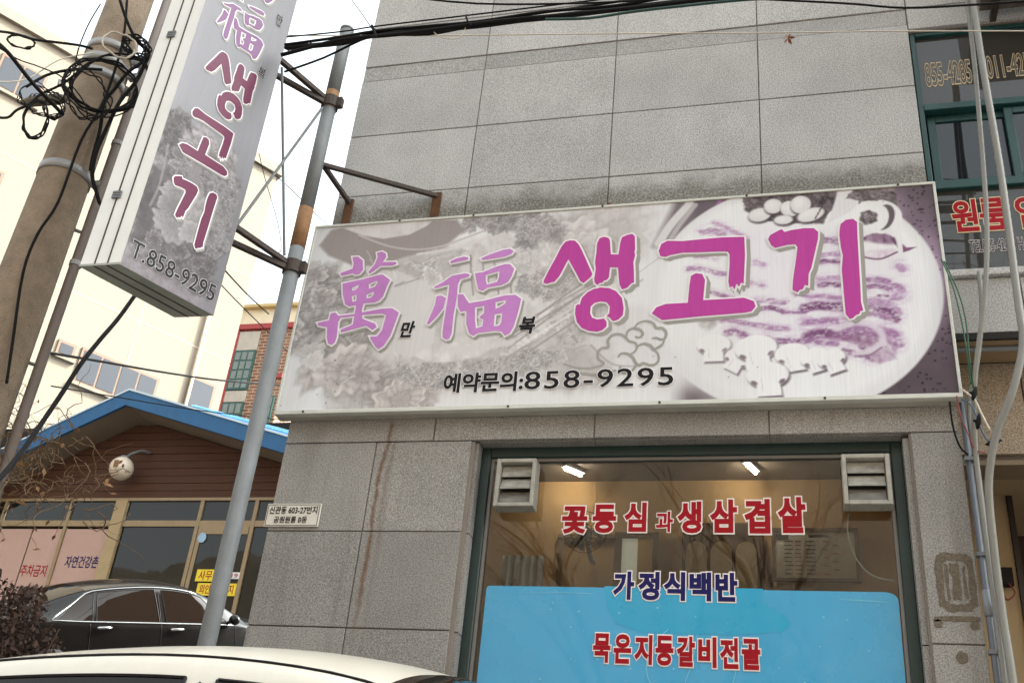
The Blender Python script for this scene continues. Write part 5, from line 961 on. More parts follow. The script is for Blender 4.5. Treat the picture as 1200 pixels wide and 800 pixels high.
 ('cable_coil', 'upright coil of thin cable hanging below the splice', 'cable coil', 'cable', 0.005, [[-4.11,-1.25,5.2],[-4.1,-1.24,5.16],[-4.1,-1.24,5.11],[-4.11,-1.25,5.08],[-4.13,-1.27,5.07],[-4.14,-1.28,5.06],[-4.15,-1.29,5.07],[-4.16,-1.31,5.08],[-4.17,-1.32,5.1],[-4.18,-1.33,5.13],[-4.19,-1.34,5.17],[-4.19,-1.34,5.21],[-4.19,-1.33,5.26],[-4.18,-1.33,5.29],[-4.17,-1.31,5.31],[-4.16,-1.3,5.31],[-4.14,-1.28,5.31],[-4.13,-1.27,5.3],[-4.12,-1.26,5.27],[-4.11,-1.25,5.24],[-4.1,-1.24,5.2],[-4.1,-1.24,5.15],[-4.11,-1.25,5.12],[-4.11,-1.25,5.08],[-4.13,-1.27,5.07],[-4.14,-1.28,5.06],[-4.15,-1.29,5.06],[-4.16,-1.31,5.07],[-4.18,-1.32,5.09],[-4.18,-1.33,5.13],[-4.19,-1.34,5.17],[-4.19,-1.34,5.21],[-4.18,-1.33,5.25],[-4.18,-1.32,5.28],[-4.17,-1.31,5.3],[-4.16,-1.3,5.31],[-4.14,-1.28,5.31],[-4.13,-1.27,5.3],[-4.12,-1.26,5.28],[-4.11,-1.25,5.24],[-4.1,-1.24,5.2],[-4.1,-1.25,5.16],[-4.11,-1.25,5.12],[-4.12,-1.26,5.09],[-4.13,-1.27,5.07],[-4.14,-1.28,5.05],[-4.15,-1.29,5.05],[-4.16,-1.31,5.07],[-4.18,-1.32,5.1],[-4.18,-1.33,5.13],[-4.19,-1.33,5.17],[-4.19,-1.33,5.21],[-4.18,-1.33,5.25],[-4.18,-1.32,5.28],[-4.17,-1.31,5.31],[-4.16,-1.3,5.32],[-4.14,-1.28,5.32],[-4.13,-1.27,5.3],[-4.12,-1.26,5.27],[-4.11,-1.25,5.24],[-4.11,-1.25,5.2],[-4.11,-1.25,5.16],[-4.11,-1.25,5.12],[-4.11,-1.25,5.08],[-4.12,-1.27,5.06],[-4.14,-1.28,5.05],[-4.15,-1.29,5.05],[-4.16,-1.31,5.07],[-4.17,-1.32,5.1],[-4.18,-1.33,5.14],[-4.19,-1.33,5.17],[-4.19,-1.33,5.21],[-4.19,-1.33,5.25],[-4.18,-1.32,5.29],[-4.17,-1.31,5.32],[-4.16,-1.3,5.32],[-4.14,-1.28,5.32],[-4.13,-1.27,5.3],[-4.12,-1.26,5.27],[-4.11,-1.25,5.23],[-4.11,-1.25,5.2],[-4.1,-1.24,5.16],[-4.11,-1.25,5.12],[-4.11,-1.25,5.08],[-4.12,-1.26,5.06],[-4.14,-1.28,5.05],[-4.15,-1.29,5.06]], None),
 ('cable_coil', 'fine wire coil hanging beside the splice', 'cable coil', 'cable', 0.004, [[-4.07,-1.21,5.26],[-4.08,-1.22,5.25],[-4.08,-1.22,5.23],[-4.1,-1.24,5.23],[-4.11,-1.25,5.24],[-4.12,-1.26,5.25],[-4.13,-1.27,5.26],[-4.13,-1.27,5.28],[-4.14,-1.28,5.3],[-4.14,-1.28,5.32],[-4.14,-1.28,5.33],[-4.13,-1.27,5.35],[-4.12,-1.26,5.36],[-4.11,-1.25,5.36],[-4.1,-1.24,5.36],[-4.09,-1.23,5.35],[-4.08,-1.22,5.34],[-4.07,-1.21,5.32],[-4.07,-1.21,5.3],[-4.07,-1.21,5.28],[-4.07,-1.21,5.26],[-4.08,-1.21,5.25],[-4.09,-1.22,5.24],[-4.1,-1.24,5.24],[-4.11,-1.25,5.24],[-4.12,-1.26,5.25],[-4.13,-1.27,5.26],[-4.13,-1.28,5.28],[-4.14,-1.28,5.3],[-4.14,-1.28,5.32],[-4.14,-1.28,5.34],[-4.13,-1.27,5.35],[-4.12,-1.26,5.36],[-4.11,-1.25,5.36],[-4.1,-1.24,5.35],[-4.09,-1.23,5.35],[-4.08,-1.22,5.34],[-4.07,-1.21,5.32],[-4.06,-1.2,5.3],[-4.06,-1.2,5.28],[-4.07,-1.21,5.26],[-4.08,-1.22,5.25],[-4.09,-1.23,5.24],[-4.1,-1.24,5.24],[-4.11,-1.25,5.24],[-4.12,-1.26,5.25],[-4.13,-1.27,5.26],[-4.14,-1.28,5.28],[-4.14,-1.28,5.3],[-4.14,-1.28,5.32],[-4.14,-1.28,5.33],[-4.13,-1.27,5.34],[-4.12,-1.26,5.36],[-4.11,-1.25,5.36],[-4.1,-1.24,5.36],[-4.09,-1.23,5.36],[-4.08,-1.22,5.34],[-4.07,-1.21,5.32],[-4.07,-1.21,5.3],[-4.07,-1.21,5.28],[-4.07,-1.21,5.26],[-4.08,-1.22,5.25],[-4.09,-1.23,5.24],[-4.1,-1.24,5.23],[-4.11,-1.25,5.24],[-4.12,-1.26,5.24],[-4.13,-1.27,5.26],[-4.13,-1.28,5.28],[-4.14,-1.28,5.3]], None),
 ('cable_coil', 'pale wire ring at the upper straps of the utility pole', 'cable coil', 'wire', 0.006, [[-3.87,-1.04,5.94],[-3.87,-1.04,5.91],[-3.87,-1.05,5.88],[-3.89,-1.06,5.85],[-3.91,-1.08,5.84],[-3.93,-1.1,5.83],[-3.95,-1.12,5.84],[-3.97,-1.14,5.85],[-3.99,-1.16,5.86],[-4.0,-1.17,5.88],[-4.01,-1.17,5.91],[-4.01,-1.17,5.94],[-4.0,-1.16,5.97],[-3.98,-1.15,6.0],[-3.96,-1.13,6.01],[-3.94,-1.11,6.01],[-3.92,-1.09,6.02],[-3.9,-1.07,6.01],[-3.88,-1.05,6.0],[-3.87,-1.04,5.97],[-3.86,-1.03,5.94],[-3.86,-1.04,5.91],[-3.88,-1.05,5.88],[-3.89,-1.06,5.86]], None),
 ('cable_coil', 'knot of thin wires where the cables meet the pole', 'cable coil', 'cable', 0.006, [[-3.85,-0.97,5.98],[-3.84,-0.96,5.95],[-3.85,-0.97,5.93],[-3.87,-0.99,5.92],[-3.89,-1.0,5.92],[-3.9,-1.02,5.94],[-3.91,-1.03,5.96],[-3.92,-1.03,5.97],[-3.93,-1.04,5.98],[-3.95,-1.06,6.0],[-3.95,-1.07,6.02],[-3.95,-1.06,6.05],[-3.94,-1.05,6.07],[-3.92,-1.03,6.07],[-3.9,-1.02,6.06],[-3.89,-1.0,6.05],[-3.88,-0.99,6.04],[-3.86,-0.98,6.04],[-3.85,-0.97,6.02],[-3.83,-0.96,6.0],[-3.83,-0.95,5.97],[-3.84,-0.96,5.95],[-3.86,-0.98,5.94],[-3.87,-0.99,5.94],[-3.89,-1.01,5.95],[-3.9,-1.02,5.95],[-3.91,-1.03,5.95],[-3.93,-1.05,5.95],[-3.95,-1.06,5.97],[-3.96,-1.07,6.0],[-3.95,-1.07,6.02],[-3.94,-1.05,6.04],[-3.93,-1.04,6.05],[-3.91,-1.03,6.05],[-3.9,-1.01,6.05],[-3.89,-1.0,6.06],[-3.87,-0.99,6.06],[-3.85,-0.97,6.05],[-3.83,-0.95,6.03],[-3.83,-0.95,6.0],[-3.84,-0.96,5.98],[-3.86,-0.98,5.96],[-3.87,-0.99,5.96],[-3.88,-1.0,5.95],[-3.89,-1.01,5.94],[-3.9,-1.02,5.93],[-3.92,-1.04,5.93],[-3.94,-1.05,5.94],[-3.95,-1.06,5.97],[-3.95,-1.06,6.0],[-3.94,-1.05,6.02],[-3.93,-1.04,6.03],[-3.92,-1.03,6.04],[-3.91,-1.03,6.05],[-3.9,-1.02,6.07],[-3.88,-1.0,6.08],[-3.86,-0.98,6.07],[-3.85,-0.97,6.05],[-3.84,-0.96,6.03],[-3.85,-0.97,6.0],[-3.86,-0.98,5.98],[-3.86,-0.98,5.97],[-3.86,-0.98,5.95],[-3.87,-0.99,5.93],[-3.89,-1.0,5.91],[-3.91,-1.02,5.91],[-3.92,-1.04,5.93],[-3.93,-1.05,5.95],[-3.93,-1.05,5.98],[-3.93,-1.04,6.0],[-3.93,-1.04,6.01],[-3.93,-1.05,6.03],[-3.93,-1.04,6.06],[-3.92,-1.04,6.08],[-3.9,-1.02,6.09],[-3.88,-1.0,6.08],[-3.87,-0.99,6.06],[-3.86,-0.98,6.04],[-3.86,-0.98,6.02],[-3.86,-0.98,6.0],[-3.85,-0.97,5.98],[-3.85,-0.97,5.96],[-3.85,-0.97,5.93],[-3.87,-0.98,5.91],[-3.89,-1.0,5.91],[-3.9,-1.02,5.93],[-3.92,-1.03,5.95],[-3.92,-1.03,5.97],[-3.93,-1.04,5.98],[-3.94,-1.05,6.0],[-3.95,-1.06,6.02]], None),
 ('cable_coil', 'loose ring of thin cable low on the pole straps', 'cable coil', 'cable', 0.0045, [[-3.89,-1.09,5.44],[-3.88,-1.08,5.36],[-3.93,-1.13,5.33],[-3.97,-1.16,5.29],[-4.01,-1.21,5.32],[-4.03,-1.23,5.38],[-4.06,-1.26,5.42],[-4.08,-1.28,5.48],[-4.07,-1.27,5.55],[-4.04,-1.23,5.61],[-3.99,-1.19,5.6],[-3.95,-1.14,5.62],[-3.92,-1.12,5.55],[-3.88,-1.07,5.51],[-3.87,-1.07,5.44],[-3.88,-1.08,5.36],[-3.92,-1.12,5.32],[-3.97,-1.16,5.28],[-4.01,-1.2,5.34],[-4.05,-1.24,5.36],[-4.06,-1.25,5.42],[-4.08,-1.28,5.48],[-4.06,-1.26,5.55],[-4.06,-1.25,5.65],[-3.99,-1.19,5.63],[-3.95,-1.15,5.59],[-3.92,-1.11,5.56],[-3.91,-1.11,5.5],[-3.87,-1.07,5.44],[-3.89,-1.09,5.38],[-3.92,-1.11,5.3],[-3.97,-1.17,5.32],[-4.0,-1.2,5.36],[-4.03,-1.23,5.38],[-4.05,-1.24,5.43],[-4.08,-1.28,5.48],[-4.08,-1.27,5.56]], None),
 ('cable_coil', 'fine tangled wires around the cable splice', 'cable coil', 'cable', 0.003, [[-4.06,-1.22,5.34],[-4.05,-1.22,5.29],[-4.08,-1.24,5.24],[-4.11,-1.28,5.21],[-4.15,-1.32,5.21],[-4.17,-1.35,5.23],[-4.19,-1.37,5.25],[-4.21,-1.39,5.28],[-4.22,-1.4,5.32],[-4.2,-1.38,5.37],[-4.17,-1.35,5.42],[-4.13,-1.3,5.39],[-4.11,-1.28,5.38],[-4.08,-1.25,5.37],[-4.05,-1.22,5.34],[-4.06,-1.22,5.29],[-4.08,-1.25,5.25],[-4.11,-1.28,5.22],[-4.15,-1.32,5.22],[-4.18,-1.35,5.22],[-4.19,-1.37,5.25],[-4.22,-1.39,5.28],[-4.22,-1.4,5.32],[-4.21,-1.38,5.37],[-4.17,-1.34,5.4],[-4.13,-1.3,5.38],[-4.1,-1.26,5.41],[-4.08,-1.25,5.37],[-4.06,-1.23,5.34],[-4.06,-1.23,5.29],[-4.08,-1.24,5.24],[-4.11,-1.28,5.22],[-4.15,-1.32,5.21],[-4.17,-1.35,5.23],[-4.2,-1.38,5.24],[-4.21,-1.38,5.28],[-4.22,-1.4,5.32],[-4.2,-1.38,5.37],[-4.17,-1.34,5.4],[-4.13,-1.3,5.4],[-4.11,-1.28,5.37],[-4.08,-1.25,5.37],[-4.05,-1.22,5.34],[-4.05,-1.21,5.29],[-4.08,-1.25,5.25],[-4.11,-1.28,5.21],[-4.15,-1.32,5.21],[-4.17,-1.35,5.23],[-4.21,-1.39,5.23],[-4.21,-1.39,5.28],[-4.22,-1.4,5.32],[-4.21,-1.38,5.37],[-4.17,-1.34,5.4],[-4.13,-1.3,5.4],[-4.1,-1.27,5.4],[-4.07,-1.24,5.38],[-4.05,-1.22,5.34],[-4.05,-1.21,5.29],[-4.07,-1.24,5.24],[-4.12,-1.29,5.23],[-4.15,-1.32,5.2],[-4.17,-1.34,5.24],[-4.21,-1.39,5.23],[-4.22,-1.4,5.27]], None),
 ('thin_wire', 'fine wire hanging from the roof line past the pole', 'wire', 'cable', 0.004, [[-4.37,-1.57,5.54],[-4.27,-1.46,5.51],[-4.19,-1.36,5.53],[-4.09,-1.26,5.52],[-3.99,-1.16,5.42],[-3.95,-1.12,5.31]], None),
 ('thin_wire', 'fine wire from the upper strap to the small coil', 'wire', 'cable', 0.004, [[-4.07,-1.23,6.17],[-4.08,-1.25,5.97],[-4.08,-1.25,5.75],[-4.06,-1.23,5.53],[-4.07,-1.24,5.35]], None),
 ('thin_wire', 'fine wire curving under the large cable loops', 'wire', 'cable', 0.005, [[-3.77,-0.98,5.72],[-3.79,-0.99,5.5],[-3.87,-1.07,5.36],[-3.98,-1.17,5.35],[-4.06,-1.26,5.43],[-4.08,-1.27,5.59]], None),
 ('thin_wire', 'pale service wire slanting over the cream building', 'wire', 'wire', 0.004, [[-4.33,-1.49,5.31],[-4.23,-1.38,5.42],[-4.15,-1.29,5.65],[-4.04,-1.17,5.81]], None),
 ('overhead_cable', 'upper strand of the black cable bundle over the top panels', 'cable', 'cable', 0.011, [[-2.87,-0.932,5.911],[-2.51,-0.92,5.912],[-2.3,-0.932,5.942],[-1.97,-0.92,5.911],[-1.66,-0.932,5.922],[-1.25,-0.92,5.922],[-0.86,-0.932,5.911],[-0.53,-0.92,5.922],[-0.2,-0.932,5.932],[0.25,-0.92,5.921],[0.85,-0.932,5.902],[1.37,-0.92,5.872]], None),
 ('overhead_cable', 'lower strand of the black cable bundle over the top panels', 'cable', 'cable', 0.012, [[-2.87,-0.962,5.889],[-2.51,-0.97,5.868],[-2.3,-0.962,5.898],[-1.97,-0.97,5.889],[-1.66,-0.962,5.878],[-1.25,-0.97,5.878],[-0.86,-0.962,5.889],[-0.53,-0.97,5.878],[-0.2,-0.962,5.888],[0.25,-0.97,5.899],[0.85,-0.962,5.858],[1.37,-0.97,5.828]], None),
 ('overhead_cable', 'front strand of the black cable bundle over the top panels', 'cable', 'cable', 0.009, [[-2.87,-0.971,5.904],[-2.51,-0.985,5.898],[-2.3,-0.971,5.928],[-1.97,-0.985,5.904],[-1.66,-0.971,5.908],[-1.25,-0.985,5.908],[-0.86,-0.971,5.904],[-0.53,-0.985,5.908],[-0.2,-0.971,5.918],[0.25,-0.985,5.914],[0.85,-0.971,5.888],[1.37,-0.985,5.858]], None),
]

# ------------------------------------------------------------------ utility pole and its cables
UX, UY = -4.18, -.895; ug = gz(UX, UY)
ps_, pn_ = Vector((.717, .697, 0)), Vector((.697, -.717, 0))
ut = empty('utility_pole', 'tall round concrete utility pole with steel straps at the left', 'pole', (UX, UY, ug))
MB().tube([(0, 0, -.2), (0, 0, 4), (0, 0, 10.5)], [.185, .152, .105], 28).build('pole', M_conc, ut, True)
M_strap = mat('zinc_strap', rgb(150, 148, 146), 0.45, 0.3, var=0.15)
for z in (4.27, 5.02, 5.14, 5.26, 7.5):
    r = .152 - (z - 4) * .0072 + .002 if z > 4 else .154
    MB().lathe([(r, -.028), (r + .005, -.028), (r + .005, .028), (r, .028)], 28, 'z', (0, 0, z)).build('strap', M_strap, ut, True)
    b = ps_ * (r + .03) + pn_ * .05; MB().box((b.x - .03, b.y - .02, z - .02), (b.x + .03, b.y + .02, z + .02)).build('strap_bolt', M_strap, ut)
for z, s in ((3.05, 1), (3.4, -1), (3.95, 1), (2.6, -1), (4.9, -1)):
    a = ps_ * (.12 * s); b = ps_ * (.22 * s)
    MB().tube([(a.x, a.y, z), (b.x, b.y, z), (b.x, b.y, z + .035)], .011, 8).build('step_bolt', M_strap, ut, True)
q = ps_ * .215 + pn_ * .06
MB().tube([(q.x, q.y, -.1), (q.x, q.y, 9)], .030, 12).build('cable_duct', mat('duct_grey', rgb(112, 102, 96), 0.6, var=0.15), ut, True)
for z in (2.2, 3.7, 4.6):
    MB().lathe([(.031, -.015), (.036, -.015), (.036, .015), (.031, .015)], 12, 'z', (q.x, q.y, z)).build('duct_clip', M_strap, ut)
CM = {'cable': M_cable, 'wire': M_wire, 'greencable': mat('green_cable', rgb(26, 62, 54), 0.5)}
for nm, lb, ct, mm_, r, pts, gr in WIRES:
    tag(MB().tube(catmull(pts, 4) if len(pts) < 25 else catmull(pts, 3), r, 8 if r > .006 else 6).build(nm, CM[mm_], None, True), lb, ct, gr)
M_dleaf = mat('dry_leaf', rgb(118, 66, 40), .9, var=.3, scale=30)
for c, lb, n_, sz in (((.077, -.555, 5.94), 'curled dead leaves caught on the pale wire above the sign', 6, .05), ((-1.018, -.05, 5.235), 'small brown dead leaf lying on top of the long sign', 3, .03)):
    lf = MB(); c = Vector(c); rl = random.Random(3)
    for k in range(n_):
        a = k * 6.283 / n_ + rl.uniform(-.3, .3); d = Vector((math.cos(a), rl.uniform(-.4, .4), math.sin(a) * .8)).normalized(); L1 = sz * rl.uniform(.7, 1.2); w_ = d.cross(Vector((0, 1, 0))).normalized() * L1 * .16
        lf.add([c, c + d * L1 * .5 + w_ + Vector((0, -.006, 0)), c + d * L1, c + d * L1 * .5 - w_ + Vector((0, .004, 0))], [(0, 1, 2, 3)])
    tag(lf.build('dead_leaf', M_dleaf), lb, 'leaf')
sp0 = Vector((-4.24, -1.19, 5.44)); sl = empty('cable_splice', 'grey bundled cable splice hanging left of the utility pole', 'splice', tuple(sp0))
MB().tube([(-.10, -.06, -.07), (-.06, -.035, -.04), (.06, .04, .03), (.10, .07, .06)], [.012, .034, .034, .012], 12).build('sleeve', mat('splice_grey', rgb(108, 98, 84), 0.7, var=0.3, scale=30), sl, True)
for k in range(7):
    t = -.05 + k * .017; MB().lathe([(.036, -.003), (.039, -.003), (.039, .003), (.036, .003)], 10, 'x', (t, t * .6, t * .55)).build('tie_wrap', M_cable, sl)

# ------------------------------------------------------------------ right-hand hoses and wiring
M_hose = mat('pale_hose', rgb(126, 124, 118), 0.5, var=0.1, scale=20)
def hose(pts, r, label, m=M_hose, rib=True):
    c = catmull(pts, 40 if rib else 6); rs = [r * (1.0 + (.07 if rib and (i % 2) else 0)) for i in range(len(c))]
    return tag(MB().tube(c, rs, 10).build('hose', m, None, True), label, 'hose')
hose([(1.11, -.3, 6.44), (1.10, -.3, 6.1), (1.08, -.3, 5.62), (1.03, -.3, 4.8), (.97, -.28, 4.33), (.885, -.2, 3.9), (.862, -.1, 3.6), (.858, -.08, 3.2), (.86, -.06, 2.6), (.86, -.05, 1.1)], .0125, 'slimmer pale hose dropping in front of the bay lettering')
hose([(1.13, -.35, 6.44), (1.12, -.35, 5.82), (1.12, -.35, 5.03), (1.10, -.35, 4.24), (1.09, -.35, 4.0), (1.02, -.33, 3.76), (.93, -.27, 3.56), (.88, -.2, 3.34), (.875, -.14, 3.06), (.88, -.1, 2.76), (.885, -.1, 2.4), (.885, -.08, 1.1)], .018, 'thicker ribbed pale hose swinging wide beside the entrance')
cd = empty('wall_conduit', 'blue-grey steel conduit running down the right pillar edge', 'conduit', (.836, -.028, 1.05))
MB().tube([(0, 0, 0), (0, 0, 2.82)], .016, 12).build('pipe', mat('conduit_blue', rgb(88, 91, 98), 0.45, 0.2, var=0.12), cd, True)
for z in (.6, 1.55, 2.0, 2.48): MB().box((-.022, -.02, z), (.03, .02, z + .018)).build('pipe_clip', M_steel, cd)
MB().tube([(0, 0, 1.72), (0, 0, 1.84)], .020, 12).build('coupling', M_gray, cd, True)
tag(MB().tube(catmull([(.868, -.02, 1.05), (.868, -.02, 2.6), (.872, -.02, 3.45), (.868, -.03, 3.8), (.94, -.05, 4.1), (.985, -.06, 4.35), (1.0, -.06, 4.6)], 6), .012, 8).build('grey_cable', mat('grey_cable', rgb(118, 118, 112), 0.5), None, True), 'grey cable climbing past the sign corner beside the conduit', 'cable')
tag(MB().tube([(.896, -.015, 1.05), (.896, -.015, 3.3)], .008, 8).build('grey_cable', mat('dull_cable', rgb(92, 88, 80), 0.5), None, True), 'thin dull cable between conduit and ribbed hose', 'cable')
M_gw = mat('green_wire', rgb(24, 74, 42), 0.5)
for k, (pts, lb, m_, r) in enumerate((
    ([(.80, -.20, 4.60), (.835, -.22, 4.42), (.855, -.22, 4.2), (.86, -.22, 4.0), (.862, -.2, 3.86)], 'green wire hanging right of the sign edge', M_gw, .004),
    ([(.815, -.18, 4.60), (.86, -.2, 4.40), (.878, -.2, 4.22), (.872, -.2, 4.02), (.87, -.2, 3.84)], 'second green wire just right of the other green wire', M_gw, .004),
    ([(.81, -.2, 3.84), (.84, -.22, 3.80), (.868, -.22, 3.76), (.885, -.22, 3.70), (.915, -.22, 3.60)], 'cream wire end sticking out below the sign corner', M_wire, .005),
    ([(.79, -.2, 3.80), (.80, -.18, 3.70), (.83, -.14, 3.62), (.86, -.1, 3.56), (.90, -.12, 3.53)], 'reddish wire curling under the sign corner', mat('red_wire', rgb(130, 62, 58), 0.5), .004),
    ([(.755, -.2, 3.77), (.762, -.16, 3.66), (.79, -.1, 3.58), (.83, -.06, 3.55)], 'black wire arching from sign corner to conduit', M_cable, .005),
    ([(.81, -.2, 3.78), (.84, -.2, 3.76), (.86, -.2, 3.72), (.885, -.2, 3.60), (.91, -.2, 3.55), (.935, -.2, 3.555)], 'blue wire twisted into the taped joint', mat('blue_wire', rgb(62, 84, 112), 0.5), .004))):
    tag(MB().tube(catmull(pts, 5), r, 6).build('loose_wire', m_, None, True), lb, 'wire')
for c, lb, ang in (((.868, -.22, 3.80), 'upper black taped wire joint by the sign corner', (.1, .05, .3)), ((.872, -.2, 3.66), 'middle black taped wire joint by the sign corner', (.2, 0, .9)), ((.925, -.21, 3.545), 'lowest black taped wire joint hanging at the pillar edge', (1, .2, .4))):
    d = Vector(ang).normalized() * .04; c = Vector(c); e1 = Vector((-d.z, d.y, d.x)) * .6
    tag(MB().tube([c - d, c - d * .3, c + d * .4, c + d], [.006, .013, .011, .005], 8).tube([c, c + e1 * .5, c + e1], [.010, .009, .004], 8).build('taped_joint', M_cable, None, True), lb, 'wire joint')
jb = empty('junction_box', 'small dark junction box with a red wire on the entrance wall', 'box', (1.08, .93, 3.26))
MB().box((-.05, -.05, -.05), (.05, 0, .05)).build('box', M_dark, jb, bevel=.004)
MB().tube(catmull([(.02, -.05, -.04), (.04, -.08, -.1), (.0, -.08, -.14), (-.02, -.06, -.1)], 5), .005, 6).build('red_wire', mat('red_wire', rgb(130, 62, 58)), jb, True)

# air conditioner outdoor unit above the bay
ac = empty('air_conditioner', 'dark underside of an air conditioner unit above the bay window', 'air conditioner', (1.30, -.02, 6.42))
MB().box((-.10, -.42, .08), (.75, -.06, .68)).build('casing', mat('ac_casing', rgb(150, 146, 138), 0.5, var=0.1), ac, bevel=.01)
for x in (.0, .62): MB().bar((x, -.46, .05), (x, .02, .05), .035, .04).build('bracket', M_rusty, ac)
MB().box((-.08, -.44, .071), (.73, -.04, .079)).build('base_pan', mat('ac_pan', rgb(92, 84, 76), 0.7, var=0.3, scale=12), ac)
gr_ = MB()
for k in range(10): gr_.box((-.07 + k * .078, -.426, .14), (-.055 + k * .078, -.421, .62))
gr_.build('grille', M_dark, ac)

# ------------------------------------------------------------------ gabled shop on the left, up the slope
GY = 8.6
def gw(x, z, k=13.8 / 13.2): return (x * k, 1.25 + (z - 1.25) * k)
gs = empty('gabled_shop', 'low shop with blue gable roof and dark brown plank front behind the cars', 'building', (-13.524, 14.396, 4.562))
gs.scale = (1.38, 1.38, 1.38)
def L_(x, y, z): return (x + 9.8, y - 9.0, z - 3.65)
AX, AZ = -10.09, 8.46
def verge(x): return AZ - (.30 * (x - AX) if x > AX else .50 * (AX - x))
def gbox(a, b, name, m, par=None, bevel=0.0): return MB().box(L_(*a), L_(*b)).build(name, m, par or gs, bevel=bevel)
M_blue = mat('blue_fascia', rgb(22, 84, 130), 0.5, var=0.25, scale=3, stretch=(1, 1, .4)); M_blue2 = mat('blue_roof_sheet', rgb(30, 78, 116), 0.4, var=0.1, scale=3)
M_plank = mat('dark_plank', rgb(74, 43, 25), 0.75, var=0.28, scale=2.5, stretch=(1, 1, 9)); M_soff = mat('pale_soffit', rgb(128, 114, 96), 0.8)
XL, XR = -12.9, -5.2
for x0, x1 in ((XL, AX), (AX, XR)):
    z0, z1 = verge(x0), verge(x1)
    MB().hexa([L_(x0, 8.0, z0 - .26), L_(x1, 8.0, z1 - .26), L_(x1, 8.05, z1 - .26), L_(x0, 8.05, z0 - .26)], [L_(x0, 8.0, z0), L_(x1, 8.0, z1), L_(x1, 8.05, z1), L_(x0, 8.05, z0)]).build('fascia', M_blue, gs)
    MB().hexa([L_(x0, 8.051, z0 - .24), L_(x1, 8.051, z1 - .24), L_(x1, 11, z1 - .24), L_(x0, 11, z0 - .24)], [L_(x0, 8.051, z0 - .20), L_(x1, 8.051, z1 - .20), L_(x1, 11, z1 - .20), L_(x0, 11, z0 - .20)]).build('soffit', M_soff, gs)
    RR = MB().hexa([L_(x0, 8.055, z0 - .02), L_(x1, 8.055, z1 - .02), L_(x1, 11, z1 + .35), L_(x0, 11, z0 + .35)], [L_(x0, 8.055, z0 + .03), L_(x1, 8.055, z1 + .03), L_(x1, 11, z1 + .40), L_(x0, 11, z0 + .40)]).build('roof', M_blue2, gs)
    MB().hexa([L_(x0, 7.985, z0 - .005), L_(x1, 7.985, z1 - .005), L_(x1, 8.06, z1 + .01), L_(x0, 8.06, z0 + .01)], [L_(x0, 7.985, z0 + .025), L_(x1, 7.985, z1 + .025), L_(x1, 8.06, z1 + .04), L_(x0, 8.06, z0 + .04)]).build('drip_trim', mat('roof_trim', rgb(196, 210, 220), 0.4), RR)
# standing roof sheet turned up along the right verge
z0, z1 = verge(-9.0), verge(XR)
st = MB().hexa([L_(-9.0, 8.06, z0 + .04), L_(XR, 8.06, z1 + .04), L_(XR, 8.10, z1 + .04), L_(-9.0, 8.10, z0 + .04)], [L_(-9.0, 8.30, z0 + .16), L_(XR, 8.50, z1 + .34), L_(XR, 8.54, z1 + .34), L_(-9.0, 8.34, z0 + .16)]).build('roof', M_blue2, gs)
for k in range(8):
    f0, f1 = (z0, z1); t = (k + 1) / 9
    a0 = Vector(L_(-9.0, 8.06 + .24 * t, z0 + .04 + .12 * t)); a1 = Vector(L_(XR, 8.06 + .44 * t, z1 + .04 + .30 * t)); off = Vector((0, -.012, .008))
    if k in (2, 5): MB().tube([a0 + off, a1 + off], .012, 6).build('roof_rib', mat('roof_rib', rgb(120, 178, 214), 0.4), st)
zb = gw(0, 6.585)[1]; z = zb + .05; ph = .125
while z < 9.0:
    zt = z + ph - .008
    ya = GY + random.uniform(-.004, .004)
    k = 13.8 / 13.2
    def lim(zz): return (max(XL * k, (AX - (AZ - .26 - (1.25 + (zz - 1.25) / 1.0)) / .50)), (AX + (AZ - .26 - zz) / .30))
    a0, b0 = lim(z); a1, b1 = lim(zt)
    a0, a1 = max(a0, -13.3), max(a1, -13.3); b0, b1 = min(b0, -5.3), min(b1, -5.3)
    if b1 - a1 > .1:
        MB().hexa([L_(a0, ya, z), L_(b0, ya, z), L_(b0, GY + .04, z), L_(a0, GY + .04, z)], [L_(a1, ya, zt), L_(b1, ya, zt), L_(b1, GY + .04, zt), L_(a1, GY + .04, zt)]).build('plank', M_plank, gs)
    z += ph
gbox((-13.3, GY + .05, zb), (-5.3, GY + .12, 8.15), 'gable_backing', M_dark)
gbox((-13.3, GY + .4, 3.4), (-5.3, 11, 6.6), 'rear_body', M_dark)
M_frame = mat('beige_aluminium', rgb(146, 126, 96), 0.45, 0.15, var=0.15, scale=5); M_frame2 = mat('cream_post', rgb(166, 144, 108), 0.6, var=0.12, scale=4); M_pink = mat('pink_panel', rgb(182, 150, 138), 0.7, var=0.06)
gbox((-13.3, GY - .03, zb), (-5.3, GY + .03, zb + .045), 'head_rail', M_frame)
zt0, zt1 = gw(0, 6.19)[1], gw(0, 6.28)[1]
gbox((-13.3, GY - .02, zt0), (-5.3, GY + .03, zt1), 'transom_rail', M_frame)
fx = lambda x: gw(x, 0)[0]
gbox((fx(-9.72), GY - .05, 3.6), (fx(-9.53), GY + .05, zb), 'post', M_frame2)
for x, w in ((-10.51, .05), (-8.33, .06), (-7.46, .06), (-6.6, .06), (-11.66, .05)): gbox((fx(x), GY - .025, 3.6), (fx(x) + w, GY + .03, zb), 'mullion', M_frame)
M_shopglass = glass_mat('shop_glass', reflect=.45, dark=rgb(34, 32, 26))
for x0, x1 in ((-9.52, -8.33), (-8.27, -7.46), (-7.40, -6.60), (-6.54, -5.1), (-10.46, -9.73), (-11.6, -10.52), (-12.6, -11.67)):
    gbox((fx(x0), GY + .005, zt1), (fx(x1), GY + .01, zb), 'transom_pane', M_shopglass)
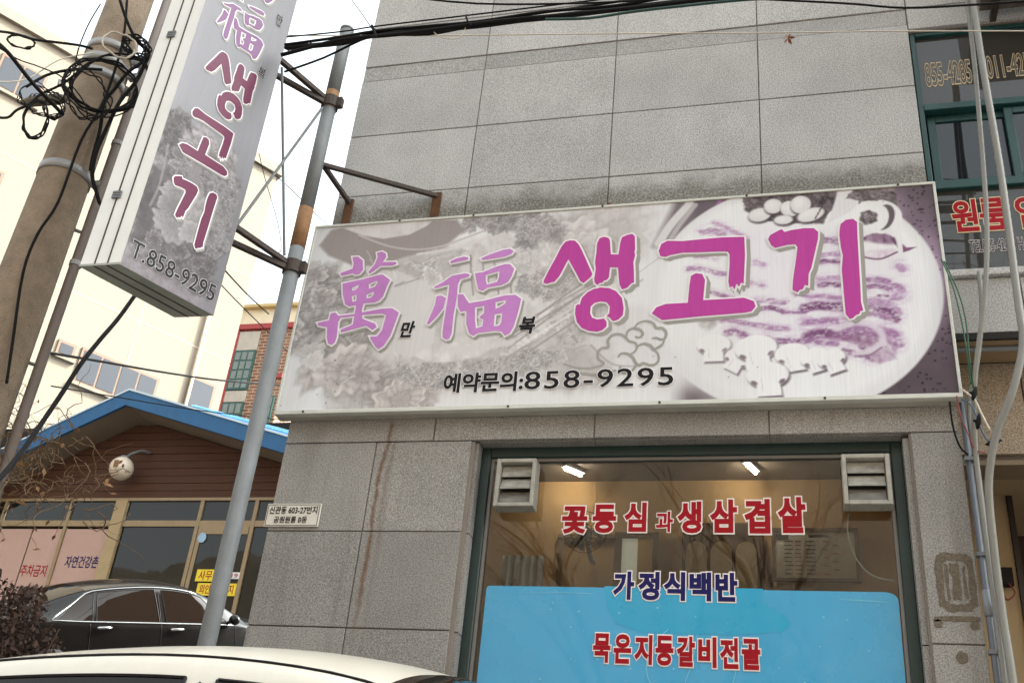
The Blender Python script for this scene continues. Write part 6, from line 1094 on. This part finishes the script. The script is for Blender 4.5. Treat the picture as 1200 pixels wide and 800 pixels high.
for x0, x1 in ((-9.52, -8.33), (-7.40, -6.60), (-6.54, -5.1)):
    gbox((fx(x0), GY + .005, 3.7), (fx(x1), GY + .01, zt0), 'pane', M_shopglass)
for x0, x1 in ((-10.46, -9.73), (-11.03, -10.52), (-11.60, -11.05), (-12.6, -11.67)):
    gbox((fx(x0) + .005, GY, 3.7), (fx(x1), GY + .02, zt0 - .04), 'panel', M_pink)
dr = gbox((fx(-8.26), GY - .01, 3.66), (fx(-7.47), GY + .0, zt0), 'door', M_shopglass)
gbox((fx(-8.26), GY - .025, zt0 - .12), (fx(-7.47), GY - .011, zt0), 'door_rail', M_frame, dr); gbox((fx(-8.26), GY - .025, 3.66), (fx(-8.20), GY - .011, zt0 - .12), 'door_stile', M_frame, dr)
GF = ((9.8, GY - 9.0, -3.65), (1, 0, 0), (0, 0, 1), (0, -1, 0))
def gtxt(body, x0, x1, z0, z1, m, bold, lift, name='lettering', par=None):
    (a, c), (b, d) = gw(x0, z0), gw(x1, z1); return put_text(name, body, (a, b, c, d), GF, m, par or gs, bold, lift=lift)
gtxt('자연건강촌', -10.31, -9.76, 5.56, 5.74, M_navy, .015, .004); gtxt('주차금지', -11.02, -10.58, 5.42, 5.60, M_red, .012, .004)
M_yel = mat('yellow_sticker', rgb(234, 206, 40), 0.5, var=0.05); M_wst = mat('white_sticker', rgb(222, 220, 220), 0.5)
def sticker(x0, x1, z0, z1, m, lift=.03):
    (a, c), (b, d) = gw(x0, z0), gw(x1, z1); return lay('sticker', rect(a, b, c, d), GF, m, gs, lift)
s1 = sticker(-8.12, -7.74, 5.385, 5.555, M_yel); gtxt('사무실', -8.08, -7.77, 5.40, 5.54, M_red, .012, .032, par=gs)
s2 = sticker(-8.06, -7.46, 5.185, 5.36, M_yel); gtxt('외인출입금지', -8.02, -7.50, 5.21, 5.34, M_red, .012, .032)
sticker(-7.66, -7.45, 5.425, 5.52, M_wst); gtxt('119', -7.63, -7.48, 5.44, 5.50, M_red, .01, .032)['kind'] = 'stuff'
(bx_, bz_) = gw(-8.17, 6.02); lay('round_sticker', ([(bx_ + .07 * math.cos(i * .5236), bz_ + .08 * math.sin(i * .5236), 0) for i in range(12)], [tuple(range(12))]), GF, mat('sky_sticker', rgb(150, 180, 206), 0.5), gs, .03)
gl_ = empty('globe_lamp', 'white globe lamp on a curved arm on the plank gable', 'lamp', (-13.87, 13.43, 9.53))
gl_.scale = (1.38, 1.38, 1.38)
MB().lathe([(.185 * math.sin(math.pi * i / 12), -.185 * math.cos(math.pi * i / 12)) for i in range(13)], 20, 'z').build('globe', mat('opal_glass', rgb(214, 200, 182), 0.35, var=0.1, scale=5), gl_, True)
MB().tube(catmull([(.02, 0, .17), (.06, .05, .26), (.16, .15, .36), (.24, .27, .38)], 5), .022, 8).build('arm', M_steel, gl_, True)
MB().lathe([(.06, .155), (.062, .20), (.03, .215), (0, .215)], 14, 'z').build('collar', M_steel, gl_, True)
MB().box((-.02, -.19, -.05), (.05, -.17, .06)).build('crack_patch', M_rust, gl_)

# ------------------------------------------------------------------ pale rendered building
cd_, cn_ = Vector((.541, .841, 0)), Vector((.841, -.541, 0)); cc = Vector((-16.23, 20.03, 0))
cb = empty('cream_building', 'tall plain cream rendered building rising behind the utility pole', 'building', (cc.x, cc.y, 3.6))
def cbox(t0, t1, z0, z1, d0, d1, name, m, par=None, bevel=0.0):
    P_ = lambda t, d, z: tuple(cd_ * t + cn_ * d + Vector((0, 0, z - 3.6)))
    return MB().hexa([P_(t0, d0, z0), P_(t1, d0, z0), P_(t1, d1, z0), P_(t0, d1, z0)], [P_(t0, d0, z1), P_(t1, d0, z1), P_(t1, d1, z1), P_(t0, d1, z1)]).build(name, m, par or cb, bevel=bevel)
M_cream = mat('cream_render', rgb(132, 122, 108), 0.9, var=0.05, scale=.35, bump=.1, bscale=12)
cbox(-24, .1, 3.4, 23.0, -9, 0, 'wall', M_cream); cbox(-24.2, .25, 23.0, 23.35, -9.1, .12, 'parapet', M_cream)
M_line = mat('render_groove', rgb(196, 176, 150), 0.9)
for z_ in (18.9, 12.2, 15.9): cbox(-24, .1, z_, z_ + .03, 0, .006, 'groove', M_line)
for t_ in (-6.2, -2.9): cbox(t_, t_ + .03, 3.6, 22.9, .001, .006, 'groove', M_line)
def cwin(t0, t1, z0, z1, n, mg):
    f = cbox(t0, t1, z0, z1, .0, .04, 'window', mat('brown_window_frame', rgb(112, 86, 66), 0.6))
    w = (t1 - t0 - .16 - .06 * (n - 1)) / n
    for k in range(n): a_ = t0 + .08 + k * (w + .06); cbox(a_, a_ + w, z0 + .08, z1 - .08, .041, .05, 'pane', mg, f)
    cbox(t0 - .06, t1 + .06, z0 - .08, z0 - .001, .0, .10, 'sill', M_cream, f)
M_cg = glass_mat('far_glass', reflect=.6, dark=rgb(58, 60, 66))
cwin(-8.75, -7.45, 20.75, 21.9, 2, M_cg); cwin(-4.15, -1.85, 13.45, 14.5, 4, M_cg); cwin(-8.3, -7.55, 17.7, 18.35, 1, M_cg); cwin(-.95, -.15, 14.0, 15.0, 1, M_cg); cwin(-4.8, -4.3, 14.0, 14.45, 1, M_cg)
cwin(-12.8, -11.2, 20.75, 21.9, 2, M_cg); cwin(-14, -12, 14, 15.1, 2, M_cg)
MB().tube([tuple(cd_ * -.95 + cn_ * .08 + Vector((0, 0, z_ - 3.6))) for z_ in (10, 17.3)], .05, 8).build('downpipe', M_line, cb, True)

# ------------------------------------------------------------------ brick building farther back
def brick_mat():
    m = bpy.data.materials.new('brick'); m.use_nodes = True; t = m.node_tree; p = t.nodes['Principled BSDF']
    g_ = t.nodes.new('ShaderNodeNewGeometry'); s = t.nodes.new('ShaderNodeSeparateXYZ'); t.links.new(g_.outputs['Position'], s.inputs[0])
    c = t.nodes.new('ShaderNodeCombineXYZ'); t.links.new(math_node(t, 'ADD', s.outputs[0], s.outputs[1]), c.inputs[0]); t.links.new(s.outputs[2], c.inputs[1])
    b = t.nodes.new('ShaderNodeTexBrick'); b.inputs['Scale'].default_value = 1.0; b.inputs['Brick Width'].default_value = .42; b.inputs['Row Height'].default_value = .16; b.inputs['Mortar Size'].default_value = .018
    b.inputs['Color1'].default_value = rgb(136, 94, 70); b.inputs['Color2'].default_value = rgb(110, 74, 56); b.inputs['Mortar'].default_value = rgb(176, 156, 138)
    t.links.new(c.outputs[0], b.inputs['Vector']); t.links.new(b.outputs['Color'], p.inputs['Base Color']); p.inputs['Roughness'].default_value = .9
    return m
bk = empty('brick_building', 'brown brick building with teal gridded windows and red trim far behind', 'building', (-24, 32, 3.6))
def bbox_(x0, x1, z0, z1, y0, y1, name, m, par=None): return MB().box((x0 + 24, y0 - 32, z0 - 3.6), (x1 + 24, y1 - 32, z1 - 3.6)).build(name, m, par or bk)
M_brick = brick_mat(); M_trim = mat('red_trim', rgb(150, 52, 50), 0.6); M_cream2 = mat('cream_cornice', rgb(220, 204, 176), 0.8)
bbox_(-30, -21.05, 3.4, 24.4, 32, 40, 'wall', M_brick); bbox_(-30.1, -20.9, 24.4, 24.65, 31.85, 40, 'trim_band', M_trim); bbox_(-30, -21.0, 24.65, 25.45, 31.95, 40, 'cornice', M_cream2); bbox_(-30.2, -20.8, 25.45, 25.6, 31.7, 40, 'coping', mat('ochre_coping', rgb(190, 164, 110), 0.8))
def bwin(x0, x1, z0, z1, nx_, nz_):
    f = bbox_(x0, x1, z0, z1, 31.90, 31.999, 'window', mat('teal_window', rgb(48, 84, 76), 0.5))
    w, h = (x1 - x0 - .08) / nx_, (z1 - z0 - .08) / nz_
    for i in range(nx_):
        for j in range(nz_): bbox_(x0 + .08 + i * w, x0 + i * w + w, z0 + .08 + j * h, z0 + j * h + h, 31.88, 31.899, 'pane', mat('pale_pane', rgb(112, 118, 112), 0.3, var=.2, scale=2), f)
bwin(-23.6, -22.6, 21.37, 23.3, 3, 4); bwin(-23.6, -22.6, 18.6, 20.75, 3, 4); bwin(-21.75, -21.2, 19.0, 21.0, 1, 4)
bbox_(-23.6, -22.6, 23.35, 24.3, 31.93, 31.999, 'spandrel', mat('pale_spandrel', rgb(176, 166, 154), 0.8)); bbox_(-23.6, -22.6, 20.8, 21.33, 31.93, 31.999, 'spandrel', mat('pale_spandrel', rgb(176, 166, 154), 0.8))
bbox_(-23.78, -23.61, 18, 24.39, 31.9, 31.999, 'trim_post', M_trim); bbox_(-21.9, -21.06, 21.9, 22.1, 31.9, 31.999, 'trim_band', M_trim)

# ------------------------------------------------------------------ cars
def interp(tab, x):
    xs_ = [t[0] for t in tab]; ys_ = [t[1] for t in tab]
    return float(np.interp(x, xs_, ys_))
def smooth_tab(tab, n=8):
    c = catmull([(a, b, 0) for a, b in tab], n); c = sorted([(p.x, p.y) for p in c]); return c
TOP = smooth_tab([(-2.38, .62), (-2.33, .95), (-2.1, 1.04), (-1.78, 1.07), (-1.35, 1.26), (-.95, 1.39), (-.5, 1.455), (-.05, 1.475), (.35, 1.44), (.62, 1.36), (.95, 1.19), (1.28, 1.00), (1.7, .93), (2.1, .84), (2.33, .70), (2.42, .5)])
BELT = smooth_tab([(-2.4, .80), (-1.8, .98), (-1.0, .965), (0, .94), (1.0, .915), (1.3, .90), (2.0, .80), (2.42, .5)])
WID = smooth_tab([(-2.4, .62), (-2.2, .80), (-1.7, .89), (-.8, .92), (.5, .92), (1.5, .90), (2.1, .80), (2.42, .55)])
RAIL = smooth_tab([(-2.4, .55), (-1.78, .60), (-1.2, .60), (-.5, .60), (.3, .61), (.8, .66), (1.28, .72), (2.4, .5)])
def section(x):
    zt = interp(TOP, x); zb_ = min(interp(BELT, x), zt - .02); w = interp(WID, x); r = min(interp(RAIL, x), w - .06)
    gh = max(0.0, zt - zb_ - .06); k = min(1, gh / .3)
    rail_z = zb_ + max(.01, (zt - zb_) * (.86 if gh > .05 else .7))
    return [(w * .86, .20), (w * .97, .32), (w, .60), (w * .985, zb_ - .10), (w * .955, zb_), (w * .955 + (r - w * .955) * .52, zb_ + (rail_z - zb_) * .56), (r, rail_z), (r * .82, rail_z + (zt - rail_z) * .55), (r * .45, rail_z + (zt - rail_z) * .9), (0, zt)]
def surf(x, u):
    s = section(x); i = max(0, min(int(u), len(s) - 2)); f = u - i
    pts = [s[max(i - 1, 0)], s[i], s[i + 1], s[min(i + 2, len(s) - 1)]]
    cr = lambda a, b, c, d: .5 * (2 * b + (c - a) * f + (2 * a - 5 * b + 4 * c - d) * f * f + (3 * b - a - 3 * c + d) * f ** 3)
    return Vector((x, cr(*[p[0] for p in pts]), cr(*[p[1] for p in pts])))
def nrm(x, u, sd=1):
    a = surf(x + .02, u) - surf(x - .02, u); b = surf(x, min(u + .05, 9)) - surf(x, max(u - .05, 0)); n = a.cross(b)
    n = n.normalized() if n.length > 1e-9 else Vector((0, 0, 1))
    return n if n.dot(Vector((0, 1, .3))) > 0 else -n
def patch(xs_, us_, off, side=None, cap=None):
    """grid patch on the body surface; xs_ may depend on u"""
    out = MB()
    for sd in ((1, -1) if side is None else (side,)):
        g_ = []
        for u in us_:
            xr = xs_(u); g_.append([surf(x, u) + nrm(x, u) * off for x in xr])
        n = len(g_[0]); V = [(p.x, p.y * sd, p.z) for row in g_ for p in row]
        out.add(V, [(j * n + i, j * n + i + 1, (j + 1) * n + i + 1, (j + 1) * n + i) for j in range(len(g_) - 1) for i in range(n - 1)])
    return out
class Both:
    def __init__(s, l): s.l = l
    def build(s, *a): return [m.build(*a) for m in s.l]
def line_on(pts, r, off=.003):
    P_ = [surf(x, u) + nrm(x, u) * off for x, u in pts]
    return Both([MB().tube([(p.x, p.y * sd, p.z) for p in P_], r, 6) for sd in (1, -1)])
def lin_(a, b, n): return [a + (b - a) * i / (n - 1) for i in range(n)]
def sedan(name, label, loc, rz, paint, chrome_m, glass_m, trim, roll=0.0, scale=(1, 1, 1), gtop=5.82, pitch=0.0):
    c = empty(name, label, 'car', loc, rz); c.rotation_euler = (roll, pitch, rz); c.scale = scale
    xs_ = lin_(-2.38, 2.42, 72); us_ = lin_(0, 9, 37); bd = MB()
    for sd in (1, -1):
        V = [];
        for x in xs_:
            for u in us_: p = surf(x, u); V.append((p.x, p.y * sd, p.z))
        n = len(us_); bd.add(V, [(i * n + j, i * n + j + 1, (i + 1) * n + j + 1, (i + 1) * n + j) for i in range(len(xs_) - 1) for j in range(n - 1)])
    me_o = bd.build('body', paint, c, True)
    bm = bmesh.new(); bm.from_mesh(me_o.data); bmesh.ops.remove_doubles(bm, verts=bm.verts, dist=.002); bmesh.ops.recalc_face_normals(bm, faces=bm.faces); bm.to_mesh(me_o.data); bm.free(); me_o.data.shade_smooth()
    MB().box((-2.3, -.78, .16), (2.3, .78, .24)).build('underbody', M_dark, c)
    cut = lambda a0, a1, b0, b1: (lambda u: lin_(a0 + (a1 - a0) * (u - 4.12) / 1.7, b0 + (b1 - b0) * (u - 4.12) / 1.7, 10))
    U = lin_(4.12, gtop, 7)
    for nm, f in (('front_door_glass', cut(.06, .03, 1.02, .60)), ('rear_door_glass', cut(-.90, -.84, -.04, -.07)), ('quarter_glass', cut(-1.42, -1.05, -.95, -.89))):
        for sd in (1, -1):
            gp = patch(f, U, .004, sd).build(nm, glass_m, c, True)
            rim = []
            for u in U: rim.append((f(u)[0], u))
            for x in f(U[-1]): rim.append((x, U[-1]))
            for u in U[::-1]: rim.append((f(u)[-1], u))
            for x in f(U[0])[::-1]: rim.append((x, U[0]))
            rm = MB(); rm.tube([(q.x, q.y * sd, q.z) for q in [surf(x, u) + nrm(x, u) * .004 for x, u in rim]], .006, 5); rm.build('glass_seal', M_black, gp)
    for nm, x0, x1 in (('windshield', .50, 1.24), ('rear_window', -1.72, -.98)):
        w = MB()
        for sd in (1, -1):
            for part in [patch(lambda u, a=x0, b=x1: lin_(a, b, 10), lin_(6.45, 9, 9), .006, sd)]: w.add(part.v, part.f)
        w.build(nm, glass_m, c, True)
    if trim:
        line_on([(x, 4.06) for x in lin_(-1.46, 1.05, 24)] , .009, .004).build('chrome_strip', chrome_m, c, True)
        line_on([(-1.46, 4.06), (-1.40, 4.5), (-1.2, 5.2), (-1.0, 5.9)] + [(x, 6.02) for x in lin_(-.9, .55, 14)], .010, .004).build('chrome_strip', chrome_m, c, True)
    line_on([(x, 6.35) for x in lin_(-1.6, .95, 26)], .006, .0).build('roof_channel', M_black, c, True)
    for pts in ([(-.02, .6 + .3 * i) for i in range(18)], [(1.08, .6 + .3 * i) for i in range(12)], [(-.98 - .1 * max(0, 1.5 - i * .3), .6 + .3 * i) for i in range(12)]):
        line_on([q_ for q_ in pts if q_[1] < 6], .0045, .001).build('door_gap', M_black, c, True)
    for x in (.20, -.80):
        for sd in (1, -1):
            p = surf(x, 3.35); h = MB(); h.tube([(p.x - .10, sd * (p.y + .012), p.z), (p.x - .08, sd * (p.y + .032), p.z + .004), (p.x + .06, sd * (p.y + .034), p.z + .004), (p.x + .10, sd * (p.y + .012), p.z)], [.012, .017, .017, .012], 8); h.build('door_handle', chrome_m, c, True)
    for sd in (1, -1):
        p = surf(.98, 4.2); m_ = MB(); n = 12
        for i in range(7):
            t = math.pi * i / 6
            for j in range(n): a_ = 2 * math.pi * j / n; m_.v.append((p.x + .02 - .07 * math.cos(t), sd * (p.y + .13 + .11 * math.sin(t) * math.cos(a_)), p.z + .07 + .075 * math.sin(t) * math.sin(a_)))
        m_.f = [(i * n + j, i * n + (j + 1) % n, (i + 1) * n + (j + 1) % n, (i + 1) * n + j) for i in range(6) for j in range(n)]
        mo = m_.build('wing_mirror', paint, c, True); MB().tube([(p.x, sd * (p.y - .02), p.z + .02), (p.x + .01, sd * (p.y + .06), p.z + .05)], .02, 8).build('mirror_foot', M_black, mo)
        for x0, x1, nm, m2 in ((2.12, 2.34, 'headlight', mat('lamp_clear', rgb(210, 214, 218), .15)), (-2.34, -2.16, 'taillight', mat('lamp_red', rgb(140, 20, 24), .2))):
            patch(lambda u, a=x0, b=x1: lin_(a, b, 6), lin_(3.0, 3.9, 5), .005, sd).build(nm, m2, c, True)
    for x in (-1.42, 1.38):
        for sd in (1, -1):
            ty = MB().lathe([(.20, -.10), (.30, -.11), (.33, -.07), (.33, .07), (.30, .11), (.20, .10)], 28, 'y').build('wheel', mat('tyre_rubber', rgb(30, 30, 30), .85), c, True); ty.location = (x, sd * .82, .33)
            rim = MB().lathe([(0, .02), (.04, .03), (.05, .0), (.19, .03), (.205, .06), (.205, -.08)], 24, 'y')
            for k in range(5): a_ = k * 1.2566; rim.bar((.04 * math.cos(a_), .05, .04 * math.sin(a_)), (.19 * math.cos(a_), .07, .19 * math.sin(a_)), .05, .02, (0, 1, 0))
            ro_ = rim.build('rim', M_steel, ty, True)
            if sd < 0: ro_.rotation_euler = (0, 0, math.pi)
    return c
M_chrome = mat('chrome', rgb(214, 214, 212), .08, 1.0, var=.02)
M_blackpaint = mat('black_car_paint', rgb(18, 16, 15), .16, var=.05, spec=.35, coat=.0); M_whitepaint = mat('white_car_paint', rgb(182, 175, 162), .35, var=.06, scale=9, coat=.5)
M_carglass = glass_mat('car_glass', reflect=.4, dark=rgb(26, 19, 15))
sedan('black_sedan', 'black sedan with chrome window trim parked in front of the gabled shop', (-9.116, 8.565, 4.038), math.radians(54.4), M_blackpaint, M_chrome, M_carglass, True, math.radians(13.6), pitch=math.radians(-14))
sedan('white_sedan', 'white sedan parked closest, only its bright roof in view', (-1.70, -1.38, .672), math.radians(1.5), M_whitepaint, M_chrome, M_carglass, False, math.radians(12), (1.06, 1.0, 1.0), 5.75)

# ------------------------------------------------------------------ plants
def twig(p, d, L0, r, n, out, wander=.35, droop=0.0):
    pts = [Vector(p)]; d = Vector(d).normalized()
    for i in range(n):
        d = (d + Vector((random.gauss(0, 1), random.gauss(0, 1), random.gauss(0, 1))) * wander - Vector((0, 0, droop))).normalized(); pts.append(pts[-1] + d * L0 / n)
    out.tube(pts, [r * (1 - .7 * i / n) for i in range(n + 1)], 5); return pts
vn = empty('dry_vine', 'leafless brown vine tangled round the foot of the utility pole', 'vine', (-4.0, -.75, gz(-4.0, -.75)))
vb = MB(); lv = MB()
def leafq(o, p, s, m=None):
    a = Vector((random.gauss(0, 1), random.gauss(0, 1), random.gauss(0, 1))).normalized() * s; b = a.orthogonal().normalized() * s * .45
    p = Vector(p); o.add([p - a, p + b, p + a, p - b + Vector((0, 0, s * .2))], [(0, 1, 2, 3)])
vz = gz(-4.0, -.75)
for k in range(9): twig((-.18 + random.uniform(-.2, .12), -.145 + random.uniform(-.2, .15), 0), (random.uniform(-.04, .03), 0, 1), 2.3 + random.uniform(-.3, .3), .012, 14, vb, .05)
for k in range(210):
    s = Vector((random.triangular(-.32, .55, -.2), 0, 0)); base_ = Vector((s.x * .75 - .08, s.x * .66 + random.uniform(-.12, .12), random.triangular(3.0, 3.68, 3.3) - vz))
    pts = twig(base_, (random.uniform(-1, 1), random.uniform(-.6, .6), random.uniform(-.8, .6)), random.uniform(.18, .55), random.uniform(.002, .0045), 10, vb, .55, .05)
    if random.random() < .5: leafq(lv, pts[-1], random.uniform(.012, .03))
vb.build('stems', mat('dry_stem', rgb(104, 82, 60), .9, var=.3, scale=20), vn, True); tag(lv.build('withered_leaves', mat('dead_leaf', rgb(116, 84, 54), .9, var=.3, scale=12), vn), kind='stuff')
sb = empty('shrub', 'dark reddish-brown leafy shrub at the left edge behind the white car', 'shrub', (-4.35, -.22, gz(-4.35, -.22)))
s1_ = MB(); s2_ = MB(); bz = gz(-4.35, -.22)
for k in range(26): twig((random.uniform(-.1, .1), random.uniform(-.1, .1), 0), (random.uniform(-.35, .35), random.uniform(-.35, .35), 1), random.uniform(1.2, 1.75), .014, 10, s1_, .16)
for k in range(13000):
    a_ = random.uniform(0, 6.283); h = random.random() ** .7; rr = (.16 + .36 * math.sin(min(1, h * 1.15) * 2.6)) * random.random() ** .4 * (1 + .25 * math.sin(a_ * 3 + h * 9))
    leafq(s2_, (rr * math.cos(a_), rr * math.sin(a_), .3 + h * 1.52 + .05 * math.sin(a_ * 5)), random.uniform(.010, .026))
s1_.build('branches', mat('shrub_branch', rgb(80, 60, 46), .9), sb); tag(s2_.build('foliage', mat('shrub_leaf', rgb(62, 42, 32), .8, var=.5, scale=9), sb), kind='stuff')
def bare_tree(x, y, h, seed, label):
    random.seed(seed); t = empty('bare_tree', label, 'tree', (x, y, gz(x, y) - .1), 0, 'bare trees across the street')
    tr, cr_ = MB(), MB()
    def grow(p, d, L0, r, lev):
        n = 7; pts = [p]; dd = d
        for i in range(n): dd = (dd + Vector((random.gauss(0, .11), random.gauss(0, .11), random.gauss(.02, .08)))).normalized(); pts.append(pts[-1] + dd * L0 / n)
        (tr if lev == 0 else cr_).tube(pts, [max(r * (1 - .5 * i / n), .006) for i in range(n + 1)], 8 if lev < 2 else 4)
        if lev < 4:
            for k in range((5, 4, 4, 3)[lev]):
                i = random.randint(3, n); a_ = random.uniform(0, 6.283); sp = random.uniform(.45, .9)
                sd = (dd + Vector((math.cos(a_), math.sin(a_), random.uniform(-.1, .5))) * sp).normalized()
                grow(pts[i], sd, L0 * random.uniform(.5, .72), r * (1 - .5 * i / n) * .62, lev + 1)
    grow(Vector((0, 0, 0)), Vector((random.uniform(-.1, .1), 0, 1)), h * .45, h * .022, 0)
    bk_ = mat('tree_bark', rgb(112, 92, 76), .95, var=.3, scale=6, bump=.5, bscale=20); tr.build('trunk', bk_, t, True); cr_.build('crown', bk_, t, True)
for i, (x, y, h, lb) in enumerate(((-3.6, -15, 15, 'forked bare tree mirrored in the shop window left of centre'), (1.2, -17, 16, 'tall bare tree mirrored in the middle of the shop window'), (4.6, -14, 14, 'bare tree mirrored near the right vent of the window'), (8.5, -16, 15, 'bare tree mirrored in the dark bay glass'))):
    bare_tree(x, y, h, 20 + i, lb)
